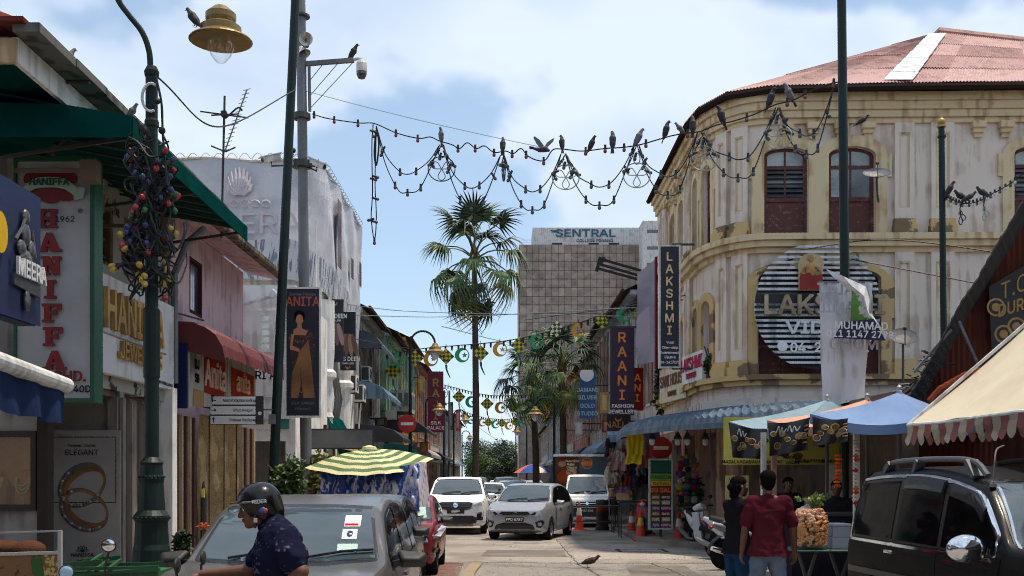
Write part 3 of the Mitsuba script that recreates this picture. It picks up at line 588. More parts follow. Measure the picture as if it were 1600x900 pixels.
c = thing('glass_counter', 'glass topped stall counter with a printed front, bottom left corner', 'counter')
s = 1700 / 7.6; f = FRONT((0 - CX) / s, 7.6, CH); px = lambda x, y: (x / s, (745 - y) / s)
put('front_panel', M().poly([px(-120, 900), px(94, 900), px(94, 866), px(-120, 872)], 0.03, f, -0.03).poly([px(-120, 1130), px(94, 1130), px(94, 900.5), px(-120, 900.5)], 0.03, f, -0.03), mat('fruit_print', (124, 96, 70), (66, 52, 44), 'speck'), c)
pr = M(); r = np.random.default_rng(4)
for i in range(26): pr.poly(affinity.translate(affinity.rotate(affinity.scale(Point(0, 0).buffer(0.013, 8), 1, 0.7), r.uniform(0, 180)), px(r.uniform(66, 92), 0)[0], px(0, r.uniform(866, 898))[1]), 0.003, f)
put('printed_fruit', pr, col(172, 160, 104), c)
pr = M()
for i in range(12): pr.poly(affinity.translate(affinity.rotate(affinity.scale(Point(0, 0).buffer(0.05, 10), 0.35, 1), r.uniform(-40, 40)), px(r.uniform(52, 66), 0)[0], px(0, r.uniform(876, 900))[1]), 0.0045, f)
put('printed_leaf', pr, col(64, 96, 56), c)
put('rail', M().poly([px(-120, 872), px(94, 866), px(94, 861), px(-120, 867)], 0.04, f, -0.03).bar(f.at(*px(94, 905)), f.at(*px(94, 829)), 0.025), col(170, 168, 164), c)
put('glass', M().poly([px(-120, 866), px(92, 860), px(92, 829), px(-120, 836)], 0.006, f, -0.02), 'mat_pane_clear', c)
put('top_edge', M().poly([px(-120, 838), px(93, 831), px(93, 828.5), px(-120, 835)], 0.02, f, -0.03), col(150, 152, 152), c)
put('food_heap', M().ball(f.at(px(26, 0)[0], px(0, 862)[1], -0.2), (0.12, 0.1, 0.07), 2).ball(f.at(px(-20, 0)[0], px(0, 860)[1], -0.25), (0.14, 0.1, 0.06), 2), col(88, 58, 46), c)
cb = thing('green_crate', 'stack of green plastic frames lying beside the lamp post foot', 'crate')
s = 1700 / 10.5; f = FRONT((0 - CX) / s, 10.5, CH); px = lambda x, y: (x / s, (745 - y) / s)
GRN = mat('green_plastic', (44, 92, 58), (34, 74, 48), 'mottle', rough=0.5)
for (x0, y0, x1, y1) in ((96, 890, 248, 886), (98, 882, 160, 876), (110, 884, 158, 878), (120, 898, 250, 890)): put('rail', M().bar(f.at(*px(x0, y0)), f.at(*px(x1, y1)), 0.03), GRN, cb); put('rail', M().bar(f.at(*px(x0, y0), -0.5), f.at(*px(x1, y1), -0.5), 0.03), GRN, cb)
for x, y in ((140, 880), (150, 890), (170, 889)): put('cross_bar', M().bar(f.at(*px(x, y)), f.at(*px(x - 10, y - 8), -0.5), 0.03), GRN, cb)
put('panel', M().span(f.at(*px(98, 990), -0.6), f.at(*px(246, 893), -0.02)), GRN, cb)
# ================================================================ THE PINK SHOP
PINK = mat('pink_wall', (206, 182, 186), (178, 154, 158), 'streak', rough=0.9)
K = thing('pink_shophouse', 'pink two storey shophouse with deep tin eaves next to the jewellery shop', 'building')
put('upper_wall', M().poly(sbox(0, 3.3, 5.5, 6.5).difference(sbox(1.25, 4.9, 2.15, 6.0)), 0.2, SIDE(19.95, 0), -0.2), PINK, K)
w = put('window', M().poly(sbox(1.25, 4.9, 2.15, 6.0).difference(sbox(1.33, 4.97, 2.07, 5.93)), 0.1, SIDE(19.95, 0), -0.1), col(72, 52, 50), K)
put('pane', M().poly(sbox(1.33, 4.97, 1.69, 5.93), 0.02, SIDE(19.95, 0), -0.09).poly(sbox(1.71, 4.97, 2.07, 5.93), 0.02, SIDE(19.95, 0), -0.09), WIN_GLASS, w)
put('canopy_bar', M().bar((FX + 0.02, 20.3, 4.75), (FX + 0.25, 21.3, 4.75), 0.03), DARK_METAL, K)
put('end_wall', M().span((-9, 25.45, 0), (-6.1, 25.6, 6.5)), PINK, K)
put('soffit', M().add([[-5.32, 19.7, 6.3], [-5.32, 26.0, 6.38], [FX, 26.0, 6.55], [FX, 19.7, 6.5]], [[0, 1, 2, 3]]), PINK, K)
EV = mat('tin_eaves', (124, 114, 104), (84, 76, 70), 'streak', rough=0.8)
e = put('eaves', M().bar((-5.24, 19.6, 6.31), (-5.24, 26.1, 6.41), 0.16, 0.05), EV, K)
for i in range(16): put('tin_sheet', M().bar((-5.2, 19.65 + i * 0.405, 6.35 + 0.006 * i), (-6.9, 19.65 + i * 0.405, 7.05), 0.4, 0.012).bar((-5.17, 19.45 + i * 0.405, 6.36 + 0.006 * i), (-5.17, 19.84 + i * 0.405, 6.37 + 0.006 * i), 0.05, 0.09), EV, e)
put('beam', M().span((-6.3, 19.9, 3.15), (-6.0, 25.5, 3.3)), BR, K)
put('back_wall', M().span((-7.7, 19.95, 0), (-7.6, 25.5, 3.2)).span((-7.6, 19.92, 0.0), (-6.2, 19.97, 3.2)), col(132, 116, 108), K)
put('down_pipe', M().tube([(-5.4, 19.75, 6.2), (-5.75, 19.85, 5.95), (-6.0, 19.9, 5.4), (-6.0, 19.9, 3.4)], 0.07, 8), GREY_METAL, K)
aw = thing('red_awning', 'dark red barrel awning with ribbed cover on the pink shophouse', 'awning')
RED = mat('awning_red', (92, 36, 38), (74, 30, 32), 'streak', rough=0.6)
pf = [(-6.08, 4.55), (-5.75, 4.53), (-5.5, 4.46), (-5.3, 4.32), (-5.17, 4.1), (-5.12, 3.88)]
for i in range(23):
    y = 20.1 + i * 0.28
    P = [[(x + b * 0.6, yy, z + b + 0.012 * i / 4) for (x, z) in pf] for yy, b in ((y, 0), (y + 0.06, 0.03), (y + 0.19, 0.03), (y + 0.282, 0))]
    put('rib_panel', M().grid(P), RED, aw)
put('end_cap', M().poly([(x, z) for x, z in pf] + [(-5.12, 3.8), (-6.08, 4.1)], 0.02, FRONT(0, 20.1, 0)), mat('awning_end', (92, 36, 38), rough=0.7), aw)
S = thing('painted_shop_board', 'weathered white signboard with red painted script under the red awning', 'sign')
f = SIDE(20.1, 2.98, -5.85)
put('board', M().poly([(0, 0), (5.4, 0.35), (5.4, 1.3), (0, 1.2)], 0.06, f), mat('weathered_board', (172, 168, 160), (128, 120, 110), 'streak'), S)
put('side_board', M().span((-6.25, 20.0, 2.95), (-5.8, 20.06, 4.15)), col(34, 42, 78), S)
f = SIDE(20.1, 2.98, -5.785)
put('red_patch', M().poly([(1.0, 0.35), (2.5, 0.3), (2.6, 1.1), (1.0, 1.12)], 0.004, f, 0.0), col(150, 58, 50), S)
put('red_patch', M().poly([(3.1, 0.42), (5.2, 0.5), (5.2, 1.05), (3.1, 1.05)], 0.004, f, 0.0), col(150, 60, 46), S)
put('lettering', M().text('Anita', 0.5, f, 0.02, True, 1.8, 0.5, z0=0.006), col(210, 184, 168), S)
put('lettering', M().text('anita', 0.4, f, 0.02, True, 4.15, 0.6, z0=0.006), col(216, 176, 140), S)
put('small_print', M().text('KEDAI SARI', 0.12, f, 0.01, True, 2.0, 0.22).text('DJ', 0.18, f, 0.01, True, 0.5, 0.75).text('SB', 0.16, f, 0.01, True, 0.5, 0.5), PRINT, S)
put('notice', M().poly(sbox(0.25, 0.06, 0.95, 0.36), 0.01, f), col(164, 134, 96), S)
bb = thing('bamboo_blind', 'tan bamboo roll blind let down across the pink shophouse front', 'blind')
REED = mat('reed_blind', (206, 182, 138), (150, 126, 92), 'reed', rough=0.85)
P = [[(FX + 0.02 + 0.02 * math.sin(y * 7 + z * 2.0) + 0.012 * math.sin(z * 9), y, z) for y in np.linspace(21.75, 25.2, 14)] for z in np.linspace(0.35, 2.95, 20)]
put('cloth', M().grid(P), REED, bb)
m = M()
for i in range(130): m.bar((FX + 0.04 + 0.02 * math.sin(21.75 * 7 + i * 0.04), 21.76, 0.36 + i * 0.02), (FX + 0.04, 25.2, 0.36 + i * 0.02), 0.007)
put('reed', m, REED, bb, kind='stuff')
for y in (22.4, 23.6, 24.7): put('cord', M().tube([(FX + 0.06, y, 0.4), (FX + 0.06, y + 0.03, 2.95)], 0.012, 5), col(70, 54, 40), bb)
gr = thing('wooden_grille', 'dark brown wooden folding grille beside the bamboo blind', 'grille')
WOOD = mat('grille_wood', (84, 54, 45), (62, 40, 34), 'grain', rough=0.7)
for i in range(5): put('upright', M().span((FX, 20.25 + i * 0.27, 0.15), (FX + 0.06, 20.33 + i * 0.27, 2.85)), WOOD if i % 2 == 0 else BEIGE, gr)
for z in (0.6, 1.45, 2.5): put('rail', M().span((FX - 0.03, 20.25, z), (FX - 0.002, 21.5, z + 0.08)), WOOD, gr)
gr = thing('wooden_grille', 'dark wooden grille at the far end of the bamboo blind', 'grille')
for i in range(5): put('upright', M().span((FX, 25.3 + i * 0.3, 0.15), (FX + 0.06, 25.38 + i * 0.3, 2.85)), WOOD if i % 2 else BEIGE, gr)
t_ = thing('slim_totem', 'slim black post with a yellow reflector in front of the bamboo blind', 'post')
q = at(318, 800, 17.5)
put('shaft', M().tube([(q[0], 17.5, 0.12), (q[0], 17.5, 1.35)], 0.05, 10).tube([(q[0], 17.5, 1.35), (q[0], 17.5, 1.62)], [0.05, 0.012], 10), BLACK, t_)
put('reflector', M().box((q[0] + 0.01, 17.44, 1.43), (0.05, 0.03, 0.14)), col(206, 186, 84, 0.4), t_)
# ================================================================ THE WRAPPED CORNER BUILDING ON THE LEFT
N_ = thing('wrapped_building', 'white building whose upper storeys are wrapped in peeling pale grey hoarding round a curved corner', 'building')
VINYL = mat('pale_vinyl', (190, 192, 197), (168, 170, 176), 'mottle', rough=0.6)
def w_torn(p, n, uv):
    a = fbm(p.x * 13 + p.y * 13, p.x * 0.5, p.z * 1.6, 4)
    return smoothstep(0.50, 0.60, a)
W['torn'] = w_torn
TORN = mat('torn_vinyl', (190, 193, 198), (112, 120, 130), 'torn', rough=0.6)
def mpath():
    P = [(-13, 33.0), (-6.7, 33.0)] + [(-6.7 + 1.2 * math.sin(t), 34.4 - 1.4 * math.cos(t)) for t in np.linspace(0, math.pi / 2, 10)[1:]] + [(-5.45, 42.0)]
    return np.array(P)
MP = mpath(); ML = np.concatenate([[0], np.cumsum(np.linalg.norm(np.diff(MP, axis=0), axis=1))])
def mw(u, z, n=0.0):
    x, y = np.interp(u, ML, MP[:, 0]), np.interp(u, ML, MP[:, 1]); e = 0.1
    tx, ty = np.interp(np.minimum(u + e, ML[-1]), ML, MP[:, 0]) - np.interp(np.maximum(u - e, 0), ML, MP[:, 0]), np.interp(np.minimum(u + e, ML[-1]), ML, MP[:, 1]) - np.interp(np.maximum(u - e, 0), ML, MP[:, 1])
    L = np.hypot(tx, ty); return np.stack([x + ty / L * n, y - tx / L * n, z], -1)
US = np.linspace(0, ML[-1], 60)
bot = 7.75 - 0.9 * np.clip((US - 5.5) / 9.5, 0, 1) + 0.06 * np.sin(US * 3.1); mid_ = bot + 1.1 + 0.12 * np.sin(US * 1.3); top = 11.3 + 0.05 * np.sin(US * 2.0)
wav = lambda z: 0.05 * np.sin(US * 2.2 + z)
put('hoarding', M().grid(np.stack([mw(US, mid_ + (top - mid_) * t, wav(4 * t)) for t in np.linspace(0, 1, 7)], 1)), VINYL, N_)
put('torn_edge', M().grid(np.stack([mw(US, bot + (mid_ - bot) * t, wav(0) * t - 0.12 * (1 - t)) for t in np.linspace(0, 1, 4)], 1)), TORN, N_)
put('coping', M().tube(mw(US, top + 0.03, 0.0), 0.05, 6), WHITE_METAL, N_)
r = np.random.default_rng(9); us = np.linspace(0.2, ML[-1] - 0.1, 260)
put('barbed_wire', M().tube(np.stack([*mw(us, 11.42 + 0.09 * np.sin(us * 16), 0.09 * np.cos(us * 16)).T], 1), 0.008, 4), CABLE, N_)
FADE = mat('faded_pink_print', (186, 172, 178), (190, 186, 191), 'mottle', rough=0.6)
f = FRONT(-8.25, 32.9, 9.05)
put('lettering', M().text('MEERA', 0.62, f, 0.012, False, 0.45, 0.0, sx=1.25), FADE, N_)
e = M()
for t in np.linspace(0.3, 2.84, 9): e.tube([f.at(0.3 + 0.12 * math.cos(t), 1.15, 0.01), f.at(0.3 + 0.32 * math.cos(t), 1.15 + 0.5 * math.sin(t), 0.01), f.at(0.3 + 0.42 * math.cos(t), 1.3 + 0.7 * math.sin(t), 0.01)], [0.05, 0.08, 0.02], 5)
for k in range(6): e.tube([f.at(0.3 + (k - 2.5) * 0.32 + 0.13 * math.cos(t), 0.9 + 0.1 * math.sin(t), 0.01) for t in np.linspace(0, 5.5, 10)], 0.022, 4)
put('emblem', e, FADE, N_)
u0 = ML[-1] - 6.4; fp = Fr(mw(np.array([u0]), np.array([8.6]))[0] + V(0.1, 0, 0), (0, 1, 0))
put('printed_panel', M().poly(sbox(0, 0, 0.75, 2.2), 0.02, fp), mat('dim_print', (128, 120, 128), (96, 88, 98), 'mottle'), N_)
put('printed_panel', M().poly(sbox(3.2, 0.2, 3.7, 0.9), 0.02, fp).poly(sbox(5.4, 0.3, 5.9, 1.2), 0.02, fp), col(92, 94, 100), N_)
put('wall', M().span((-13, 33.6, 0), (-5.75, 42, 10.6)), WHITE, N_)
put('column', M().lathe([(0.3, 0), (0.3, 3.5), (0.34, 3.55), (0.28, 3.7), (0.3, 4.7), (0.42, 4.8), (0.42, 4.95), (0.32, 5.05), (0.36, 5.6), (0.36, 7.2)], (-5.62, 34.1, 0), 16), WHITE, N_)
aw = thing('shop_awning', 'dark teal awning over the white shop below the silk banners', 'awning'); put('cover', M().grid([[(-5.7 + .45 * v, y, 3.75 - .55 * v ** 2) for v in (0, .5, 1, 1.4, 1.7)] for y in np.linspace(33.2, 37.2, 9)], .01), TEAL, aw); put('fascia', M().span((-5.0, 33.2, 2.55), (-4.94, 37.2, 2.9)), BEIGE, aw)
put('column', M().lathe([(0.3, 0), (0.3, 4.7), (0.42, 4.8), (0.42, 4.95), (0.32, 5.05), (0.36, 6.6)], (-5.62, 38.1, 0), 16), WHITE, N_)
put('door', M().span((-5.76, 34.8, 0.2), (-5.735, 37.4, 3.0)).span((-9, 33.57, 0.2), (-6.3, 33.595, 2.8)), col(96, 74, 60), N_)  # added brown sheets standing in for the dark shop openings
for i in range(3): put('pipe', M().tube([(-5.6, 35.3 + i * 0.5, 6.4), (-5.5, 35.3 + i * 0.5, 5), (-5.45, 35.6 + i * 0.6, 4.3), (-5.6, 36 + i * 0.4, 3.4)], 0.05, 6), GREY_METAL, N_)
# low white annexe between the pink shop and the wrapped building
X_ = thing('white_annexe', 'low white building with a louvred opening behind the leaning pole', 'building')
put('wall', M().poly(sbox(-9, 0, -5.25, 6.55).difference(sbox(-6.15, 4.9, -5.5, 5.85)).difference(sbox(-6.4, 0.2, -5.5, 2.6)), 0.2, FRONT(0, 27.6, 0), -0.2).span((-5.45, 27.65, 0), (-5.3, 32.9, 6.4)), WHITE, X_)
lw = put('louvre_window', M().poly(sbox(-6.2, 4.85, -5.45, 5.9).difference(unary_union([sbox(x, z, x + 0.24, z + 0.13) for x in (-6.12, -5.78) for z in np.arange(4.92, 5.8, 0.18)])), 0.06, FRONT(0, 27.58, 0)), WHITE, X_)
put('room_wall', M().span((-6.2, 28.85, 4.8), (-5.4, 28.9, 5.95)), WHITE, lw)
put('back_room_wall', M().span((-8.8, 30.2, 0), (-5.5, 30.25, 2.9)).span((-8.8, 27.6, 2.85), (-5.5, 30.2, 2.9)), SHUT, X_)
for k in range(3): put('roof_brace', M().bar((-6.6 + k * 0.4, 27.4, 6.0 + 0.2 * k), (-5.5, 27.3, 6.3 - 0.1 * k), 0.06), WHITE_METAL, X_)
put('name_strip', M().span((-6.6, 27.4, 3.15), (-5.3, 27.5, 3.7)), WHITE_METAL, X_)
put('lettering', M().text('SARI AYU', 0.2, FRONT(-5.95, 27.4, 4.15), 0.01, True), PRINT, X_)
put('teal_panel', M().span((-5.75, 27.52, 2.9), (-5.4, 27.56, 3.6)), col(70, 128, 120), X_)
# ================================================================ SHOPHOUSES DOWN THE STREET
SHW = mat('pale_plaster', (190, 184, 176), (138, 130, 122), 'streak'); SHB = mat('blue_grey_plaster', (150, 160, 168), (112, 116, 122), 'streak'); SHY = mat('ochre_front', (196, 158, 92), (156, 120, 72), 'streak')
SHG = mat('mint_plaster', (146, 176, 150), (110, 134, 116), 'streak'); SHP = mat('rose_plaster', (186, 138, 124), (142, 104, 96), 'streak'); ROOF = mat('old_roof_tile', (86, 72, 66), (58, 50, 48), 'mottle')
AWS = [mat('awning_slate', (62, 70, 82), (46, 52, 62), 'streak', rough=0.7), mat('awning_blue', (92, 116, 136), (68, 88, 106), 'streak', rough=0.7), mat('awning_black', (40, 42, 46), (30, 32, 36), 'mottle', rough=0.6), mat('awning_teal', (40, 132, 122), (34, 104, 98), 'mottle', rough=0.7), mat('awning_grey', (140, 140, 138), (108, 108, 106), 'streak', rough=0.7)]
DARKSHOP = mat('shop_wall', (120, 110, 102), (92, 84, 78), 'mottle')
def shophouse(side, y0, y1, H, wm, label, awn=None, shut=None, X=5.5, storeys=2, roof=True, sign=None):
    """A narrow shophouse; side -1 left, 1 right. Front on x = side * X, facing the street."""
    S = thing('shophouse', label, 'building', 'shophouses down the street' if False else None)
    L = y1 - y0; fr = Fr((side * X, y0, 0), (0, 1, 0)) if side < 0 else Fr((side * X, y1, 0), (0, -1, 0))
    nb = max(2, int(L / 1.7)); bw = L / nb; hs = []; fh = (H - 3.6) / (storeys - 1 if storeys > 1 else 1)
    for s in range(storeys - 1):
        for b in range(nb): hs.append((b * bw + 0.4, 3.6 + s * fh + 0.7, b * bw + bw - 0.35, 3.6 + s * fh + fh - 0.5))
    put('front_wall', M().poly(sbox(0, 3.1, L, H).difference(unary_union([sbox(*h) for h in hs])), 0.25, fr, -0.25), wm, S)
    put('party_wall', M().span((side * X, y0 - 0.0, 0), (side * (X + 9), y0 + 0.25, H + 0.2)), wm, S); put('party_wall', M().span((side * X, y1 - 0.25, 0), (side * (X + 9), y1, H)), wm, S)
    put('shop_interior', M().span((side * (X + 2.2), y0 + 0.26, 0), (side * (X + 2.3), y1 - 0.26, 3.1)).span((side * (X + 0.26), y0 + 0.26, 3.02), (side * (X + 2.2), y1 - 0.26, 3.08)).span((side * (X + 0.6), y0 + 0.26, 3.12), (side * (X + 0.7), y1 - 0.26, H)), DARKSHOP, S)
    put('cornice', M().poly(sbox(0, H - 0.18, L, H), 0.3, fr), wm, S); put('ledge', M().poly(sbox(0, 3.35, L, 3.5), 0.2, fr), wm, S)
    for k in (0, L - 0.3): put('pilaster', M().poly(sbox(k, 3.5, k + 0.3, H - 0.18), 0.12, fr).poly(sbox(k, 0, k + 0.3, 3.1), 0.12, fr, -0.25), wm, S)
    for (a, z0, b, z1) in hs:
        w = put('window', M().poly(sbox(a - 0.06, z0 - 0.06, b + 0.06, z1 + 0.06).difference(sbox(a + 0.04, z0 + 0.04, b - 0.04, z1 - 0.04)), 0.08, fr, -0.04), SHW, S)
        if shut:
            put('shutter', M().poly(sbox(a - 0.35, z0, a - 0.02, z1), 0.05, fr, 0.03), shut, w)
            put('shutter', M().poly(sbox(b + 0.02, z0, b + 0.35, z1), 0.05, fr, 0.03), shut, w)
        put('pane', M().poly(sbox(a, z0, b, z1), 0.02, fr, -0.2), WIN_GLASS, w)
    if roof:
        sx = side
        put('roof', M().add([[sx * (X - 0.6), y0 - 0.1, H - 0.05], [sx * (X - 0.6), y1 + 0.1, H - 0.05], [sx * (X + 4.5), y1 + 0.1, H + 2.3], [sx * (X + 4.5), y0 - 0.1, H + 2.3]], [[0, 1, 2, 3]]).bar((sx * (X - 0.6), y0 - 0.1, H - 0.02), (sx * (X - 0.6), y1 + 0.1, H - 0.02), 0.1, 0.1).add([[sx * (X), y0, H], [sx * (X + 4.5), y0, H + 2.25], [sx * (X + 9), y0, H]], [[0, 1, 2]]), ROOF, S)
    if awn:
        for q, (z, d, mt, a0, a1) in enumerate(awn):
            aw = thing('shop_awning', awn_label(side, y0, q), 'awning'); n = max(3, int((a1 - a0) * L / 0.25))
            yy = np.linspace(y0 + a0 * L, y0 + a1 * L, n)
            pr = [(0.02, 0.55), (d * 0.45, 0.48), (d * 0.8, 0.3), (d, 0.0), (d, -0.16)]
            put('cover', M().grid([[(side * (X - u), y, z + v + 0.015 * (k % 2)) for u, v in pr] for k, y in enumerate(yy)]), mt, aw)
            put('end_cap', M().add([[side * (X - u), yy[0] - 0.01, z + v] for u, v in pr] + [[side * (X - 0.02), yy[0] - 0.01, z - 0.16]], [[0, 1, 5], [1, 2, 5], [2, 3, 5], [3, 4, 5]]), mt, aw)
    return S
ALAB = {}
def awn_label(side, y0, q):
    return ALAB.get((side, y0, q), f'awning over the shopfront')
GS, GR = mat('shutter_green', (84, 140, 98), (60, 104, 74), 'streak', rough=0.7), mat('shutter_brown', (128, 86, 62), (98, 66, 50), 'streak', rough=0.7)
ALAB.update({(-1, 42.3, 0): 'blue grey ribbed awning beside the wrapped building, highest on the left', (-1, 42.3, 1): 'black barrel awning low beside the wrapped building', (-1, 42.3, 2): 'dark slate awning halfway up the shophouse with torn plaster',
  (-1, 50.3, 0): 'black barrel awning behind the left no entry sign', (-1, 50.3, 1): 'small turquoise awning near the left no entry sign', (-1, 58.4, 0): 'grey awning below the ochre front with green shutters', (-1, 68.4, 0): 'dark awning under the dark red silk shop banner', (-1, 80.4, 0): 'pale grey awning beyond the silk shop banner', (-1, 95.4, 0): 'distant blue awning on the left row',
  (1, 34.5, 0): 'slate awning behind the purple jewellery banner', (1, 42.5, 0): 'blue awning over the shops right of the food mural', (1, 52.5, 0): 'black awning behind the left side of the food mural', (1, 64.5, 0): 'dark awning above the tricolour parasol', (1, 78.5, 0): 'pale distant awning on the right row', (1, 95.5, 0): 'farthest grey awning on the right row'})
shophouse(-1, 42.3, 50, 8.3, SHW, 'grey shophouse with torn plaster and stacked tin awnings next to the wrapped building', [(4.9, 1.3, AWS[1], 0.02, 0.75), (3.2, 1.9, AWS[2], 0.0, 0.9), (6.9, 1.0, AWS[0], 0.05, 0.85)], None, 5.75)
shophouse(-1, 50.3, 58, 8.4, SHG, 'mint green shophouse with white balcony box behind the left no entry sign', [(3.9, 2.0, AWS[2], 0.0, 1.0), (2.7, 1.6, AWS[3], 0.0, 0.3)], GS, 5.5)
shophouse(-1, 58.4, 68, 9.2, SHY, 'ochre shophouse with bright green shutters left of the silk shop banner', [(2.9, 1.7, AWS[4], 0.0, 0.95)], GS, 5.5)
shophouse(-1, 68.4, 80, 8.8, SHP, 'brown and rose shophouse behind the dark red silk shop banner', [(2.9, 1.8, AWS[2], 0.0, 0.95)], GR, 5.4)
shophouse(-1, 80.4, 95, 8.0, SHW, 'pale shophouse beyond the silk shop banner on the left row', [(2.9, 1.6, AWS[4], 0.1, 0.95)], GR, 5.5)
shophouse(-1, 95.4, 118, 7.6, SHB, 'blue grey shophouse near the far end of the left row', [(2.9, 1.6, AWS[1], 0.1, 0.95)], None, 5.6)
shophouse(-1, 118.4, 150, 8.6, SHW, 'white block with red roof closing the left row', None, None, 5.8)
shophouse(-1, -34, 6.5, 9.0, SHW, 'pale shophouse row on the left beside and behind the viewpoint', None, GR, 8.6)
shophouse(1, -34, 5.6, 8.6, SHB, 'blue grey shophouse row on the right beside and behind the viewpoint', None, GR, 9.2)
Z_ = thing('corner_block', 'cream three storey block across the junction behind the viewpoint', 'building'); put('wall', M().poly(sbox(-16, 0, 16, 10.5).difference(unary_union([sbox(x, z, x + 1.2, z + 1.6) for x in np.arange(-15, 15, 2.2) for z in (4.2, 7.4)])), .3, Fr((0, -40, 0), (-1, 0, 0))), SHW, Z_); put('back_wall', M().span((-16, -43, 0), (16, -42.8, 10.4)), SHW, Z_)
for x in np.arange(-15, 15, 2.2):
    for z in (4.2, 7.4): put('window', M().span((-x - 1.2, -39.95, z), (-x, -39.9, z + 1.6)), WIN_GLASS, Z_)
b_ = thing('balcony_box', 'white boxed balcony with barred window jutting out on the mint green shophouse', 'balcony')
put('box', M().span((-5.5, 53.2, 4.9), (-4.55, 56.5, 5.95)), SHW, b_)
for i in range(3): put('window', M().span((-4.55, 53.5 + i, 5.15), (-4.53, 54.2 + i, 5.8)), col(110, 116, 116), b_); put('window', M().span((-5.4 + 0.3 * i, 53.18, 5.15), (-5.2 + 0.3 * i, 53.2, 5.8)), col(110, 116, 116), b_)
shophouse(1, 34.5, 42.3, 8.0, SHW, 'weathered shophouse overgrown with creeper behind the navy vertical sign', [(2.9, 1.5, AWS[0], 0.0, 0.9)], GR, 5.3)
shophouse(1, 42.5, 52.3, 9.0, SHB, 'pale blue grey shophouse behind the purple jewellery banner', [(2.8, 1.6, AWS[1], 0.0, 0.95)], None, 5.3)
shophouse(1, 52.5, 64.3, 9.4, SHW, 'white shophouse with tall narrow windows behind the blue silver shop banner', [(2.8, 1.7, AWS[2], 0.0, 0.95)], GR, 5.3)
shophouse(1, 64.5, 78.3, 8.6, SHP, 'rose shophouse behind the nearer of the two short palms', [(2.8, 1.7, AWS[0], 0.0, 0.95)], None, 5.2)
shophouse(1, 78.5, 95.3, 8.2, SHW, 'pale shophouse behind the farther short palm', [(2.8, 1.6, AWS[4], 0.0, 0.9)], GR, 5.3)
shophouse(1, 95.5, 122, 7.8, SHB, 'blue white shophouse near the far end of the right row', [(2.8, 1.6, AWS[4], 0.0, 0.9)], None, 5.2)
shophouse(1, 122.5, 150, 7.4, SHW, 'white end building of the right row beside the far trees', None, None, 5.4)
# ================================================================ THE COLLEGE TOWER
C_ = thing('college_tower', 'tall brown panelled college tower block rising over the right row', 'building')
s = 1700 / 150; px = lambda x, y: V((x - CX) / s, 0, CH + (745 - y) / s)
TW = [mat('tower_panel', (150, 138, 128), (126, 114, 106), 'mottle', rough=0.7), mat('tower_panel_dark', (138, 126, 117), (118, 107, 99), 'mottle', rough=0.7), mat('tower_panel_light', (162, 149, 138), (140, 128, 118), 'mottle', rough=0.7)]
TX0, TX1, TZ = px(812, 0)[0], px(1003, 0)[0], px(0, 382)[2]
put('core', M().span((TX0 - 0.05, 150.12, 0), (TX1, 168, TZ)), col(86, 76, 70), C_)
nc, nr = 19, 15; pw, ph = (TX1 - TX0) / nc, 1.19
pd = [shape(M().span((0.03, 0, 0.035), (pw - 0.03, 0.11, ph - 0.035)), t) for t in TW]
for i in range(nc):
    for j in range(nr): share('panel', pd[0 if rng.random() < .6 else 1 + (rng.random() < .45)], T().translate([TX0 + i * pw, 150 + 0.015 * rng.random(), TZ - (j + 1) * ph]), C_)
put('lower_front', M().span((TX0, 150.03, 0), (TX1, 150.12, TZ - nr * ph)), TW[0], C_)
put('side_front', M().span((TX0 - 0.06, 150.2, 0), (TX0 - 0.051, 167, TZ)), TW[1], C_)
CW = mat('parapet_white', (206, 206, 204), (176, 174, 170), 'streak')
put('penthouse', M().span((px(833, 0)[0], 152.5, TZ), (px(1006, 0)[0], 160, px(0, 356)[2] + 0.6)), CW, C_)
for x in (872, 930, 962): put('vent', M().span((px(x - 8, 0)[0], 152.44, TZ + 0.15), (px(x + 8, 0)[0], 152.5, TZ + 0.75)), col(70, 68, 66), C_)
for z in (0.35, 0.7): put('rail', M().bar((TX0, 150.4, TZ + z), (TX1, 150.4, TZ + z), 0.05), WHITE_METAL, C_)
fr = Fr((px(917, 0)[0], 152.45, px(0, 367.5)[2] + 0.35))
put('lettering', M().text('SENTRAL', 1.0, fr, 0.06, True, sx=1.38), mat('sign_blue', (24, 84, 118), rough=0.5), C_)
put('lettering', M().text('COLLEGE PENANG', 0.42, fr, 0.05, True, 1.3, -0.75).text('TEBAL', 0.3, fr, 0.05, True, -4.3, 0.6), col(70, 80, 92), C_)
Y_ = thing('white_tower', 'white tower block with strip windows between the college tower and the corner building', 'building')
px2 = lambda x, y: V((x - CX) / (1700 / 146), 0, CH + (745 - y) / (1700 / 146))
put('wall', M().span((px2(1004, 0)[0], 146, 0), (px2(1060, 0)[0], 149.9, px2(0, 345)[2])), CW, Y_)
for k in range(8): put('strip_window', M().span((px2(1011, 0)[0], 145.95, px2(0, 364 + 26 * k)[2]), (px2(1050, 0)[0], 146, px2(0, 359 + 26 * k)[2])), col(96, 100, 104, 0.3), Y_)
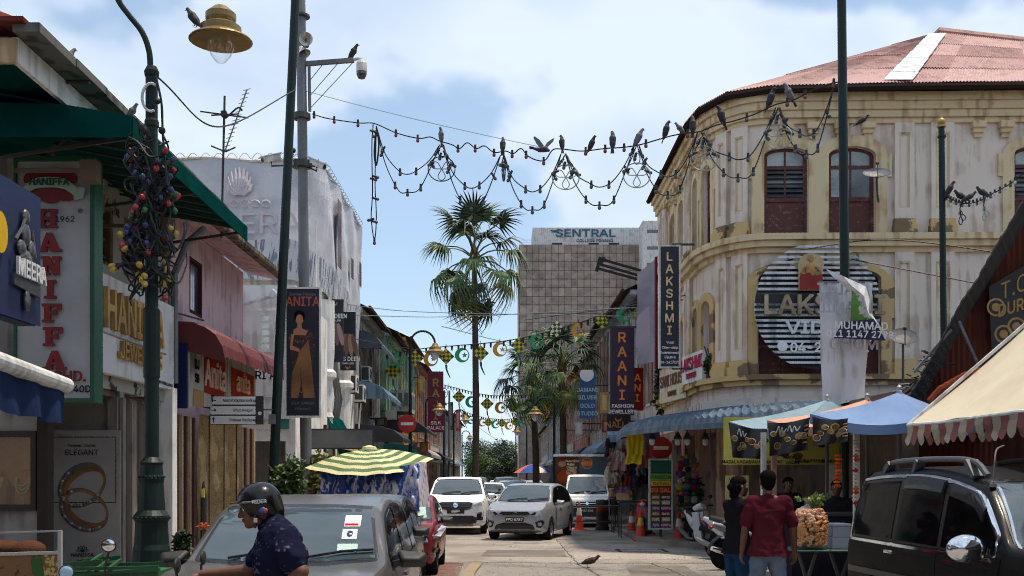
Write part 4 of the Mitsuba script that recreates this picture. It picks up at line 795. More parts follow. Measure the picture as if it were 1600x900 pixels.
# ================================================================ VEGETATION
def leafcloud(m, c, r, n, size, seed, flat=0.5):
    """Leaf quads through a lumpy volume."""
    g = np.random.default_rng(seed); d = g.normal(size=(n, 3)); d /= np.linalg.norm(d, axis=1, keepdims=True)
    lump = 0.55 + 0.6 * meshkit.fbm(d * 2.1 + seed, 3, seed); p = d * (g.random(n) ** 0.42)[:, None] * lump[:, None] * V(*r) + V(*c)
    a = g.normal(size=(n, 3)); a[:, 2] *= flat; a /= np.linalg.norm(a, axis=1, keepdims=True); b = np.cross(a, g.normal(size=(n, 3))); b /= np.linalg.norm(b, axis=1, keepdims=True)
    s_ = size * g.uniform(0.6, 1.4, n)[:, None]; v = np.stack([p - a * s_, p + b * s_ * 0.5, p + a * s_, p - b * s_ * 0.5], 1).reshape(-1, 3)
    k = np.arange(n)[:, None] * 4; return m.add(v, np.hstack([k, k + 1, k + 2, k + 3]))
tl = ['broad dark green tree at the far left of the street end', 'tall dark tree in the middle of the street end', 'rounded tree at the right of the street end', 'low dark tree below the far crowns on the left', 'low tree at the street end beside the white end building', 'pale green tree behind the other far trees']
for k, (x, y, D, r, h, mt) in enumerate([(748, 0, 230, 5, 9.5, 0), (772, 0, 215, 5.5, 9.0, 0), (797, 0, 222, 4.5, 8.6, 0), (757, 0, 190, 3.5, 6.2, 1), (788, 0, 180, 3.6, 6.0, 0), (775, 0, 250, 6, 10.2, 1)]):
    X = (x - CX) / F * D; t = thing('street_tree', tl[k], 'tree', 'trees closing the far end of the street')
    put('trunk', M().tube([(X, D, 0), (X + 0.2, D, 3), (X + 0.1, D, h * 0.75)], [0.35, 0.28, 0.12], 8).tube([(X + 0.15, D, 2.6), (X + r * 0.4, D, h * 0.7)], [0.2, 0.06], 6).tube([(X + 0.15, D, 2.8), (X - r * 0.4, D, h * 0.65)], [0.2, 0.06], 6), BARK, t)
    m = M(); g = random.Random(k)
    for j in range(9): leafcloud(m, (X + g.uniform(-.6, .6) * r, D + g.uniform(-.5, .5) * r, h * g.uniform(0.2, 0.85)), (r * 0.55, r * 0.5, h * 0.24), 900, 0.2, k * 20 + j)
    put('crown', m, LEAF[mt], t)

def fan_leaf(r, seed, droop=0.35, nf=24, pf=0.9):
    """A pleated fan leaf in its own frame: stalk from the origin along +x."""
    g = np.random.default_rng(seed); m = M(); st = r * pf
    m.tube(smooth_path([(0, 0, 0), (st * 0.5, 0, st * 0.16), (st, 0, st * 0.06)], 6), [0.05, 0.04, 0.035, 0.03, 0.028, 0.025], 5)
    h = V(st, 0, st * 0.06)
    for k in range(nf):
        a = math.radians(-118 + 236 * k / (nf - 1)); L = r * (1.0 - 0.22 * abs(a / 2.06) ** 1.5) * g.uniform(0.88, 1.08); w = r * 0.062
        d = V(math.cos(a), math.sin(a), 0); sd = V(-math.sin(a), math.cos(a), 0); dr_ = droop * r * g.uniform(0.6, 1.7); up = 0.12 * r * (1 if k % 2 else -1) * 0.4
        q = [h + d * 0.02, h + d * L * 0.5 + V(0, 0, 0.06 * r - dr_ * 0.12), h + d * L * 0.8 + V(0, 0, -dr_ * 0.5), h + d * L + V(0, 0, -dr_ * 1.25)]
        ws = [0.012, w * 0.75, w * 0.4, 0.004]
        P = np.array([[c - sd * e, c + V(0, 0, abs(up) * (e / w)), c + sd * e] for c, e in zip(q, ws)]); m.grid(P)
    return m
FANS2 = [(shape(fan_leaf(1.0, 13 + k, 0.25 + 0.2 * k, 22, 1.6), LEAF[0]), k) for k in range(4)]
FANS = [(shape(fan_leaf(1.0, 3 + k, 0.2 + 0.16 * k), LEAF[0]), k) for k in range(4)]
def palm(label, base, top, rt, R, n, seed, mts, ang=(72, -62), fans=None):
    g = np.random.default_rng(seed); t = thing('fan_palm', label, 'palm tree')
    base, top = V(*base), V(*top); P = smooth_path([base, base * 0.6 + top * 0.4 + V(0.06, 0, 0), top], 26)
    rr = np.interp(np.linspace(0, 1, 26), [0, 0.06, 0.5, 1], [rt * 1.35, rt * 1.08, rt, rt * 0.8]) * (1 + 0.05 * (np.arange(26) % 2))
    put('trunk', M().tube(P, rr, 12), BARK, t)
    put('crown_shaft', M().lathe([(rt * 0.8, -0.3), (rt * 1.5, 0.1), (rt * 1.3, 0.5), (0.05, 0.9)], top, 10), mat('palm_fibre', (96, 84, 56), (66, 56, 38), 'reed') if 'mat_palm_fibre' not in scene else 'mat_palm_fibre', t)
    for k in range(n):
        f_ = k / (n - 1); az = k * 2.39996 + g.uniform(-.25, .25); el = math.radians(ang[0] + (ang[1] - ang[0]) * f_ ** 0.9 + g.uniform(-8, 8))
        d = V(math.cos(az) * math.cos(el), math.sin(az) * math.cos(el), math.sin(el)); side = V(-math.sin(az), math.cos(az), 0); z = np.cross(d, side)
        if z[2] < 0 and f_ < 0.9: z = -z
        s_ = R * g.uniform(0.85, 1.1); A = np.eye(4); A[:3, 0], A[:3, 1], A[:3, 2], A[:3, 3] = d * s_, np.cross(z, d) * s_, z * s_, top + V(0, 0, 0.45 - 0.5 * f_)
        share('leaf', (fans or FANS)[min(3, int(f_ * 4))][0], T(A), t, m=LEAF[2] if (f_ > mts and g.random() < 0.6) else LEAF[0] if g.random() < 0.35 else LEAF[1])
D = 50; palm('tall fan palm with a slender dark trunk standing alone mid street', at(742, 745 + 1.69 * F / D, D), at(741, 412, D), 0.15, 1.12, 26, 5, 0.8, (80, -66), FANS2)
D = 55; palm('shorter fan palm in front of the college tower, nearer of the pair', at(879, 745 + 1.69 * F / D, D), at(878, 582, D), 0.17, .95, 24, 8, 0.75, (70, -45), FANS2)
D = 66; palm('short fan palm left of its taller neighbour before the college tower', at(838, 745 + 1.69 * F / D, D), at(832, 598, D), 0.2, 1.05, 22, 12, 0.8, (65, -50), FANS2)
def shrub(label, c, r, n, size, mt, seed, stems=7, cat='shrub'):
    t = thing('potted_shrub' if cat == 'plant' else 'shrub', label, cat); g = np.random.default_rng(seed); m = M()
    for k in range(stems): m.tube(smooth_path([(c[0], c[1], c[2] - r[2]), (c[0] + g.uniform(-.4, .4) * r[0], c[1] + g.uniform(-.4, .4) * r[1], c[2]), (c[0] + g.uniform(-.9, .9) * r[0], c[1] + g.uniform(-.8, .8) * r[1], c[2] + g.uniform(.2, .8) * r[2])], 6), 0.015, 4)
    put('stem', m, BARK, t)
    m = M()
    for j in range(5): leafcloud(m, (c[0] + g.uniform(-.4, .4) * r[0], c[1] + g.uniform(-.4, .4) * r[1], c[2] + g.uniform(-.3, .35) * r[2]), (r[0] * .8, r[1] * .8, r[2] * .7), n // 5, size, seed * 9 + j)
    put('foliage', m, LEAF[mt], t); return t
q = at(448, 735, 21.5); shrub('leafy green bush behind the roof of the parked silver car', (q[0], 21.5, 1.35), (0.45, 0.4, 1.0), 1500, 0.07, 1, 2)
q = at(500, 735, 24); shrub('reddish green croton bush left of the striped parasol', (q[0], 24, 1.4), (0.5, 0.4, 1.0), 1300, 0.08, 2, 3)
q = at(1022, 580, 33.6); shrub('creeper growing up the wall behind the navy vertical sign', (q[0] + 0.25, 33.6, 4.6), (0.35, 0.5, 1.6), 1500, 0.1, 0, 4, cat='creeper')
q = at(1106, 592, 26.3); shrub('small plant rooted on the ledge beside the small pink shop sign', (q[0], 26.1, 4.45), (0.18, 0.18, 0.45), 260, 0.07, 0, 5, 3, 'plant')
q = at(285, 850, 17.3); shrub('spiky plant at the foot of the wooden grille', (q[0], 17.4, 0.5), (0.2, 0.2, 0.4), 300, 0.09, 0, 6, 5, 'plant')
q = at(1085, 760, 27.2); shrub('dark foliage under the blue awning', (q[0], 27.4, 1.3), (0.4, 0.3, 0.7), 700, 0.08, 0, 7, 5)
t = thing('flower', 'small orange red flower spray in front of the slim black post', 'flower'); q = at(318, 822, 17.2)
put('stem', M().tube([(q[0] - 0.1, 17.2, 0.1), (q[0], 17.2, q[2])], 0.008, 4), LEAF[1], t)
for k in range(6): a = k * 1.05; put('petal', M().tube([q, q + V(0.07 * math.cos(a), 0.02, 0.05 * math.sin(a)), q + V(0.13 * math.cos(a), 0, 0.06 * math.sin(a) - 0.01)], [0.008, 0.02, 0.004], 5), col(206, 104, 72), t)

for k, (x, y, D, lb) in enumerate(((548, 600, 38.5, 'air conditioner box on the white wall below the silk banners'), (562, 615, 40.5, 'second air conditioner box farther along the white wall'), (590, 585, 44, 'air conditioner box under the torn plaster of the grey shophouse'))):
    t = thing('air_conditioner', lb, 'air conditioner'); p = V(-5.3 if k < 2 else -5.5, D, at(0, y, D)[2]); put('case', M().box(p, (.34, .8, .6)), WHITE_METAL, t); put('fan_grille', M().lathe([(.22, 0), (.22, .02), (.18, .02), (.18, 0)], p + V(.17, 0, 0), 16, R=np.array([[0, 0, 1], [0, 1, 0], [-1, 0, 0]])), DARK_METAL, t); put('front_grille', M().box(p - V(0, .41, 0), (.28, .02, .5)), DARK_METAL, t); put('bracket', M().bar(p - V(.2, 0, .33), p + V(.15, 0, -.33), .04), DARK_METAL, t); put('pipe', M().tube(smooth_path([p + V(0, .3, -.3), p + V(-.05, .35, -.8), p + V(-.1, .3, -1.5)], 8), .03, 5), WHITE_METAL, t)
# ================================================================ VEHICLES
from scipy.interpolate import PchipInterpolator
def paint(name, c, metal=0.35, c2=None): return mat('paint_' + name, c, c2, 'grain', rough=0.22, metal=metal, coat=1.0)
SCREEN = mat('windscreen', (52, 66, 74), rough=0.05, spec=1.0, coat=1.0)
SIDEGLASS = mat('side_glass', (12, 13, 15), rough=0.05, spec=0.06)
LENS = mat('headlamp_lens', (172, 178, 184), (96, 100, 106), 'grain', rough=0.1, spec=1.0, coat=1.0)
AMBER = mat('amber_lens', (200, 120, 40), rough=0.15, coat=1.0)
GRILLE = mat('grille_black', (20, 21, 23), rough=0.35)
PLATE = mat('plate_black', (18, 18, 20), rough=0.5); PLATEW = col(220, 220, 216, 0.5)
def wheel_shapes(r, w=0.19, spokes=10):
    R = np.array([[1, 0, 0], [0, 0, 1], [0, -1, 0]], float)
    t = M().lathe([(r * 0.66, -w / 2), (r * 0.93, -w / 2), (r, -w * 0.36), (r, w * 0.36), (r * 0.93, w / 2), (r * 0.66, w / 2), (r * 0.66, -w / 2)], n=28, R=R)
    m = M().lathe([(r * 0.68, -w * 0.35), (r * 0.68, w * 0.42), (r * 0.62, w * 0.42), (r * 0.6, w * 0.2), (r * 0.6, -w * 0.35)], n=28, R=R).lathe([(0.02, w * 0.3), (r * 0.18, w * 0.3), (r * 0.2, w * 0.1), (0.02, w * 0.1)], n=12, R=R)
    for k in range(spokes):
        a = k / spokes * 2 * math.pi + (0.14 if k % 2 else -0.14); m.bar((0.1 * r * math.cos(a), w * 0.24, 0.1 * r * math.sin(a)), (r * 0.62 * math.cos(a), w * 0.3, r * 0.62 * math.sin(a)), r * 0.11, 0.02, up=(0, 1, 0))
    d = M().lathe([(0.01, 0), (r * 0.6, 0), (r * 0.6, -0.02), (0.01, -0.02)], n=16, R=R)
    return shape(t, TYRE, 40), shape(m, RIM, 40), shape(d, BLACK)
WH = {}
class Car:
    def __init__(s, key, S, pm):
        s.k, s.S, s.pm = key, S, pm; L, Wd, H = S['L'], S['W'], S['H']; hl = L / 2
        cx, cz = S['cowl']; fx, fz = S['rf']; rx, rz = S['rr']; bx_, bz = S['tb']; nz = S['nose']; tz = S['tail']
        top = [(hl, nz - 0.2), (hl - 0.03, nz - 0.06), (hl - 0.12, nz), ((hl + cx) / 2, (nz + cz) / 2 + S.get('hood', 0.05)), (cx, cz), (cx * 0.5 + fx * 0.5, (cz + fz) / 2 + 0.025), (fx, fz), ((fx + rx) / 2, H), (rx, rz), (rx * .5 + bx_ * .5, (rz + bz) / 2 + 0.02), (bx_, bz), (-hl + 0.1, tz + 0.02), (-hl + 0.02, tz - 0.05), (-hl, tz - 0.2)]
        top = sorted(dict(top).items()); s.top = PchipInterpolator(*zip(*top))
        zb = S['belt']; s.belt = PchipInterpolator([-hl, 0, hl], [zb[1], (zb[0] + zb[1]) / 2, zb[0]])
        pl = S.get('plan', [(-1, .80), (-.985, .88), (-.94, .955), (-.7, .99), (0, 1), (.6, .985), (.86, .94), (.95, .87), (.985, .78), (1, .68)])
        s.plan = PchipInterpolator([a * hl for a, _ in pl], [b * Wd / 2 for _, b in pl]); cl = S.get('clear', 0.2)
        s.bot = PchipInterpolator([-hl, -hl + .25, -hl + 0.6, hl - .6, hl - .25, hl], [cl + .16, cl + 0.03, cl, cl, cl + 0.02, cl + .1])
        xs = np.unique(np.concatenate([np.linspace(-hl, hl, 64), hl - np.array([.01, .025, .05, .09]), -hl + np.array([.01, .025, .05, .09])])); rings = []
        tm = S.get('tumble', 0.3)
        for x in xs:
            zt, z0, hw = float(s.top(x)), float(s.bot(x)), float(s.plan(x)); z1 = min(float(s.belt(x)), zt - 0.05); h = zt - z1
            wb = hw * 0.965; wr = max(wb - tm * h * 0.85, wb * 0.55); zm = z0 + (z1 - z0) * 0.55
            half = [(0, z0), (hw * .6, z0), (hw * .9, z0 + .01), (hw * .975, z0 + .07), (hw * .995, z0 + .18 * (z1 - z0) + .05), (hw, zm), (hw * .992, z1 - .12 * (z1 - z0)), (wb, z1), (wb + (wr - wb) * .4, z1 + .38 * h), (wb + (wr - wb) * .8, z1 + .74 * h), (wr - .015, z1 + .9 * h), (wr - min(.07, .2 * h), z1 + .965 * h), (wr * .62, z1 + .99 * h), (wr * .3, zt - .001), (0, zt)]
            half = np.array(half); full = np.vstack([half, (half * V(-1, 1))[-2:0:-1]])
            rings.append(np.stack([full[:, 0] * 0 + x, full[:, 0], full[:, 1]], 1))
        m = M().rings(rings).mesh(); m.fix_normals()
        b = m3.Manifold(m3.Mesh(np.asarray(m.vertices, np.float32), np.asarray(m.faces, np.uint32)))
        r = S['r']
        for wx in S['wheels']:
            for sg in (-1, 1): b = b - m3.Manifold.cylinder(0.34, r * 1.16, r * 1.16, 40).rotate((90, 0, 0)).translate((wx, sg * (Wd / 2 - 0.1) + 0.17, r + 0.01))
        s.body = b; a = b.to_mesh(); s.mesh = trimesh.Trimesh(a.vert_properties[:, :3], a.tri_verts, process=False)
        s.sc = mi.load_dict({'type': 'scene', 'm': {'type': 'ply', 'filename': meshkit.write_ply(m), 'face_normals': True}})
        s.parts = []
        s.parts.append(('body', s.mesh, pm, 28, None))
    def hit(s, p, ax, sg):
        o = np.array(p, float); o[:, ax] = sg * 8.0; d = np.zeros(3); d[ax] = -sg
        r_ = mi.Ray3f(mi.Point3f(o.T.copy()), mi.Vector3f(*[float(x) for x in d])); si = s.sc.ray_intersect(r_); t = np.array(si.t); ok = np.isfinite(t)
        o[:, ax] = sg * (8.0 - np.where(ok, t, 0))
        if not ok.all() and ok.any():
            bad = np.where(~ok)[0]; good = np.where(ok)[0]
            for b in bad: o[b, ax] = o[good[np.argmin(np.linalg.norm(p[good] - p[b], axis=1))], ax]
        return o
    def panel(s, name, poly, view, m, off=0.006, thick=0.03, parent=None, both=False, size=0.14):
        """A panel cut to poly and laid on the body, seen from the front, the left side, the rear or the top."""
        ax, sg, ij = {'front': (0, 1, (1, 2)), 'rear': (0, -1, (1, 2)), 'side': (1, 1, (0, 2)), 'top': (2, 1, (0, 1))}[view]
        if not hasattr(poly, 'geom_type'): poly = Polygon(poly)
        out = M()
        for g in getattr(poly, 'geoms', [poly]):
            g = g.simplify(0.003); v, f = trimesh.creation.triangulate_polygon(g, engine='earcut'); v3 = np.hstack([v, np.zeros((len(v), 1))])
            v3, f = trimesh.remesh.subdivide_to_size(v3, f, size); t = trimesh.Trimesh(v3, f, process=True); v3, f = np.array(t.vertices), np.array(t.faces)
            p = np.zeros((len(v3), 3)); p[:, ij[0]], p[:, ij[1]] = v3[:, 0], v3[:, 1]; p = s.hit(p, ax, sg); q = p.copy(); p[:, ax] += sg * off; q[:, ax] -= sg * thick
            e = np.sort(np.vstack([f[:, [0, 1]], f[:, [1, 2]], f[:, [2, 0]]]), axis=1); u, c = np.unique(e, axis=0, return_counts=True); e = u[c == 1]; n = len(p)
            f = f if view in ('front', 'top') else f[:, ::-1]
            out.add(np.vstack([p, q]), np.vstack([f, f[:, ::-1] + n, np.stack([e[:, 0], e[:, 1], e[:, 1] + n], 1), np.stack([e[:, 0], e[:, 1] + n, e[:, 0] + n], 1)]))
        me = out.mesh(); s.parts.append((name, me, m, 32, parent))
        if both:
            w = me.copy(); w.vertices = w.vertices * (V(1, -1, 1) if view in ('side', 'front', 'rear', 'top') else 1); w.invert(); s.parts.append((name, w, m, 32, parent))
    def add(s, name, m, mt, smooth=30, parent=None): s.parts.append((name, m.mesh(), mt, smooth, parent))
    def place(s, nose, hd, label, cat, group=None, wheels=True, z=0.0):
        S = s.S; h = unit(V(hd[0], hd[1], 0)); l = V(-h[1], h[0], 0); c = V(nose[0], nose[1], z) - h * S['L'] / 2
        A = np.eye(4); A[:3, 0], A[:3, 1], A[:3, 2], A[:3, 3] = h, l, V(0, 0, 1), c; tw = T(A); k = thing(s.k, label, cat, group); made = {}
        if not hasattr(s, 'dicts'): s.dicts = [(n, mikit.ply(me, mt, sm), pa) for n, me, mt, sm, pa in s.parts]
        for n, d, pa in s.dicts:
            q = share(n, d, tw, made.get(pa, k)); made.setdefault(n, q)
        kk = (S['r'], S.get('spokes', 10)); WH[kk] = WH.get(kk) or wheel_shapes(*[kk[0], 0.19, kk[1]])
        for wx in S['wheels']:
            for sg in (-1, 1):
                B_ = np.eye(4); B_[:3, 3] = (wx, sg * (S['W'] / 2 - 0.115), S['r'])
                if sg < 0: B_[:3, :3] = np.diag([-1, -1, 1])
                w = newkey('wheel', k)
                for n, d in zip(('tyre', 'rim', 'brake'), WH[kk]): share(n, d, T(A @ B_), w)
        return k
    def common(s, plate=None, lamps=True, doors=True, pz=None):
        S = s.S; cx, cz = S['cowl']; fx, fz = S['rf']; rx, rz = S['rr']; bx_, bz = S['tb']; hw = S['W'] / 2; tm = S.get('tumble', .3)
        wb = float(s.plan(cx)) * .965; zb = float(s.belt(cx)); lo, hi = cz + 0.03, fz - 0.035
        wl, wh = wb - tm * max(lo - zb, 0) - 0.085, wb - tm * .85 * (hi - zb) - 0.1
        scr = Polygon([(-wl, lo), (-wl * .5, lo - .02), (wl * .5, lo - .02), (wl, lo), (wh, hi), (wh * .5, hi + .015), (-wh * .5, hi + .015), (-wh, hi)])
        s.panel('windscreen', scr, 'front', SCREEN, 0.012, 0.05)
        s.panel('windscreen_trim', scr.buffer(0.025).difference(scr.buffer(-0.004)), 'front', GRILLE, 0.007, 0.05)
        for y in (-.45, .12): s.add('wiper', M().tube(s.off_screen([(y, lo - .01), (y + .3, lo + .035), (y + .55, lo + .05)]), 0.012, 5), BLACK)
        # side glass: from the A pillar to the rear
        zl = lambda x: float(s.belt(x)) + 0.035; zu = lambda x: float(s.top(x)) - 0.095 - S.get('wtop', 0)
        xa = [x for x in np.linspace(cx, fx, 30) if zu(x) - zl(x) > 0.05][0] - 0.06; xe = S.get('side_end', bx_ * .35 + rx * .65)
        xm = S.get('bpillar', 0.02)
        def glass(a, b): X = np.linspace(a, b, 10); return Polygon([(x, zl(x)) for x in X] + [(x, zu(x)) for x in X[::-1]])
        cuts = [xa, xm + .04] , [xm - .04, S.get('cpillar', rx + .12) + .03]
        gl = [glass(a, b) for a, b in cuts]
        if S.get('cpillar', rx + .12) - .05 > xe + .1: gl.append(glass(S.get('cpillar', rx + .12) - .05, xe))
        allg = unary_union([g.buffer(0) for g in gl]); s.allg = allg
        s.panel('window_trim', allg.buffer(0.022).buffer(0.05).buffer(-0.05), 'side', GRILLE, 0.004, 0.03, both=True)
        for g in gl: s.panel('side_window', g.buffer(-.004), 'side', SIDEGLASS, 0.01, 0.03, both=True)
        if doors:
            zs = lambda x: float(s.bot(x)) + 0.13
            ar = unary_union([Point(w, S['r']).buffer(S['r'] * 1.2) for w in S['wheels']])
            xf = cx - 0.12
            for a, b in ((xm + .006, xf), (S.get('cpillar', rx + .12) - .25, xm - .006)):
                X = np.linspace(a, b, 8); d = Polygon([(x, zs(x)) for x in X] + [(x, float(s.belt(x)) + .008) for x in X[::-1]]).difference(ar)
                s.panel('door', d, 'side', s.pm, 0.007, 0.02, both=True)
            for x in (xm + .16, S.get('cpillar', rx + .12) - .1): s.panel('door_handle', Polygon([(x, .9 * zl(x) - .03), (x + .19, .9 * zl(x) - .03), (x + .19, .9 * zl(x)), (x, .9 * zl(x))]), 'side', S.get('handle', s.pm), 0.035, 0.01, both=True)
        mx, mz = cx - .32, zl(cx - .3) + .06
        for sg in (1, -1):
            mm = M().man(m3.Manifold.batch_hull([m3.Manifold.sphere(.03, 14).translate((mx + a, sg * (hw + .1 + b), mz + c_)) for a, b, c_ in ((-.03, -.08, .04), (-.03, .09, .025), (-.03, -.07, -.04), (-.03, .085, -.035), (.05, -.05, .0), (.03, .05, -.005))])).bar((mx + .02, sg * (hw - .1), mz - .05), (mx, sg * (hw + .04), mz - .02), .05)
            s.add('mirror', mm, S.get('mirror', s.pm)); s.add('mirror_glass', M().box((mx - .058, sg * (hw + .1), mz - .002), (.01, .15, .075)), CHROME, False, None)
        hl = S['L'] / 2; n = S['nose']; pz = pz or n - .34
        if plate:
            s.panel('number_plate', sbox(-.25, pz, .25, pz + .12), 'front', PLATE, 0.02, .02)
            x = float(s.hit(V(0, 0, pz + .06)[None], 0, 1)[0, 0]) + .026
            s.add('plate_lettering', M().text(plate, .07, Fr((x, 0, pz + .028), (0, 1, 0)), .004, True), PLATEW, False, 'number_plate')
        s.panel('rear_lamp', [(-hw * .93, S['tail'] - .25), (-hw * .62, S['tail'] - .25), (-hw * .62, S['tail'] - .02), (-hw * .93, S['tail'] - .02)], 'rear', mat('tail_lamp', (150, 24, 24), rough=.15, coat=1.0) if 'mat_tail_lamp' not in scene else 'mat_tail_lamp', .012, .03, both=True)
        s.panel('rear_window', [(-wl * .85, bz + .04), (wl * .85, bz + .04), (wh * .85, rz - .05), (-wh * .85, rz - .05)], 'rear', SIDEGLASS, .01, .04)
        s.add('underside', M().box((0, 0, float(s.bot(0)) + .02), (S['L'] * .9, S['W'] * .55, .05)), BLACK, False)
    def off_screen(s, yz):
        p = np.array([(0, y, z) for y, z in yz], float); q = s.hit(p, 0, 1); q[:, 0] += .03; q[:, 2] += .012; return q
def sq(y0, z0, y1, z1, r=0.015): return sbox(y0 + r, z0 + r, y1 - r, z1 - r).buffer(r, 3)
mir = lambda P: [(-y, z) for y, z in P]

# silver hatchback coming towards us
HATCH = dict(L=3.9, W=1.735, H=1.515, cowl=(1.02, 1.02), rf=(0.32, 1.45), rr=(-1.25, 1.44), tb=(-1.75, 1.05), nose=.84, tail=1.02, belt=(.86, .98), wheels=(1.22, -1.28), r=.29, clear=.19, bpillar=-.12, cpillar=-.98, hood=.06)
def hatch_front(c, chrome=True):
    n = c.S['nose']; hw = c.S['W'] / 2
    c.panel('headlight', [(.40, n - .17), (.58, n - .19), (.79, n - .10), (.82, n + .0), (.72, n + .03), (.55, n - .05)], 'front', LENS, .012, .04, both=True)
    c.panel('headlight_mask', [(.42, n - .155), (.54, n - .165), (.60, n - .09), (.54, n - .075)], 'front', GRILLE, .016, .03, both=True)
    c.panel('upper_grille', [(-.42, n - .13), (-.36, n - .07), (.36, n - .07), (.42, n - .13), (.3, n - .17), (-.3, n - .17)], 'front', GRILLE, .008, .03)
    if chrome: c.panel('grille_bar', [(-.42, n - .155), (-.3, n - .195), (.3, n - .195), (.42, n - .155), (.42, n - .13), (.28, n - .172), (-.28, n - .172), (-.42, n - .13)], 'front', CHROME, .02, .03)
    c.panel('emblem', affinity.scale(Point(0, n - .12).buffer(.075, 12), 1, .7).difference(affinity.scale(Point(0, n - .12).buffer(.05, 12), 1, .7)), 'front', CHROME, .03, .02)
    c.panel('lower_grille', [(-.5, n - .42), (-.56, n - .53), (-.42, n - .56), (.42, n - .56), (.56, n - .53), (.5, n - .42), (.3, n - .36), (-.3, n - .36)], 'front', GRILLE, .006, .03)
    for z in (.45, .5): c.panel('grille_slat', sq(-.48, n - z - .012, .48, n - z + .006, .004), 'front', col(52, 54, 58, .4), .016, .02)
    c.panel('fog_recess', [(.56, n - .34), (.74, n - .28), (.78, n - .36), (.7, n - .5), (.6, n - .48)], 'front', GRILLE, .008, .03, both=True)
    c.panel('fog_lamp', Point(.68, n - .4).buffer(.05, 10), 'front', LENS, .016, .03, both=True)
    c.panel('bumper_lip', sq(-.7, n - .62, .7, n - .585, .01), 'front', RIM, .02, .03)
c = Car('hatchback', HATCH, paint('silver', (156, 160, 166), .4)); c.common('PPD 8787', pz=.5); hatch_front(c)
a14 = math.radians(15); c.place((0.32, 28.75), (-math.sin(a14), -math.cos(a14)), 'silver hatchback turning towards us in the middle of the road', 'car')
# white SUV
SUVS = dict(L=4.52, W=1.83, H=1.69, cowl=(1.05, 1.16), rf=(.35, 1.62), rr=(-1.55, 1.6), tb=(-2.05, 1.18), nose=1.0, tail=1.1, belt=(1.0, 1.1), wheels=(1.32, -1.36), r=.35, clear=.24, bpillar=-.1, cpillar=-1.1)
c = Car('suv', SUVS, paint('white', (224, 226, 228), 0.0)); c.common('PFV 4309', pz=.62)
c.panel('headlight', [(.46, .86), (.5, .82), (.86, .87), (.87, .97), (.8, .99)], 'front', LENS, .012, .04, both=True)
c.panel('grille', [(-.46, .8), (-.5, .92), (-.4, .96), (.4, .96), (.5, .92), (.46, .8), (.3, .74), (-.3, .74)], 'front', GRILLE, .01, .03)
for k in range(4): c.panel('grille_bar', sq(-.44, .775 + k * .045, .44, .787 + k * .045, .003), 'front', col(92, 96, 100, .3), .02, .02)
c.panel('emblem', Point(0, .87).buffer(.075, 12), 'front', CHROME, .03, .02)
c.panel('chrome_line', [(-.5, .78), (-.3, .715), (.3, .715), (.5, .78), (.5, .8), (.3, .735), (-.3, .735), (-.5, .8)], 'front', CHROME, .02, .02)
c.panel('lower_grille', [(-.6, .34), (-.62, .5), (-.5, .56), (.5, .56), (.62, .5), (.6, .34)], 'front', GRILLE, .008, .03)
c.panel('skid_plate', sq(-.5, .29, .5, .335), 'front', RIM, .02, .03)
c.panel('side_intake', [(.6, .42), (.84, .44), (.88, .7), (.62, .62)], 'front', GRILLE, .008, .03, both=True)
c.panel('intake_trim', [(.62, .6), (.86, .68), (.86, .72), (.6, .64)], 'front', RIM, .02, .03, both=True)
c.place((-1.36, 31.6), (0, -1), 'white SUV with black grille driving behind the silver hatchback', 'car')
# white van
VANS = dict(L=3.4, W=1.56, H=1.78, cowl=(1.36, 1.12), rf=(.86, 1.69), rr=(-1.5, 1.73), tb=(-1.66, 1.2), nose=.98, tail=1.1, belt=(1.08, 1.12), wheels=(1.15, -1.15), r=.27, clear=.2, bpillar=.1, cpillar=-.8, hood=.02, tumble=.16, spokes=8,
            plan=[(-1, .9), (-.98, .95), (-.9, .985), (0, 1), (.8, .99), (.93, .95), (.98, .87), (1, .78)])
c = Car('van', VANS, paint('van_white', (216, 218, 218), 0.0)); c.common('PHZ 928', pz=.5)
c.panel('headlight', sq(.4, .72, .7, .88, .03), 'front', mat('dull_lens', (178, 172, 150), (140, 134, 114), 'grain', rough=.2, coat=1.0), .012, .04, both=True)
c.panel('grille', sq(-.38, .74, .38, .86, .02), 'front', GRILLE, .008, .03); c.panel('grille_bar', sq(-.36, .79, .36, .81, .005), 'front', CHROME, .02, .02)
c.panel('emblem', Point(0, .8).buffer(.05, 10), 'front', CHROME, .03, .02)
c.panel('bumper', sq(-.72, .36, .72, .66, .03), 'front', BLACK, .03, .04)
c.place((2.82, 36.2), (-.06, -1), 'small white van parked behind the folding tables', 'van')
# champagne car at the kerb, nearest
CHAMP = dict(L=4.2, W=1.70, H=1.53, cowl=(0.95, 1.03), rf=(0.22, 1.455), rr=(-1.35, 1.46), tb=(-1.85, 1.08), nose=.86, tail=1.05, belt=(.9, 1.0), wheels=(1.3, -1.3), r=.29, clear=.19, bpillar=-.2, cpillar=-1.1, mirror=BLACK)
c = Car('sedan', CHAMP, paint('champagne', (94, 94, 94), .5)); c.common('PKT 4172', pz=.5); hatch_front(c)
g = c.S
scr = lambda y, z, w, h: [(y, z), (y + w, z), (y + w - .004, z + h), (y - .004, z + h)]
c.panel('permit_sticker', scr(.40, 1.29, .13, .085), 'front', col(226, 226, 224), .016, .02)
c.panel('sticker_mark', scr(.405, 1.295, .11, .018), 'front', col(170, 40, 44), .018, .02)
x = float(c.hit(V(0, .46, 1.33)[None], 0, 1)[0, 0])
rot = unit(V(-.86, 0, .5)); c.add('sticker_letter', M().text('P', .07, Fr(V(x + .02 + .004, .455, 1.31), (0, 1, 0), rot), .004, True), col(40, 60, 110), False)
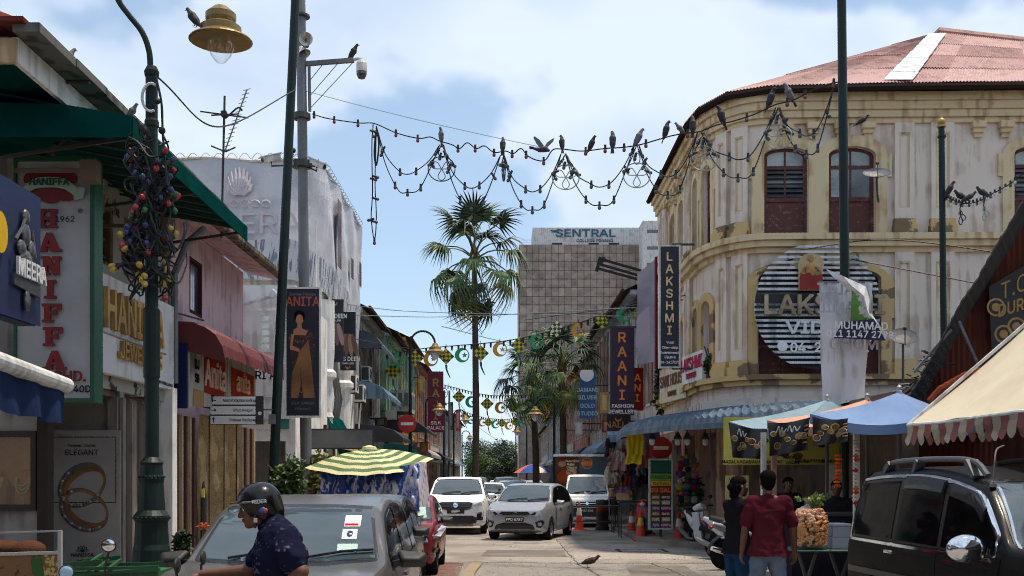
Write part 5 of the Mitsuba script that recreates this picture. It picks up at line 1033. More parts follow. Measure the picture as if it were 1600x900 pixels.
c.panel('permit_sticker', scr(.40, 1.195, .12, .075), 'front', col(206, 214, 220), .016, .02); c.panel('sticker_mark', Point(.46, 1.235).buffer(.025), 'front', col(60, 70, 90), .018, .02)
c.panel('road_tax_disc', scr(.38, 1.10, .16, .06), 'front', col(186, 214, 206), .016, .02)
c.panel('sun_strip', [(-.52, 1.40), (.52, 1.40), (.515, 1.424), (-.515, 1.424)], 'front', col(40, 46, 50, .2), .014, .02)
c.place((-1.68, 7.25), (.0, -1), 'champagne silver car parked at the kerb with white stickers on its windscreen', 'car')
# dark grey car behind it, maroon car behind that
SED = dict(L=4.0, W=1.66, H=1.45, cowl=(.85, .98), rf=(.2, 1.38), rr=(-1.1, 1.37), tb=(-1.7, 1.0), nose=.82, tail=1.0, belt=(.84, .94), wheels=(1.2, -1.25), r=.28, clear=.18, bpillar=-.15, cpillar=-.95, mirror=BLACK)
c = Car('sedan', SED, paint('graphite', (52, 55, 60), .4)); c.common('PJV 318', pz=.48); hatch_front(c)
c.place((-2.02, 13.0), (0, -1), 'dark grey car parked between the champagne car and the maroon car', 'car')
KAN = dict(L=3.45, W=1.48, H=1.37, cowl=(.8, .92), rf=(.12, 1.3), rr=(-1.0, 1.3), tb=(-1.5, .95), nose=.78, tail=.92, belt=(.8, .87), wheels=(1.1, -1.1), r=.26, clear=.18, bpillar=-.15, cpillar=-.85, spokes=8, mirror=BLACK)
c = Car('small_car', KAN, paint('maroon', (112, 26, 36), .25)); c.common('PEB 2264', pz=.46); hatch_front(c)
c.panel('sun_shade', [(-.5, .97), (.5, .97), (.45, 1.22), (-.45, 1.22)], 'front', mat('shade_foil', (176, 210, 206), (130, 170, 172), 'speck', rough=.4), .014, .02)
c.place((-1.84, 18.2), (0, -1), 'small maroon car with a pale sunshade behind its windscreen, parked at the kerb', 'car')
# cars farther down the street
far = [(SED, 'far_white', (214, 216, 218), [((-.55, 44), 'white car queuing behind the white SUV'), ((-.2, 78), 'white car far down the middle of the street'), ((2.0, 69), 'white car parked at the right below the tricolour parasol')], 'sedan'),
       (HATCH, 'far_silver', (150, 154, 158), [((.55, 50), 'silver grey hatchback partly hidden behind the turning silver one'), ((.0, 92), 'grey hatchback far away near the end of the street')], 'hatchback'),
       (SUVS, 'far_black', (38, 40, 44), [((.35, 61), 'black SUV farther down the street'), ((-1.5, 56), 'dark SUV far behind the white SUV')], 'suv'),
       (HATCH, 'far_red', (140, 40, 40), [((1.2, 84), 'red hatchback far down the right lane')], 'hatchback')]
for sp, pn, pc, spots, nm in far:
    c = Car(nm, sp, paint(pn, pc, .2)); c.common(None); (hatch_front(c, False) if sp is not SUVS else c.panel('grille', sq(-.45, .75, .45, .95), 'front', GRILLE, .01, .03))
    if sp is SUVS: c.panel('headlight', [(.46, .86), (.5, .82), (.86, .87), (.87, .97), (.8, .99)], 'front', LENS, .012, .04, both=True)
    for p, lb in spots: c.place(p, (0.02, -1), lb, 'car')
# black people carrier in the right foreground
MPV = dict(L=4.4, W=1.68, H=1.80, cowl=(1.18, 1.10), rf=(.52, 1.66), rr=(-1.93, 1.755), wtop=.05, tb=(-2.17, 1.0), nose=.98, tail=1.1, belt=(.98, 1.03), wheels=(1.35, -1.3), r=.31, clear=.24, bpillar=.0, cpillar=-.95, side_end=-1.98, hood=.03, tumble=.2, mirror=CHROME, handle=CHROME,
           plan=[(-1, .86), (-.985, .92), (-.93, .97), (-.6, .995), (0, 1), (.6, .985), (.86, .95), (.95, .89), (.985, .82), (1, .74)])
c = Car('people_carrier', MPV, mat('paint_black', (10, 10, 12), rough=.5, spec=.12, coat=.6)); c.common('PDX 1935', pz=.5)
c.panel('chrome_window_line', c.allg.buffer(.062).buffer(.06).buffer(-.06).difference(c.allg.buffer(.032).buffer(.06).buffer(-.06)), 'side', CHROME, .016, .02, both=True)
c.panel('waist_moulding', sq(-2.0, .66, 1.0, .72, .01), 'side', mat('moulding', (58, 60, 62), rough=.4), .025, .02, both=True)
for sg in (1, -1):
    y = sg * .6; z = 1.745
    P = smooth_path([(-1.62, y, z - .01), (-1.5, y, z + .07), (-1.2, y, z + .105), (-.4, y, z + .115), (.25, y, z + .085), (.5, y, z - .05)], 22)
    rl = c.parts.append(('roof_rail', M().tube(P, [.02] + [.028] * 20 + [.03], 8).bar((-1.56, y, z - .03), (-1.42, y, z + .09), .09, .05).bar((-.85, y, z - .01), (-.78, y, z + .11), .1, .05).bar((.34, y, z - .06), (.2, y, z + .09), .12, .05).mesh(), mat('rail_grey', (72, 75, 80), rough=.45) if sg > 0 else 'mat_rail_grey', 30, None))
for a, b in ((.10, .72), (-.86, -.06)):
    X = np.linspace(a, b, 10); zu = [float(c.top(x)) - .1 for x in X]
    c.panel('window_visor', Polygon([(x, z) for x, z in zip(X, zu)] + [(x, z - .125) for x, z in zip(X[::-1], zu[::-1])]), 'side', mat('smoked_visor', (30, 33, 36), rough=.12, coat=1.0) if a > 0 else 'mat_smoked_visor', .035, .0, both=True)
c.add('aerial', M().cyl((.62, -.62, 1.6), (.62, -.62, 1.63), .03).tube(smooth_path([(.62, -.62, 1.62), (.64, -.62, 1.82), (.55, -.55, 1.93), (.4, -.4, 1.97)], 12), .007, 5), GREY_METAL)
for sg in (1, -1): c.add('mirror_housing', M().ball((.86, sg * .99, 1.08), (.1, .175, .125), 3), CHROME, True)
c.panel('screen_trim', Polygon([(-.68, 1.1), (.68, 1.1), (.54, 1.645), (-.54, 1.645)]).buffer(.03).difference(Polygon([(-.68, 1.1), (.68, 1.1), (.54, 1.645), (-.54, 1.645)]).buffer(.006)), 'front', CHROME, .02, .02)
c.panel('headlight', sq(.45, .72, .78, .9, .03), 'front', LENS, .012, .04, both=True); c.panel('grille', sq(-.4, .74, .4, .9, .02), 'front', GRILLE, .01, .03)
hd = unit(V(.085, -1, 0)); rear = V(4.66, 12.35, 0); c.place(rear + hd * 4.4, hd, 'black people carrier with roof rails and chrome mirrors in the right foreground', 'van')
# ================================================================ LAMP POSTS, POLES, CAMERAS
L_ = thing('street_lamp', 'tall ornate dark green lamp post with gold shade, wrapped in coloured bulbs', 'street lamp')
LY = 12.0; LX = at(237, 0, LY)[0]; s = 1700 / LY; zz = lambda y: CH + (745 - y) / s; zb = lambda z: CH - (CH - z) * .75
put('base', M().lathe([(.34, .0), (.34, .2), (.3, .24), (.3, zb(.18))] + [(r * .77, zb(z)) for r, z in ((.34, .2), (.30, .24), (.30, .34), (.27, .38), (.26, .62), (.24, .7), (.225, 1.02), (.25, 1.06), (.25, 1.12), (.19, 1.2), (.165, 1.6), (.175, 1.66), (.16, 1.72), (.15, 1.86), (.165, 1.9), (.1, 1.98))], (LX, LY, 0), 20), POST_GREEN, L_)
bd = shape(M().ball((0, 0, 0), .013, 1), POST_GREEN)
for z, n, r in ((1.09, 24, .193), (1.69, 18, .135)):
    for k in range(n): share('bead', bd, T().translate([LX + r * math.cos(k / n * 6.283), LY + r * math.sin(k / n * 6.283), zb(z)]), L_)
put('shaft', M().lathe([(r * .77, z) for r, z in ((.1, zb(1.95)), (.1, zz(590)), (.115, zz(590)), (.115, zz(484)), (.09, zz(480)), (.085, zz(200)), (.1, zz(198)), (.1, zz(190)), (.085, zz(186)), (.085, zz(122)), (.1, zz(118)), (.105, zz(112)), (.07, zz(104)))], (LX, LY, 0), 18), POST_GREEN, L_)
nk = [(235, 108), (233, 80), (222, 50), (200, 22), (184, -2), (176, -40), (190, -90), (240, -135), (300, -125), (338, -70), (346, -20), (346, -2)]
put('gooseneck', M().tube(smooth_path([at(x, y, LY) for x, y in nk], 40), .032, 10), POST_GREEN, L_)
h = at(345, 66, LY); k_ = .77
sh = put('lamp_shade', M().lathe([(r * k_, z * k_) for r, z in ((.42, .1), (.45, .115), (.43, .14), (.29, .22), (.29, .31), (.24, .34), (.2, .36), (.215, .42), (.215, .5), (.17, .54), (.1, .6), (.05, .62))], h - V(0, 0, .075), 28), GOLD, L_)
put('lamp_bowl', M().lathe([(r * k_, z * k_) for r, z in ((.2, .1), (.2, .02), (.185, -.08), (.14, -.19), (.07, -.28), (.01, -.31))], h, 20), 'mat_pane_clear', sh, smooth=40)
put('reflector', M().lathe([(.31, .02), (.15, .07), (.01, .08)], h - V(0, 0, .01), 24), col(150, 146, 138, .4), sh)
put('clip', M().tube([at(236 + 14 * math.cos(t), 152 + 22 * math.sin(t), LY - .1) for t in np.linspace(1.2, 5.2, 12)], .016, 6), WHITE_METAL, L_)
G_ = thing('bulb_garland', 'tangle of black cables and coloured bulbs wound round the nearest lamp post', 'string of lights')
g = np.random.default_rng(12); pts = []
for k in range(14):
    n = 26; t = np.linspace(0, 1, n); a = k * 0.8 + t * g.uniform(8, 14); r = g.uniform(.09, .26, n) * (1 + .2 * np.sin(t * 9))
    z = zz(222 + 236 * (t if k % 2 else 1 - t)) + g.normal(0, .07, n); P = np.stack([LX - .02 + r * np.cos(a), LY - .02 + r * np.sin(a) * .8, z], 1)
    put('cable', M().tube(smooth_path(P, 90), .011, 4), CABLE, G_); pts.append(P)
for k in range(7):
    a = at(g.uniform(195, 265), g.uniform(330, 430), LY - .2); put('loose_loop', M().tube(smooth_path([a, a + V(.06, 0, -.2), a + V(.14, 0, -.26), a + V(.19, .1, -.05), a + V(.16, .2, .1)], 14), .011, 4), CABLE, G_)
BC = [mat('bulb_' + n, c, rough=.3, coat=.6) for n, c in (('red', (140, 34, 34)), ('yellow', (176, 150, 58)), ('blue', (30, 44, 86)), ('green', (30, 90, 58)), ('amber', (176, 96, 42)))]
SOCK = shape(M().cyl((0, 0, .0), (0, 0, .07), .024, n=7).cyl((0, 0, -.012), (0, 0, .0), .03, n=7), BLACK); BULB = {c: shape(M().lathe([(.018, -.01), (.03, -.03), (.036, -.055), (.026, -.085), (.004, -.095)], n=10), c, True) for c in BC}
cs = [1, 0, 2, 2, 2, 0, 1, 3, 2, 0, 2, 1]
for k in range(72):
    p = pts[k % 14][3 + (k * 7) % 21]; d = unit(V(p[0] - LX, p[1] - LY, g.uniform(-.6, .3))); q = p + d * .05; q[1] = min(q[1], LY + .1)
    b = share('bulb', BULB[BC[cs[k % 12]]], frame_tw(q, (0.3, 0.2, 1), -d), G_); share('socket', SOCK, frame_tw(q, (0.3, 0.2, 1), -d), b)
put('hanging_bulb', M().ball(at(258, 466, LY - .2), .035, 2), BC[0], G_); put('feed_cable', M().tube(smooth_path([at(243, 118, LY - .12), at(252, 160, LY - .13), at(254, 205, LY - .12), at(258, 255, LY - .15), at(262, 290, LY - .2)], 16), .014, 5).ball(at(246, 158, LY - .14), .035, 1).ball(at(253, 204, LY - .14), .04, 1), CABLE, G_)
def pole(label, x0, y0, x1, y1, D, r0, r1, m, name='pole', cat='pole', extra=0):
    t = thing(name, label, cat); a, b = at(x0, y0, D), at(x1, y1, D); d = (b - a) / (b[2] - a[2]); a = a - d * (a[2] - .1); b = b + d * extra
    put('shaft', M().tube([a, a * .5 + b * .5, b], [r0, (r0 + r1) / 2, r1], 14), m, t)
    put('base_plate', M().cyl(a - V(0, 0, .1), a + V(0, 0, .05), r0 * 1.9, n=14), m, t); return t, a, b
P1, _, _ = pole('tall dark green pole leaning to the right in front of the woman banner', 427, 750, 461.5, 0, 22, .1, .085, POST_GREEN, extra=1.5)
put('label_plate', M().box(at(425, 655, 21.85), (.14, .02, .2)), GREY_METAL, P1)
P2, _, _ = pole('grey steel pole carrying cameras and horn speakers beside the leaning pole', 475, 440, 470, 0, 24, .13, .1, GREY_METAL, extra=.8)
q = lambda x, y, d=0: at(x, y, 24 + d)
put('collar', M().cyl(q(470, 27, 0), q(470, 24, 0), .2, n=14), DARK_METAL, P2); put('collar', M().cyl(q(471, 186, 0), q(471, 178, 0), .2, n=14).bar(q(458, 184), q(485, 184), .08), DARK_METAL, P2); put('collar', M().cyl(q(472, 262, 0), q(472, 252, 0), .22, n=14).bar(q(452, 258, -.1), q(492, 258, -.1), .07), DARK_METAL, P2)
put('arm', M().bar(q(462, 101), q(553, 94), .09).bar(q(483, 100), q(484, 174), .06), GREY_METAL, P2)
for a, b in ((484, 170), (552, 97)), ((484, 150), (528, 99)), ((484, 126), (504, 101)): put('stay', M().tube([q(*a), q(*b)] if False else [q(a[0], a[1]), q(b[0], b[1])], .009, 4), GREY_METAL, P2) if isinstance(a, tuple) else None
def horn(label, x, y, D, d):
    t = thing('horn_speaker', label, 'speaker'); d = unit(d); R = np.stack([unit(np.cross(V(0, 0, 1), d)) if abs(d[2]) < .9 else V(1, 0, 0), np.zeros(3), d], 1); R[:, 1] = np.cross(d, R[:, 0])
    put('horn', M().lathe([(.03, -.3), (.05, -.2), (.07, -.1), (.14, 0), (.15, .01), (.13, .0), (.05, -.1), (.02, -.1)], at(x, y, D), 18, R=R), mat('horn_grey', (196, 194, 186), (150, 148, 142), 'streak', rough=.5) if 'mat_horn_grey' not in scene else 'mat_horn_grey', t)
    put('driver', M().lathe([(.01, -.42), (.06, -.41), (.06, -.28), (.03, -.27)], at(x, y, D), 12, R=R).lathe([(.0, -.06), (.035, -.06), (.035, -.03), (0, -.02)], at(x, y, D), 10, R=R), DARK_METAL, t)
horn('upper grey horn speaker on the steel pole, facing the junction', 478, 61, 23.7, (.15, -1, -.05)); horn('lower horn speaker pointing down under the other one on the steel pole', 475, 84, 23.9, (.5, -.3, -1))
c = thing('dome_camera', 'white dome camera hanging from the end of the steel pole arm', 'security camera'); p = q(565, 98)
put('bracket', M().tube([q(552, 94), q(560, 91), q(565, 92), q(565, 98)], .035, 8), WHITE_METAL, c); put('housing', M().lathe([(.02, .08), (.08, .06), (.115, -.02), (.12, -.14), (.12, -.2)], p, 16), WHITE_METAL, c); put('dome', M().lathe([(.118, -.2), (.115, -.26), (.08, -.34), (.01, -.37)], p, 16), mat('dome_smoke', (66, 62, 60), rough=.15, coat=1.0), c); put('lens', M().ball(p + V(0, -.1, -.27), .035, 1), BLACK, c)
def cctv(label, x, y, D, d):
    t = thing('box_camera', label, 'security camera'); p = at(x, y, D); d = unit(d); up = V(0, 0, 1)
    put('body', M().bar(p - d * .2, p + d * .2, .13, .12), WHITE_METAL, t); put('hood', M().bar(p - d * .22 + up * .075, p + d * .28 + up * .075, .17, .02), WHITE_METAL, t); put('lens', M().cyl(p + d * .2, p + d * .225, .045), BLACK, t); put('mount', M().tube([p - up * .06, p - up * .16, at(472, 257, 24)], .02, 6), DARK_METAL, t)
cctv('box camera left of the steel pole, pointing left', 424, 248, 23.7, (-.9, -.5, -.35)); cctv('box camera right of the steel pole, pointing right', 495, 256, 23.9, (.9, -.3, -.45))
c = thing('mini_camera', 'small black dome camera above the box cameras on the steel pole', 'security camera'); put('stem', M().tube([at(458, 258, 23.8), at(456, 248, 23.8), at(458, 240, 23.8)], .02, 6), GREY_METAL, c); put('dome', M().ball(at(458, 235, 23.8), .06, 2), BLACK, c)
P3, _, _ = pole('tall dark green pole in front of the corner building, a torn banner hanging on it', 1322, 620, 1315, 0, 18.9, .085, .075, POST_GREEN, extra=1.5)
put('cap_plate', M().cyl(at(1325, 630, 18.9), at(1325, 627, 18.9), .16, n=14), BLACK, P3)
P4, _, b4 = pole('dark green pole topped with a gold ball before the corner building', 1474, 470, 1471, 199, 22, .07, .06, POST_GREEN)
put('finial', M().cyl(b4, b4 + V(0, 0, .04), .09).ball(b4 + V(0, 0, .11), .08, 2).cyl(b4 + V(0, 0, .17), b4 + V(0, 0, .24), .03, .005), GOLD, P4); put('ring', M().cyl(at(1471.5, 215, 22), at(1471.5, 212, 22), .085), POST_GREEN, P4)
def arc_lamp(label, x, y, D, ht, dx, r=.06, both=False):
    """A lamp post with a hoop arm ending in a gold shade."""
    t = thing('street_lamp', label, 'street lamp', 'hoop lamps along the street'); s = 1700 / D; p = at(x, 745, D); X = p[0]
    put('shaft', M().tube([(X, D, .1), (X, D, ht)], [r * 1.4, r], 10).lathe([(.24, .1), (.22, .5), (.12, .9), (.1, 1.4)], (X, D, 0), 12), POST_GREEN, t)
    R = abs(dx) / 2; sg = 1 if dx > 0 else -1
    A = [V(X + sg * R * (1 - math.cos(a)), D, ht + R * 1.05 * math.sin(a)) for a in np.linspace(0, math.pi, 18)]
    put('hoop', M().tube(A, .045, 8), POST_GREEN, t); e = A[-1] - V(0, 0, .35)
    put('lamp_shade', M().lathe([(.02, .42), (.1, .38), (.16, .26), (.24, .22), (.26, .12), (.42, .02), (.42, -.02), (.1, .0)], e, 16), GOLD, t); put('lamp_bowl', M().lathe([(.2, 0), (.18, -.16), (.1, -.28), (.01, -.32)], e, 12), LAMP_GLASS, t)
    return t
arc_lamp('hoop armed lamp post behind the left no entry sign, its gold shade below the palm', 641, 0, 46, 7.3, 1.05); arc_lamp('second hoop armed lamp post left of the dark red silk shop banner', 665, 0, 60, 5.7, .75)
arc_lamp('hoop lamp post beyond the dark red banner on the left', 709, 0, 84, 6.4, .9); arc_lamp('distant hoop lamp post left of the palm trunk', 722, 0, 112, 6.0, .8); arc_lamp('distant hoop lamp post under the short palms', 823, 0, 96, 6.0, -.9); arc_lamp('hoop lamp post before the food mural on the right', 866, 0, 52, 5.0, -.9)
for x, D, lb in ((694, 70, 'plain dark pole beyond the red banner on the left'), (702, 78, 'thin grey pole left of the far street end'), (806, 120, 'thin far pole at the right of the street end')): pole(lb, x, 740, x, 610 if D < 100 else 655, D, .1, .07, DARK_METAL if D != 78 else GREY_METAL)
# ================================================================ SIGNS
NAVY = mat('banner_navy', (22, 24, 38), (30, 32, 46), 'mottle', rough=.5); CREAMT = mat('cream_letters', (214, 190, 150), rough=.5); PURP = mat('banner_purple', (48, 26, 56), (40, 22, 48), 'mottle', rough=.5); ORG = mat('orange_letters', (214, 128, 62), rough=.5); CRIM = mat('banner_crimson', (112, 22, 50), (96, 20, 44), 'mottle', rough=.6); WT = col(222, 222, 222, .6)
def hang(label, x0, y0, x1, y1, D, mt, name='hanging_sign', cat='sign', edge=None, thick=.08, cat2=None):
    """A sign seen square on; returns its key, its plane and a pixel to plane function."""
    t = thing(name, label, cat); s = 1700 / D; f = Fr(at(x0, y1, D)); w, h = (x1 - x0) / s, (y1 - y0) / s
    put('board', M().poly(sbox(.01, .01, w - .01, h - .01), thick, f, -thick), mt, t)
    if edge: put('edge', M().poly(sbox(-.02, -.02, w + .02, h + .02).difference(sbox(.02, .02, w - .02, h - .02)), thick + .02, f, -thick - .005), edge, t)
    return t, f, (lambda x, y: ((x - x0) / s, (y1 - y) / s)), s
def vtext(t, f, px, s, txt, x, ys, hpx, m, sx=1.0, depth=.02, bold=True):
    mm = M()
    for ch, y in zip(txt, ys): a = px(x, y + hpx / 2); mm.text(ch, hpx / s, f, depth, bold, a[0], a[1], sx=sx)
    return put('lettering', mm, m, t)
def lines(t, f, px, s, rows, m, bold=True, depth=.006):
    mm = M()
    for txt, x, y, h, *o in rows: a = px(x, y); mm.text(txt, h / s, f, depth, bold, a[0], a[1], sx=o[0] if o else 1.0)
    return put('small_print', mm, m, t)
t, f, px, s = hang('tall navy vertical sign with cream capitals at the left edge of the corner building', 1031, 384, 1062, 574, 27, NAVY, edge=WHITE_METAL, thick=.15)
vtext(t, f, px, s, 'LAKSHMI', 1046, np.linspace(401, 516, 7), 13, CREAMT, 1.0); lines(t, f, px, s, [('Your', 1047, 537, 4), ('One-stop', 1047, 545, 4), ('Entertainment', 1047, 553, 4, .85), ('Centre', 1047, 560, 4), ('04-2617271', 1047, 568, 4, .85)], WT)
put('bracket', M().bar(at(1050, 382, 27.05), at(1085, 382, 27.05), .05).bar(at(1050, 576, 27.05), at(1080, 576, 27.05), .05), DARK_METAL, t)
t, f, px, s = hang('purple vertical banner with orange capitals over the right row of shops', 953, 512, 992, 649, 32, PURP)
vtext(t, f, px, s, 'RAANI', 972, np.linspace(527, 617, 5), 15, ORG, 1.05); lines(t, f, px, s, [('FASHION', 973, 637, 5.5), ('JEWELLERY', 973, 646, 5.5)], WT); put('bracket', M().bar(at(950, 511, 32), at(1012, 511, 32), .05), DARK_METAL, t)
t, f, px, s = hang('dark red vertical banner with gold letters on the left row of shops', 668, 580, 693, 676, 62, CRIM)
vtext(t, f, px, s, 'RAJI', 681, (598, 614, 631, 649), 12, GOLD_MATT, 1.0, .03); lines(t, f, px, s, [('SILK', 681, 663, 5), ('PALACE', 681, 671, 5)], WT)
t, f, px, s = hang('dark sign with gold brand lettering below the purple banner', 948, 646, 986, 674, 33.5, mat('sign_brown', (40, 30, 28), rough=.6)); lines(t, f, px, s, [('NALLA', 967, 668, 9, 1.05)], GOLD_MATT); put('swirl', M().poly(Point(*px(966, 654)).buffer(5 / s).difference(Point(*px(966, 651)).buffer(5 / s)), .02, f), GOLD_MATT, t)
t, f, px, s = hang('blue vertical banner with a white disc and pale lettering above the food mural', 905, 578, 931, 654, 47, mat('banner_blue', (44, 82, 122), (38, 70, 104), 'mottle', rough=.6))
put('disc', M().poly(Point(*px(917, 585)).buffer(11 / s).intersection(sbox(0, 0, 26 / s, 76 / s)), .01, f), WT, t); lines(t, f, px, s, [('JAMANI', 918, 612, 6), ('SILVER', 918, 624, 6), ('GOLD', 918, 637, 6), ('STUDIO', 918, 649, 6)], col(176, 190, 200))
t, f, px, s = hang('dark red shop board half hidden behind the purple banner', 984, 574, 1006, 642, 33.2, mat('board_red', (122, 40, 34), (104, 34, 30), 'streak')); vtext(t, f, px, s, 'ANI', 996, (590, 606, 622), 11, ORG)
t = thing('long_pole_banner', 'pale pink and blue street banner on a red edged frame above the purple banner', 'banner'); f = Fr(at(989, 572, 31.5), (0.55, -1.4, 0)); put('cloth', M().poly([(0.3, 0), (1.35, .0), (1.35, 2.85), (.3, 2.62)], .02, f), mat('pale_banner', (146, 140, 152), (118, 116, 130), 'mottle'), t); put('edge', M().poly(sbox(1.35, -.2, 1.43, 2.9), .05, f), col(120, 44, 44), t); put('printed_patch', M().poly([(.2, .5), (1.1, .5), (1.0, 1.6), (.3, 1.4)], .006, f, .02), col(150, 140, 150), t)
t = thing('sign_frame', 'empty black steel bracket frame jutting out above the purple banner', 'bracket')
for a, b in ((936, 404), (1002, 423)), ((934, 412), (1000, 431)), ((936, 420), (1002, 438)): put('arm', M().bar(at(a, b, 33) if not isinstance(a, tuple) else at(*a, 33), at(*b, 33) if isinstance(b, tuple) else at(1002, 425, 33), .07), CABLE, t)
put('end_frame', M().bar(at(938, 402, 33), at(932, 424, 33), .1).bar(at(944, 402, 33), at(938, 414, 33), .1), CABLE, t)
# flat signs on the street side of the corner building
for lab, x, D0, L, z0, hgt, mt, tx, tm in (('small white and pink shop sign on the side of the corner building', 4.72, 26.3, 1.75, 4.05, .72, WHITE, 'LAKSHMI', col(176, 70, 96)), ('cream shop sign below the tall navy sign', 4.55, 28.2, 2.6, 3.75, .95, mat('sign_cream', (206, 198, 172), (170, 160, 136), 'streak'), 'SARI HOUSE', col(110, 90, 76))):
    t = thing('wall_sign', lab, 'sign'); f = Fr((x, D0 + L, z0), (.12, -1, 0)); put('board', M().poly(sbox(0, 0, L, hgt), .1, f), mt, t); put('lettering', M().text(tx, .3, f, .02, True, L / 2, hgt * .45, z0=.104, sx=.95).text('TEXTILES', .13, f, .02, True, L / 2, hgt * .15, z0=.104), tm, t)
# the round slatted sign
t = thing('round_video_sign', 'large round black and white slatted sign with raised letters on the corner building front', 'sign'); D = 24.35; s = 1700 / D; c0 = at(1278, 479, D); f = Fr(c0)
circ = Point(0, 0).buffer(1.42, 48); put('backing', M().poly(circ.buffer(-.03).difference(sbox(-2, .75, 2, 2)), .03, f, -.12), mat('sign_black', (26, 28, 32), (44, 46, 48), 'speck', rough=.6), t)
for k, z in enumerate(np.arange(-1.28, 1.36, .118)):
    g = circ.intersection(sbox(-2, z, 2, z + .055))
    if not g.is_empty and not (-.0 < z < .5 and False): put('slat', M().poly(g, .04, f, -.03 - (.04 if .12 < z < .42 else 0)), mat('slat_white', (196, 202, 208), (140, 146, 150), 'streak', rough=.5) if 'mat_slat_white' not in scene else 'mat_slat_white', t)
put('letter_backing', M().poly(circ.intersection(sbox(-1.4, -.22, 1.4, .3)), .02, f, -.01), 'mat_sign_black', t)
px = lambda x, y: ((x - 1278) / s, (479 - y) / s)
put('lettering', M().text('LAKSHMI', 29 / s, f, .09, True, px(1190, 492)[0], px(0, 491)[1], False, 1.04, .015), mat('brass_letters', (176, 160, 132), (120, 106, 84), 'mottle', rough=.4), t); put('lettering', M().text('VIDEO', 18 / s, f, .06, True, px(1226, 0)[0], px(0, 521)[1], False, 1.35, .015), col(206, 208, 214, .5), t)
put('lettering', M().text('04-2617271', 14 / s, f, .04, True, px(1233, 0)[0], px(0, 550)[1], False, 1.0, .015), WT, t); put('phone_disc', M().poly(Point(*px(1222, 541)).buffer(8 / s), .03, f, .015), WT, t)
em = put('emblem_disc', M().poly(Point(*px(1266, 416)).buffer(20 / s), .05, f, .02).poly(sbox(*px(1247, 452), *px(1283, 420)), .05, f, .02), mat('emblem_cream', (206, 190, 152), (170, 150, 110), 'mottle'), t)
put('seated_figure', M().ball(f.at(*px(1265, 404), .09), (.07, .04, .09), 2).ball(f.at(*px(1265, 424), .08), (.12, .05, .17), 2).poly([px(1250, 436), px(1282, 436), px(1286, 455), px(1246, 455)], .06, f, .075).tube([f.at(*px(1256, 418), .1), f.at(*px(1250, 428), .1), f.at(*px(1258, 432), .1)], .03, 5).tube([f.at(*px(1274, 418), .1), f.at(*px(1280, 426), .1), f.at(*px(1272, 432), .1)], .03, 5), mat('emblem_tan', (190, 160, 112), (150, 96, 76), 'mottle'), em); put('red_base', M().poly([px(1248, 432), px(1262, 428), px(1268, 434), px(1282, 430), px(1284, 454), px(1247, 454)], .05, f, .1), mat('emblem_red', (146, 66, 64), (130, 54, 56), 'mottle'), em)
for x in (1232, 1290, 1340): put('post', M().bar(at(x, 396, D + .12), at(x, 566, D + .12), .05), GREY_METAL, t)
# torn banners on the green pole
t = thing('torn_banner', 'torn grey white banner hanging in folds from the tall pole before the round sign', 'banner'); D = 18.75
gx = np.linspace(0, 1, 15); gz = np.linspace(0, 1, 22); r = np.random.default_rng(3)
P = [[at(1281 + (2 + 3 * b) * b + a * (81 - 16 * b), 441 + b * 190 + 3 * math.sin(a * 7), D) + V(0, .035 * math.sin(a * 11 + b * 3) + .015 * math.sin(b * 13 + a * 4), 0) for b in gz] for a in gx]
put('cloth', M().grid(P, .006), mat('banner_white', (204, 206, 208), (168, 172, 176), 'streak', rough=.7), t, smooth=True)
put('hem_bar', M().bar(at(1280, 441, D), at(1363, 441, D), .035), GREY_METAL, t)
f = Fr(at(1281, 630, D - .17)); s = 1700 / D; put('faded_print', M().text('SALAI', .2, f, .004, True, .36, 1.85, sx=-1).text('TAMIL', .18, f, .004, True, .36, 1.55, sx=-1).text('MOHD', .2, f, .004, True, .58, .92, sx=-1), col(176, 180, 186), t)
t = thing('folded_banner', 'crumpled blue and green banner with white name lettering wrapped round the tall pole', 'banner'); D = 18.55; q = lambda x, y, d=0: at(x, y, D + d)
P = [[q(1290, 420, .1), q(1302, 432), q(1318, 440, .05)], [q(1318, 432, -.1), q(1330, 445, -.15), q(1334, 462)], [q(1352, 448, -.1), q(1350, 462, -.2), q(1345, 480)], [q(1358, 468), q(1356, 490, -.15), q(1352, 506)]]
put('white_fold', M().grid(P, .01).sub(.12), 'mat_banner_white', t, smooth=30)
put('green_print', M().grid([[q(1331, 445, -.05), q(1330, 475, -.1), q(1329, 508)], [q(1346, 452, -.12), q(1345, 478, -.16), q(1344, 510, -.06)], [q(1356, 470), q(1357, 490, -.1), q(1366, 512)]], .01).sub(.1), mat('green_print', (196, 206, 196), (96, 142, 78), 'peel'), t)
f = Fr(q(1303, 528, -.1), (1, 0, -.03)); w = 1700 / D; put('blue_strip', M().poly([(0, 0), (80 / w, -.02), (62 / w, .34), (12 / w, .27)], .01, f), mat('strip_navy', (28, 40, 66), rough=.6), t); put('lettering', M().text('MUHAMAD', .125, f, .004, True, .46, .16, z0=.012).text('011 1147 2798', .115, f, .004, True, .44, .02, z0=.012, sx=.95), WT, t)
put('loose_edge', M().grid([[q(1357, 490), q(1362, 490)], [q(1372, 512, -.1), q(1374, 508, -.1)], [q(1385, 532), q(1388, 526)]], .008), 'mat_banner_white', t)
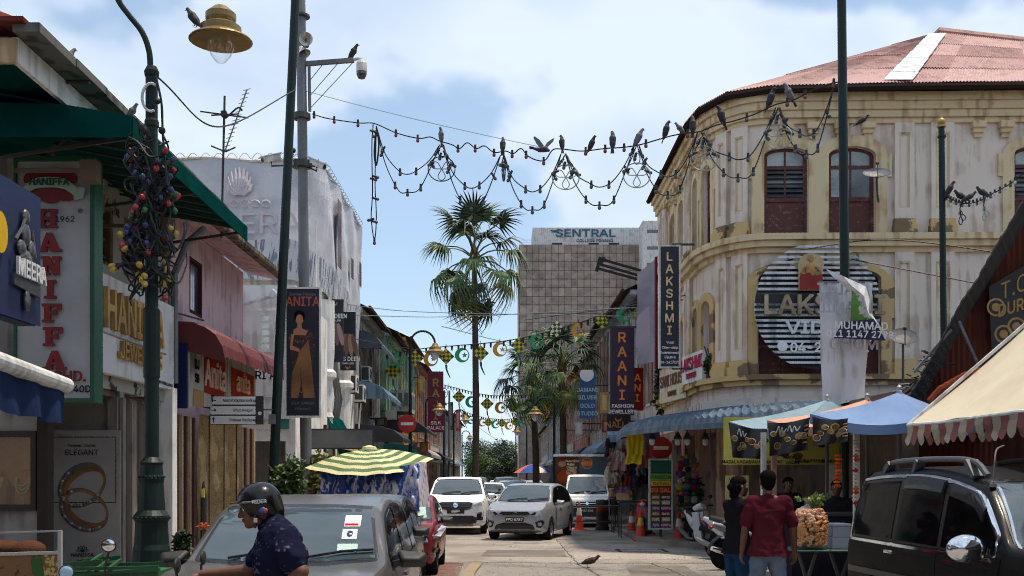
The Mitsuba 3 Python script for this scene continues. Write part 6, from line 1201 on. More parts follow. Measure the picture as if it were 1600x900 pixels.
# banners on the left
def figure_banner():
    t, f, px, s = hang('tall dark banner of a woman in a patterned sari on the left row', 446, 450, 500, 651, 23.55, NAVY, 'fashion_banner', 'banner', WHITE, .06)
    sk = mat('print_skin', (176, 124, 92), rough=.7); sari = mat('print_sari', (52, 34, 38), (150, 112, 70), 'speck', rough=.7); gold = mat('print_gold', (150, 108, 66), (112, 70, 48), 'mottle', rough=.7)
    p = lambda *a: [px(x, y) for x, y in a]
    put('lettering', M().text('ANITA', 14 / s, f, .006, True, *px(473, 478), sx=.86), col(178, 96, 80), t); lines(t, f, px, s, [('Saree House', 473, 462, 5), ('SILK  SAREES', 473, 632, 4), ('PENANG', 473, 641, 4)], col(112, 106, 116))
    put('printed_figure', M().poly(p((450, 528), (458, 514), (478, 514), (490, 522), (494, 545), (488, 570), (492, 622), (452, 622), (458, 575), (453, 548)), .003, f, .001), sari, t)
    put('printed_skin', M().poly(unary_union([affinity.scale(Point(*px(468, 498)).buffer(8 / s), .8, 1.1), Polygon(p((465, 504), (471, 504), (472, 513), (480, 517), (478, 524), (458, 523), (459, 515), (464, 512))), Polygon(p((455, 522), (460, 522), (457, 540), (468, 545), (468, 550), (453, 546)))]), .004, f, .002), sk, t)
    put('printed_hair', M().poly(affinity.scale(Point(*px(468, 494)).buffer(9 / s), .95, 1).difference(affinity.scale(Point(*px(468, 499)).buffer(7 / s), .8, 1.1)), .005, f, .003), HAIR, t)
    put('printed_drape', M().poly(p((466, 552), (482, 530), (486, 560), (492, 622), (474, 622), (470, 580)), .004, f, .002).poly(p((456, 584), (468, 552), (470, 600), (466, 622), (455, 622)), .004, f, .002), gold, t); return t
figure_banner()
for lab, x0, y0, x1, y1, D, ty in (('dark banner showing folded purple silk on the white wrapped building', 509, 467, 537, 566, 35.6, 493), ('dark banner of brown silk overlapping the purple one behind it', 531, 487, 556, 579, 36.8, 560)):
    t, f, px, s = hang(lab, x0, y0, x1, y1, D, NAVY, 'silk_banner', 'banner'); lines(t, f, px, s, [('SMS DEEN', (x0 + x1) / 2, ty + 4, 6.5, .85), ('JEWELLERS', (x0 + x1) / 2, ty + 9, 2.5)], WT)
    for k in range(4): a = x0 + 3 + k * 6; put('printed_fold', M().poly(affinity.rotate(affinity.scale(Point(*px(a + 2, (y0 + y1) / 2 + 6)).buffer(4 / s, 10), 1, 4.5), -12 + 8 * k), .003 + .001 * k, f, .001), mat(f'silk_{x0}_{k}', ((128, 104, 112), (146, 122, 128), (112, 86, 98), (154, 132, 132))[k] if x0 < 520 else ((142, 110, 92), (120, 88, 74), (156, 128, 108), (110, 80, 70))[k], rough=.6), t)
    put('crest', M().poly(Point(*px((x0 + x1) / 2, y0 + 7 if ty < 500 else y1 - 6)).buffer(4 / s).difference(Point(*px((x0 + x1) / 2, y0 + 5 if ty < 500 else y1 - 8)).buffer(3 / s)), .004, f), GOLD_MATT, t)
t, f, px, s = hang('white direction sign of three strips with arrows on the leaning pole', 327, 618, 412, 664, 21.7, DARK_METAL, 'direction_sign', 'sign', thick=.05)
for k, (y0, y1, ar) in enumerate(((619.5, 632, 'l'), (634.5, 647.5, 'r'), (650, 662.5, 'u'))):
    st_ = put('strip', M().poly(sbox(*px(329, y1), *px(399, y0)), .012, f), WT, t); c_ = px(334, (y0 + y1) / 2); a = affinity.translate(affinity.rotate(unary_union([sbox(-.05, -.009, .05, .009), Polygon([(-.06, 0), (-.02, .035), (-.01, .025), (-.035, 0), (-.01, -.025), (-.02, -.035)])]), {'l': 0, 'r': 180, 'u': -90}[ar], origin=(0, 0)), *c_); put('arrow', M().poly(a, .004, f, .012), PRINT, st_)
    put('small_print', M().text(('Masjid Kapitan Keling', 'Khoo Kongsi', 'Chinese Boutiques')[k], .055, f, .003, True, px(380 - 6 * (k == 0), 0)[0], px(0, (y0 + y1) / 2 + 2)[1], z0=.0125, sx=.85), PRINT, st_)
put('badge', M().poly(Point(*px(406, 646)).buffer(.035), .01, f), WT, t); put('bracket', M().bar(at(412, 640, 21.75), at(428, 640, 21.95), .03), DARK_METAL, t)
def no_entry(label, x, y, d, D, yb, m=POST_GREEN):
    t = thing('no_entry_sign', label, 'road sign'); s = 1700 / D; f = Fr(at(x, y, D)); r = d / s / 2
    put('disc', M().poly(Point(0, 0).buffer(r, 32), .02, f, -.02), mat('road_red', (176, 30, 36), (156, 28, 34), 'mottle', rough=.5) if 'mat_road_red' not in scene else 'mat_road_red', t); put('bar', M().poly(sbox(-.66 * r, -.16 * r, .66 * r, .16 * r), .004, f), WT, t)
    if yb: put('post', M().cyl(at(x, y, D) + V(0, .06, 0), V(at(x, y, D)[0], D + .06, .1), .04, n=8), m, t)
    return t
no_entry('red no entry sign on the left, in front of the mint green shophouse', 636, 662, 29, 45.6, False); no_entry('red no entry sign on the right above the standing sale board', 1033, 700, 35, 28, True, GREY_METAL)
t, f, px, s = hang('standing sale board with crowded coloured price print below the right no entry sign', 1015, 718, 1050, 826, 27.6, mat('board_black', (38, 34, 36), rough=.6), 'sale_board', 'sign', mat('pale_trim', (170, 186, 176), rough=.6), .06)
for y0, y1, c_ in ((721, 738, (52, 96, 84)), (740, 750, (110, 160, 70)), (751, 759, (196, 176, 60)), (760, 770, (150, 40, 36))): put('printed_band', M().poly(sbox(*px(1017, y1), *px(1048, y0)), .003, f, .001), col(*c_), t)
lines(t, f, px, s, [('BIG SALE', 1033, 769, 6.5, 1.0)], col(214, 140, 60)); lines(t, f, px, s, [('PAKEEZA', 1033, 748, 5), ('FESTIVAL', 1033, 757.5, 4)], col(40, 60, 40)); r = np.random.default_rng(5)
for j in range(6):
    for i in range(2): x0, y0 = 1018 + i * 16, 773 + j * 8.7; put('printed_tile', M().poly(sbox(*px(x0, y0 + 7), *px(x0 + 13, y0)), .003, f, .001), col(*[(150, 92, 44), (128, 60, 84), (160, 120, 60), (120, 44, 40), (96, 84, 110), (170, 150, 110)][(i * 3 + j * 2) % 6]), t); put('printed_price', M().text(('50%', 'RM10', 'SARI', 'RM25', '70%', 'KURTA')[(i + j * 2) % 6], 3.4 / s, f, .003, True, *px(x0 + 6.5, y0 + 5.5), z0=.0045), WT, t)
put('leg', M().bar(at(1032, 827, 27.65), at(1032, 838, 27.65), .06), BLACK, t)
t = thing('side_sign', 'grey double street name board behind the striped parasol', 'sign'); put('board', M().poly(sbox(0, 0, 1.75, .5), .05, Fr(at(483, 700, 30))), mat('board_grey', (96, 98, 98), (72, 74, 74), 'mottle', rough=.6), t); put('edge', M().poly(sbox(-.03, -.03, 1.78, .53).difference(sbox(0.02, .02, 1.73, .48)), .07, Fr(at(483, 700, 30.02))), BLACK, t); put('post', M().cyl(at(508, 664, 30.05), at(508, 850, 30.05), .05), BLACK, t)
t, f, px, s = hang('dark arched shop sign with white lettering behind the striped parasol', 538, 676, 572, 706, 41, BLACK, 'arched_sign'); lines(t, f, px, s, [('SMS DEEN', 555, 699, 8, .85)], WT)
for k, (x, y, w, h, D, c_, nm) in enumerate(((884, 588, 9, 46, 60, (150, 60, 60), 'dark pink'), (893, 600, 8, 40, 54, (170, 170, 176), 'pale grey'), (868, 606, 8, 34, 72, (60, 84, 120), 'slate blue'), (857, 612, 7, 40, 82, (186, 172, 150), 'cream'), (848, 622, 6, 30, 92, (150, 44, 44), 'brick red'), (938, 612, 13, 34, 44, (196, 150, 60), 'mustard'), (940, 656, 14, 20, 41, (120, 34, 40), 'wine red'), (898, 660, 12, 20, 50, (204, 200, 190), 'off white'), (877, 670, 9, 20, 60, (44, 66, 60), 'bottle green'), (653, 588, 10, 26, 66, (206, 160, 50), 'yellow'), (700, 628, 8, 44, 90, (60, 60, 66), 'charcoal'), (712, 640, 7, 34, 105, (170, 60, 56), 'coral red'), (602, 640, 18, 16, 50, (190, 186, 176), 'ivory'), (585, 652, 20, 14, 46, (84, 60, 50), 'chocolate brown'), (655, 690, 14, 18, 58, (176, 120, 60), 'tan'))):
    side = 'right' if x > 800 else 'left'; t, f, px, s = hang(f'small {nm} shop sign jutting out from the {side} row far down the street', x, y, x + w, y + h, D, mat(f'far_sign_{k}', c_, [int(v * .8) for v in c_], 'mottle', rough=.6)); put('bracket', M().bar(at(x + w / 2, y + 2, D + .1), V((5.5 if x > 800 else -5.6), D + .1, at(0, y + 2, D)[2]), .05), CABLE, t)
    put('print_panel', M().poly(sbox(*px(x + w * .25, y + h * .85), *px(x + w * .75, y + h * .15)), .01, f), col(*[min(225, int(v * .5 + 100)) for v in c_]), t)
# ================================================================ DISHES AND AERIALS
def dish(label, x, y, r, D, d, mt, pole_=None):
    t = thing('satellite_dish', label, 'satellite dish'); d = unit(d); a = unit(np.cross(V(0, 0, 1), d)); R = np.stack([a, np.cross(d, a), d], 1); c_ = at(x, y, D)
    put('dish', M().lathe([(.01, 0), (r * .5, r * .07), (r * .85, r * .2), (r, r * .28), (r * .99, r * .24), (r * .5, r * .03), (.01, -.03)], c_, 24, R=R), mt, t); put('feed_arm', M().tube([c_ - R[:, 1] * r * .9 + d * .1 * r, c_ + d * r * .95], .012, 5).ball(c_ + d * r * .95, .04, 1), DARK_METAL, t)
    put('mount', M().tube(pole_ or [c_ - d * .03, c_ - d * .12 + V(.05, .1, -.25), c_ + V(.14, .3, -.5)], .022, 6), DARK_METAL, t)
dish('grey satellite dish beside the second upper window of the corner building', 1370, 275, .3, 24.0, (-.15, -.6, .95), mat('dish_grey', (104, 110, 118), (84, 90, 98), 'mottle', rough=.5)); q = at(1411, 535, 20.6); dish('dark mesh satellite dish on a pole behind the blue parasol', 1411, 530, .26, 20.6, (-.1, -.62, .7), mat('dish_mesh', (70, 76, 84), (52, 58, 64), 'grain', rough=.6), [q, q - V(0, 0, 1.2)])
t = thing('roof_aerial', 'spiky television aerial on a thin mast above the green awning', 'aerial'); D = 20.5; q = lambda x, y: at(x, y, D)
put('mast', M().tube([q(346, 372), q(351, 150)], .022, 6), BLACK, t); put('boom', M().tube([q(352, 235), q(386, 140)], .014, 5), GREY_METAL, t)
for k in range(15): c_ = q(352, 235) * (1 - k / 14) + q(386, 140) * (k / 14); put('element', M().tube([c_ - V(.07, 0, .02), c_ + V(.07, 0, .02)], .007, 4), GREY_METAL, t)
for a, b in (((313, 174), (388, 184)), ((330, 180), (372, 178)), ((330, 228), (352, 237)), ((352, 237), (368, 230))): put('rod', M().tube([q(*a), q(*b)], .016, 5), DARK_METAL, t)
put('junction_box', M().box(q(350, 178), (.1, .1, .1)), BLACK, t); put('cable', M().tube(smooth_path([q(352, 185), q(362, 176), q(372, 168), q(378, 172)], 8), .018, 5), BLACK, t)
# ================================================================ BLUE AWNING AND STALLS ON THE RIGHT
t = thing('blue_awning', 'long blue corrugated awning curving round the corner building above the stalls', 'awning')
AB = mat('corrugated_blue', (66, 86, 106), (96, 108, 118), 'streak', rough=.55)
oe = smooth_path([(3.0, 28.6, 2.75), (3.1, 26.9, 2.86), (3.9, 24.9, 2.9), (4.85, 23.1, 2.9), (6.4, 21.9, 3.02), (9.0, 21.6, 3.05), (12.5, 21.6, 3.05)], 150)
ie = smooth_path([(4.9, 29.6, 3.2), (4.9, 28.0, 3.24), (4.95, 26.4, 3.26), (5.5, 25.0, 3.28), (6.6, 24.55, 3.3), (9.0, 24.5, 3.32), (12.5, 24.5, 3.32)], 150)
for k in range(0, 148, 3):
    P = []
    for j in range(4):
        o, i_ = oe[min(k + j, 149)], ie[min(k + j, 149)]; b = .06 * (j in (0, 3))
        d = o - i_; P.append([i_ + V(0, 0, b), i_ + d * .45 + V(0, 0, .08 + b), i_ + d * .72 + V(0, 0, .13 + b), i_ + d * .88 + V(0, 0, .11 + b), i_ + d * .97 + V(0, 0, .07 + b), o + V(0, 0, -.04), o + unit(d) * .01 + V(0, 0, -.16)])
    put('ribbed_sheet', M().grid(P, .006), AB, t)
put('edge_rail', M().tube(ie[::6] * .0 + (oe * .9 + ie * .1)[::6] - V(0, 0, .08), .03, 6), WHITE_METAL, t)
for k in range(6, 148, 20): put('rafter', M().bar(ie[k] - V(0, 0, .12), oe[k] - V(0, 0, .1), .05), DARK_METAL, t)
t = thing('small_blue_awning', 'small blue awning tip beside the far end of the long blue awning', 'awning'); put('cover', M().grid([[at(x, 680, 30) + V(0, .2 * k, .06 * k) for k in range(3)] for x in np.linspace(950, 985, 6)], .01).grid([[at(x, 681, 29.9), at(x + 1, 691, 29.8)] for x in np.linspace(952, 984, 6)], .01), AWS[1], t)
def pend(label, x, y, D):
    t = thing('pendant_lamp', label, 'lamp', None); c_ = at(x, y, D); put('cord', M().cyl(c_, c_ + V(0, 0, .35), .012, n=5), CABLE, t); put('shade', M().lathe([(.03, .12), (.06, .06), (.1, -.02), (.1, -.06), (.08, -.06)], c_, 12), DARK_METAL, t); put('tube', M().lathe([(.07, -.06), (.07, -.16), (.03, -.2)], c_, 10), col(196, 200, 200, .3), t)
for x, lb in ((1019, 'pendant lamp left of the right no entry sign, under the blue awning'), (1059, 'pendant lamp just right of the right no entry sign'), (1074, 'middle pendant lamp under the blue awning'), (1102, 'rightmost pendant lamp under the blue awning, by the wall')): pend(lb, x, 683, 26.5)
def umbrella(label, apex, corners, D, cm, val=.12, pole_r=.03, under=None, strip=None):
    """A square market umbrella from its apex and its four corners (metres)."""
    t = thing('market_umbrella', label, 'umbrella'); A = V(*apex); C = [V(*c) for c in corners]
    for i in range(4):
        a, b = C[i], C[(i + 1) % 4]; n = 9
        P = [[A * (1 - v) + (a * (1 - u) + b * u) * v - V(0, 0, .10 * math.sin(math.pi * u) * v * v + .05 * math.sin(math.pi * v)) for v in np.linspace(.02, 1, 7)] for u in np.linspace(0, 1, n)]
        put('panel', M().grid(P, .004), cm[i % len(cm)] if isinstance(cm, list) else cm, t)
        put('valance', M().grid([[p[-1], p[-1] - V(0, 0, val)] for p in P], .004), (cm[i % len(cm)] if isinstance(cm, list) else cm) if under is None else under, t)
    for c in C: put('rib', M().tube([A - V(0, 0, .05), (A + c) / 2 - V(0, 0, .09), c - V(0, 0, .02)], .012, 5), GREY_METAL, t)
    put('pole', M().cyl((A[0], A[1], 0), A, pole_r, n=10), GREY_METAL, t); put('finial', M().lathe([(.04, 0), (.035, .03), (.02, .04), (.035, .08), (.01, .11)], A - V(0, 0, .01), 10), col(160, 160, 160, .5), t); return t
UB = mat('umbrella_blue', (122, 146, 182), (104, 128, 168), 'mottle', rough=.8); UO = mat('umbrella_salmon', (200, 154, 134), (176, 128, 108), 'mottle', rough=.8); UP = mat('umbrella_pale_blue', (132, 154, 166), (108, 130, 142), 'mottle', rough=.8)
umbrella('bright blue square market umbrella over the snack stall', at(1405, 613, 14.6), [at(1266, 647, 13.7), at(1446, 657, 13.5), at(1545, 655, 15.6), at(1360, 650, 15.9)], 14.6, UB)
umbrella('salmon pink market umbrella left of the blue one', at(1355, 624, 16.6), [at(1199, 657, 15.4), at(1330, 656, 15.2), at(1450, 655, 17.6), at(1290, 652, 18.0)], 16.6, UO)
umbrella('pale blue market umbrella at the left end of the snack stall', at(1292, 625, 18.2), [at(1140, 659, 16.9), at(1240, 664, 16.7), at(1400, 655, 19), at(1230, 650, 19.6)], 18.2, UP)
BB = mat('black_banner', (34, 33, 35), (52, 50, 50), 'mottle', rough=.45)
def drape(label, P4, D, seed, words):
    t = thing('stall_banner', label, 'banner'); a, b, c_, d = [at(x, y, D) for x, y in P4]; g = np.random.default_rng(seed)
    G = lambda u, v: (a * (1 - u) + b * u) * (1 - v) + (d * (1 - u) + c_ * u) * v + V(0, .05 * math.sin(u * 9 + v * 3 + seed) - .02, -.03 * math.sin(u * 3.1) * (1 - v))
    put('cloth', M().grid([[G(u, v) for v in np.linspace(0, 1, 9)] for u in np.linspace(0, 1, 14)], .004), BB, t, smooth=True)
    def curve(pts, r, mt, nm): put(nm, M().tube([G(u, v) - V(0, .02, 0) for u, v in smooth_path(np.array([(x, y, 0) for x, y in pts]), 40)[:, :2]], r, 5), mt, t)
    for k in range(7):
        u, v = .1 + .125 * k, g.uniform(.3, .82); R = g.uniform(.05, .12); curve([(u + R * math.cos(q), v + R * 1.1 * math.sin(q)) for q in np.linspace(0, 6.3, 9)], .006, GOLD_MATT if k % 3 else col(170, 166, 156), 'printed_ring')
        put('printed_food', M().ball(G(u, v) - V(0, .012, 0), (.05, .01, .04), 1), col(*[(132, 104, 58), (104, 82, 50), (146, 132, 98)][k % 3]), t)
    for k, w_ in enumerate(words):
        x0 = .18 + .3 * k; curve([(x0, .3), (x0 + .06, .12), (x0 + .1, .34), (x0 + .16, .16), (x0 + .2, .32), (x0 + .28, .2)], .008, col(176, 178, 182), 'script')
    for k in range(5): put('printed_bar', M().add([G(.86, .2 + .13 * k) - V(0, .014, 0), G(.99, .2 + .13 * k) - V(0, .014, 0), G(.99, .25 + .13 * k) - V(0, .014, 0), G(.86, .25 + .13 * k) - V(0, .014, 0)], [[0, 1, 2, 3]]), GOLD_MATT, t)
drape('black printed banner under the pale blue umbrella', [(1139, 660), (1197, 670), (1196, 718), (1143, 715)], 16.65, 2, 'a'); drape('black banner with white script under the salmon umbrella', [(1199, 661), (1264, 652), (1262, 703), (1201, 713)], 15.2, 3, 'ab'); drape('black banner with gold rings under the blue umbrella', [(1267, 651), (1326, 653), (1322, 690), (1272, 697)], 13.6, 5, '')
t, f, px, s = hang('long yellow menu banner behind the black stall banners', 1130, 651, 1316, 727, 19.3, mat('banner_yellow', (200, 192, 88), (172, 164, 74), 'mottle', rough=.6), 'menu_banner', 'banner', thick=.02)
lines(t, f, px, s, [('MASALVADAI', 1150, 724, 5), ('VADAI', 1181, 724, 5), ('KARVAT', 1210, 724, 5), ('MASALA', 1238, 717, 5), ('VADAI', 1238, 725, 5), ('ENGKAYTHUNG', 1268, 723, 5), ('CURRYPUFF', 1302, 723, 4.5)], PRINT)
r = np.random.default_rng(2)
for k in range(16): x, y = r.uniform(1136, 1310), r.uniform(660, 714); put('printed_snack', M().poly(affinity.scale(Point(*px(x, y)).buffer(r.uniform(4, 8) / s, 10), 1.2, .8), .003 + .0005 * k, f, .001), col(*[(150, 158, 70), (120, 84, 44), (176, 150, 70), (70, 62, 44)][k % 4]), t)
t, f, px, s = hang('small pale yellow menu board on the wall behind the woman', 1133, 742, 1171, 786, 19.0, mat('menu_pale', (186, 180, 116), (160, 152, 100), 'mottle'), 'menu_board', 'sign', thick=.03); lines(t, f, px, s, [('VADAI', 1150, 752, 5), ('TEH', 1150, 762, 5), ('KOPI', 1150, 772, 5)], PRINT)
for x, D, lb, mt in ((1193, 16.2, 'white stall post left of the standing man', WHITE), (1209, 16.0, 'pinkish stall post just right of the white one', mat('pink_post', (180, 140, 130), (140, 108, 100), 'streak')), (1338, 14.3, 'white stall post hung with an orange garland', WHITE)):
    t = thing('stall_post', lb, 'post'); p = at(x, 745, D); put('shaft', M().span((p[0] - .035, D - .035, 0), (p[0] + .035, D + .035, 2.35)), mt, t); put('foot', M().span((p[0] - .08, D - .08, 0), (p[0] + .08, D + .08, .03)), DARK_METAL, t)
FLO = [col(206, 84, 36), col(214, 120, 46), col(196, 60, 40), col(226, 214, 196)]
def garland(label, x, y0, y1, D, cl, w=.05):
    t = thing('flower_garland', label, 'garland'); a, b = at(x, y0, D), at(x, y1, D); n = int((a[2] - b[2]) / .045); g = np.random.default_rng(int(x)); put('string', M().cyl(a, b, .006, n=4), CABLE, t)
    for k in range(n): put('flower', M().lathe([(.005, -.02), (w * .8, -.012), (w, .004), (w * .5, .02), (.005, .02)], a * (1 - k / n) + b * (k / n) + V(g.normal(0, .006), g.normal(0, .006), 0), 8), FLO[cl[k % len(cl)]], t)
garland('bright orange flower garland hanging right of the yellow banner', 1309, 712, 765, 14.1, (0, 1, 0)); garland('white and orange flower garland on the stall post behind the black people carrier', 1337, 690, 792, 14.15, (3, 3, 3, 3, 1, 0, 3, 3, 2), .045)
t = thing('snack_table', 'green topped folding table with crossed dark legs under the snack bag', 'table'); D = 13.6; q = lambda x, y, d=0: at(x, y, D + d)
put('top', M().span(q(1243, 861, -.35), q(1345, 856, .45)), mat('table_green', (62, 92, 84), (44, 66, 62), 'mottle', rough=.5), t)
for x0, x1, d in ((1246, 1276, -.3), (1276, 1246, -.3), (1296, 1330, -.3), (1330, 1296, -.3), (1246, 1276, .4), (1276, 1246, .4), (1296, 1330, .4), (1330, 1296, .4)): a = q(x0, 860, d); b = q(x1, 860, d); put('leg', M().bar((a[0], a[1], .0), (b[0], b[1], a[2]), .03), DARK_METAL, t)
put('stretcher', M().bar(q(1250, 905, -.3), q(1325, 905, -.3), .025), DARK_METAL, t)
t = thing('snack_bag', 'big clear plastic bag full of round golden puffed snacks on the folding table', 'bag'); bx0, bz0, bh = q(1266, 745)[0], q(0, 856)[2], .5; g = np.random.default_rng(8); m = M(); ico = trimesh.creation.icosphere(1)
prof = lambda z: np.interp(z, [0, .08, .3, .42, .5, .56], [.195, .215, .225, .2, .13, .05])
for k in range(520):
    z = g.uniform(.02, .47); a = g.uniform(0, 6.283); rr = prof(z) * (.93 if k < 400 else g.uniform(.2, .8)) - .012; rd = g.uniform(.022, .03)
    m.add(ico.vertices * V(rd, rd, rd * g.uniform(.7, 1)) + V(bx0 + rr * math.cos(a), D + rr * math.sin(a) * .9, bz0 + z + .01), ico.faces)
put('puffed_snacks', m, mat('puffed_snack', (206, 148, 88), (166, 104, 56), 'speck', rough=.6), t, kind='stuff', smooth=True)
put('film', M().lathe([(.05, .0)] + [(prof(z) * (1 + .03 * (k % 2)), z) for k, z in enumerate(np.linspace(.0, .5, 12))] + [(.06, .53), (.05, .56), (.09, .62)], (bx0, D, bz0 + .004), 22), 'mat_pane_clear', t, smooth=60)
m = M(); leafcloud(m, (bx0 + .06, D, bz0 + .58), (.12, .1, .09), 60, .05, 77); put('green_tie', m, mat('bag_green', (146, 166, 92), (110, 134, 66), 'leaf', rough=.5), t)
t = thing('foam_box', 'white foam boxes stacked on the folding table behind the snack bag', 'box'); a = q(1311, 856, .15)
put('box', M().span(a - V(.13, .15, 0), a + V(.09, .15, .14)), col(176, 180, 186), t); put('box', M().span(a - V(.12, .14, -.145), a + V(.1, .16, .28)), col(164, 168, 176), t); put('lid', M().span(a - V(.13, .15, -.285), a + V(.11, .17, .31)), col(186, 190, 196), t)
t = thing('leaf_bunch', 'bunch of pale green leaves lying on the stall counter', 'leaves'); m = M(); c_ = at(1288, 776, 14.6); leafcloud(m, c_, (.16, .12, .05), 40, .04, 31); c2 = at(1250, 780, 14.6); leafcloud(m, c2, (.1, .1, .04), 24, .04, 32); put('leaf_heap', m, 'mat_bag_green', t, kind='stuff')
t = thing('stall_counter', 'dark cloth covered stall counter behind the snack bag', 'counter'); a, b = at(1225, 800, 14.9), at(1345, 800, 14.9); put('cloth', M().span((a[0], 14.5, .05), (b[0], 15.2, 1.16)), mat('counter_cloth', (46, 42, 50), (30, 28, 34), 'mottle'), t); put('top', M().span((a[0] - .03, 14.45, 1.165), (b[0] + .03, 15.25, 1.2)), DARK_METAL, t)
# ================================================================ RIGHT FOREGROUND: canvas awning, rusty shed
t = thing('cream_awning', 'large cream canvas awning with red and cream scalloped valance at the right edge', 'awning'); CV = mat('cream_canvas', (206, 197, 174), (196, 184, 162), 'mottle', rough=.85); VR = mat('valance_red', (146, 98, 92), (126, 82, 78), 'mottle', rough=.85); VC = mat('valance_cream', (178, 166, 144), (152, 138, 118), 'mottle', rough=.85)
Y0, Y1 = 13.0, 7.0; lo = lambda y: V(4.85 + (13 - y) * .03, y, 2.30 + .01 * math.sin(y * 5)); hi = lambda y: V(6.75, y, 3.95)
for i in range(10):
    ya, yb = Y0 + (Y1 - Y0) * i / 10, Y0 + (Y1 - Y0) * (i + 1) / 10
    P = [[lo(y) * (1 - v) + hi(y) * v - V(0, 0, .06 * math.sin(math.pi * v) + .018 * abs(math.sin(math.pi * u)) ** .5) for v in np.linspace(0, 1, 9)] for u, y in zip(np.linspace(0, 1, 7), np.linspace(ya, yb, 7))]
    put('canvas_panel', M().grid(P, .004), CV, t)
n = 34
for i in range(n):
    ya, yb = Y0 + (Y1 - Y0) * i / n, Y0 + (Y1 - Y0) * (i + 1) / n
    P = [[lo(ya + (yb - ya) * u) + V(-.02 + .03 * math.sin(v * 4 + i) * v, 0, -v * (.2 + .06 * math.sin(math.pi * u)) + .01) for v in (0, .33, .66, 1)] for u in np.linspace(0, 1, 7)]
    put('valance_strip', M().grid(P), VR if i % 2 else VC, t)
put('end_valance', M().grid([[lo(Y0) * (1 - u) + hi(Y0) * u + V(0, .01, -.22 * v * (1 - u * .8)) for v in (0, .5, 1)] for u in np.linspace(0, .12, 4)]), VC, t)
put('front_bar', M().tube([lo(y) for y in np.linspace(Y0, Y1, 8)], .025, 8), WHITE_METAL, t); put('side_bar', M().bar(lo(Y0), hi(Y0), .035), WHITE_METAL, t)
put('folding_arm', M().tube([lo(Y0 - .1) - V(.0, 0, .03), V(5.6, 12.9, 2.5), V(6.7, 12.9, 3.2)], .03, 6), GREY_METAL, t)
S_ = thing('rusty_shed', 'rust red corrugated shed wall with ragged dark sloping roof at the right edge', 'building'); D = 15.6; q = lambda x, y, d=0: at(x, y, D + d)
xs = np.linspace(q(1436, 0)[0], 11.5, 140); top_ = np.interp(xs, [q(1436, 0)[0], q(1470, 0)[0], q(1500, 0)[0], q(1600, 0)[0], 11.5], [q(0, 600)[2], q(0, 552)[2], q(0, 498)[2], q(0, 342)[2], 9.0])
put('front_sheet', M().grid([[(x, D + .02 * (k % 2), z) for z in (0, t_)] for k, (x, t_) in enumerate(zip(xs, top_))]), CORRODED, S_)
put('side_sheet', M().grid([[(xs[0] + .02 * (k % 2), y, z) for z in (0, 3.0)] for k, y in enumerate(np.linspace(D, 20, 60))]), DARKSHOP, S_)
RD = mat('dark_roof_sheet', (42, 39, 38), (30, 28, 28), 'streak', rough=.7); g = np.random.default_rng(6)  # near-black tone puts the shade of the roof underside into the sheet
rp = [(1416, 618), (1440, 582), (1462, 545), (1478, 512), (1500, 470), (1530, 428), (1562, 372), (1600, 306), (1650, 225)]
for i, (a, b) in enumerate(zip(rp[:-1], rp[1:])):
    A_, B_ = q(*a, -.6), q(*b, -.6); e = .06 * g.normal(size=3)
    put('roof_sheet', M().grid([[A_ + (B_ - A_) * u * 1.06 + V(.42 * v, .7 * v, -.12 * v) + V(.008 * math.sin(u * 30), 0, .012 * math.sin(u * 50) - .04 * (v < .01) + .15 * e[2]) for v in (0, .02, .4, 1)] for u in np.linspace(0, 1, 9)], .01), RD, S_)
for a, b in (((1498, 502), (1526, 565)), ((1486, 515), (1428, 582))): put('brace', M().bar(q(*a, -.5), q(*b, -.5), .035), GREY_METAL, S_)
m = M()
for k in range(60): u = g.uniform(0, 1); p = q(1420 + 40 * u, 612 - 60 * u, -.5 + g.uniform(0, .5)); m.tube([p, p + V(g.normal(0, .12), 0, g.normal(-.05, .08))], .012, 4)
put('ragged_edge', m, BLACK, S_, kind='stuff')
t = thing('tile_canopy', 'small rust orange tiled hood peeping above the cream awning', 'canopy')
for k in range(5): put('tile', M().tube([at(x, y, 14.6) + V(0, .0, 0) for x, y in ((1453 + 9 * k, 628 - 7 * k), (1470 + 9 * k, 608 - 5 * k), (1495 + 9 * k, 600 - 5 * k))], .055, 8), mat('rust_tile', (132, 66, 46), (100, 50, 38), 'mottle') if 'mat_rust_tile' not in scene else 'mat_rust_tile', t)
t = thing('kitchen_banner', 'black banner with gold script hung on the rusty shed wall', 'banner'); f = Fr(q(1545, 548, -.12)); s = 1700 / (D - .12); G = lambda x, y: ((x - 1545) / s, (548 - y) / s)
put('cloth', M().poly([G(1550, 560), G(1690, 430), G(1690, 330), G(1600, 415), G(1545, 448)], .01, f, -.01), BB, t); put('lettering', M().text('T.C.R', .24, Fr(f.at(*G(1562, 470)), (1, 0, .42)), .006, False, mid=False, sx=.8).text('DURI KITCHEN', .17, Fr(f.at(*G(1558, 496)), (1, 0, .30)), .006, True, mid=False, sx=.8), col(166, 136, 84), t)
for k, (x, y) in enumerate(((1556, 480), (1568, 522), (1588, 510))): put('printed_ring', M().poly(Point(*G(x, y)).buffer(.13).difference(Point(*G(x, y)).buffer(.1)).union(Point(*G(x, y)).buffer(.06)), .004, f), GOLD_MATT, t)
put('shop_back', M().span((7.0, 6.5, 0), (7.15, 15.4, 2.6)), mat('red_back_wall', (84, 52, 46), (66, 42, 38), 'streak'), S_)
for k in range(4): put('loose_cable', M().tube(smooth_path([(6.98, 12.6 - k, 2.5), (6.9, 12.2 - k, 2.1), (6.95, 11.9 - k, 1.9), (6.9, 11.5 - k, 2.3)], 14), .012, 4), CABLE, S_)
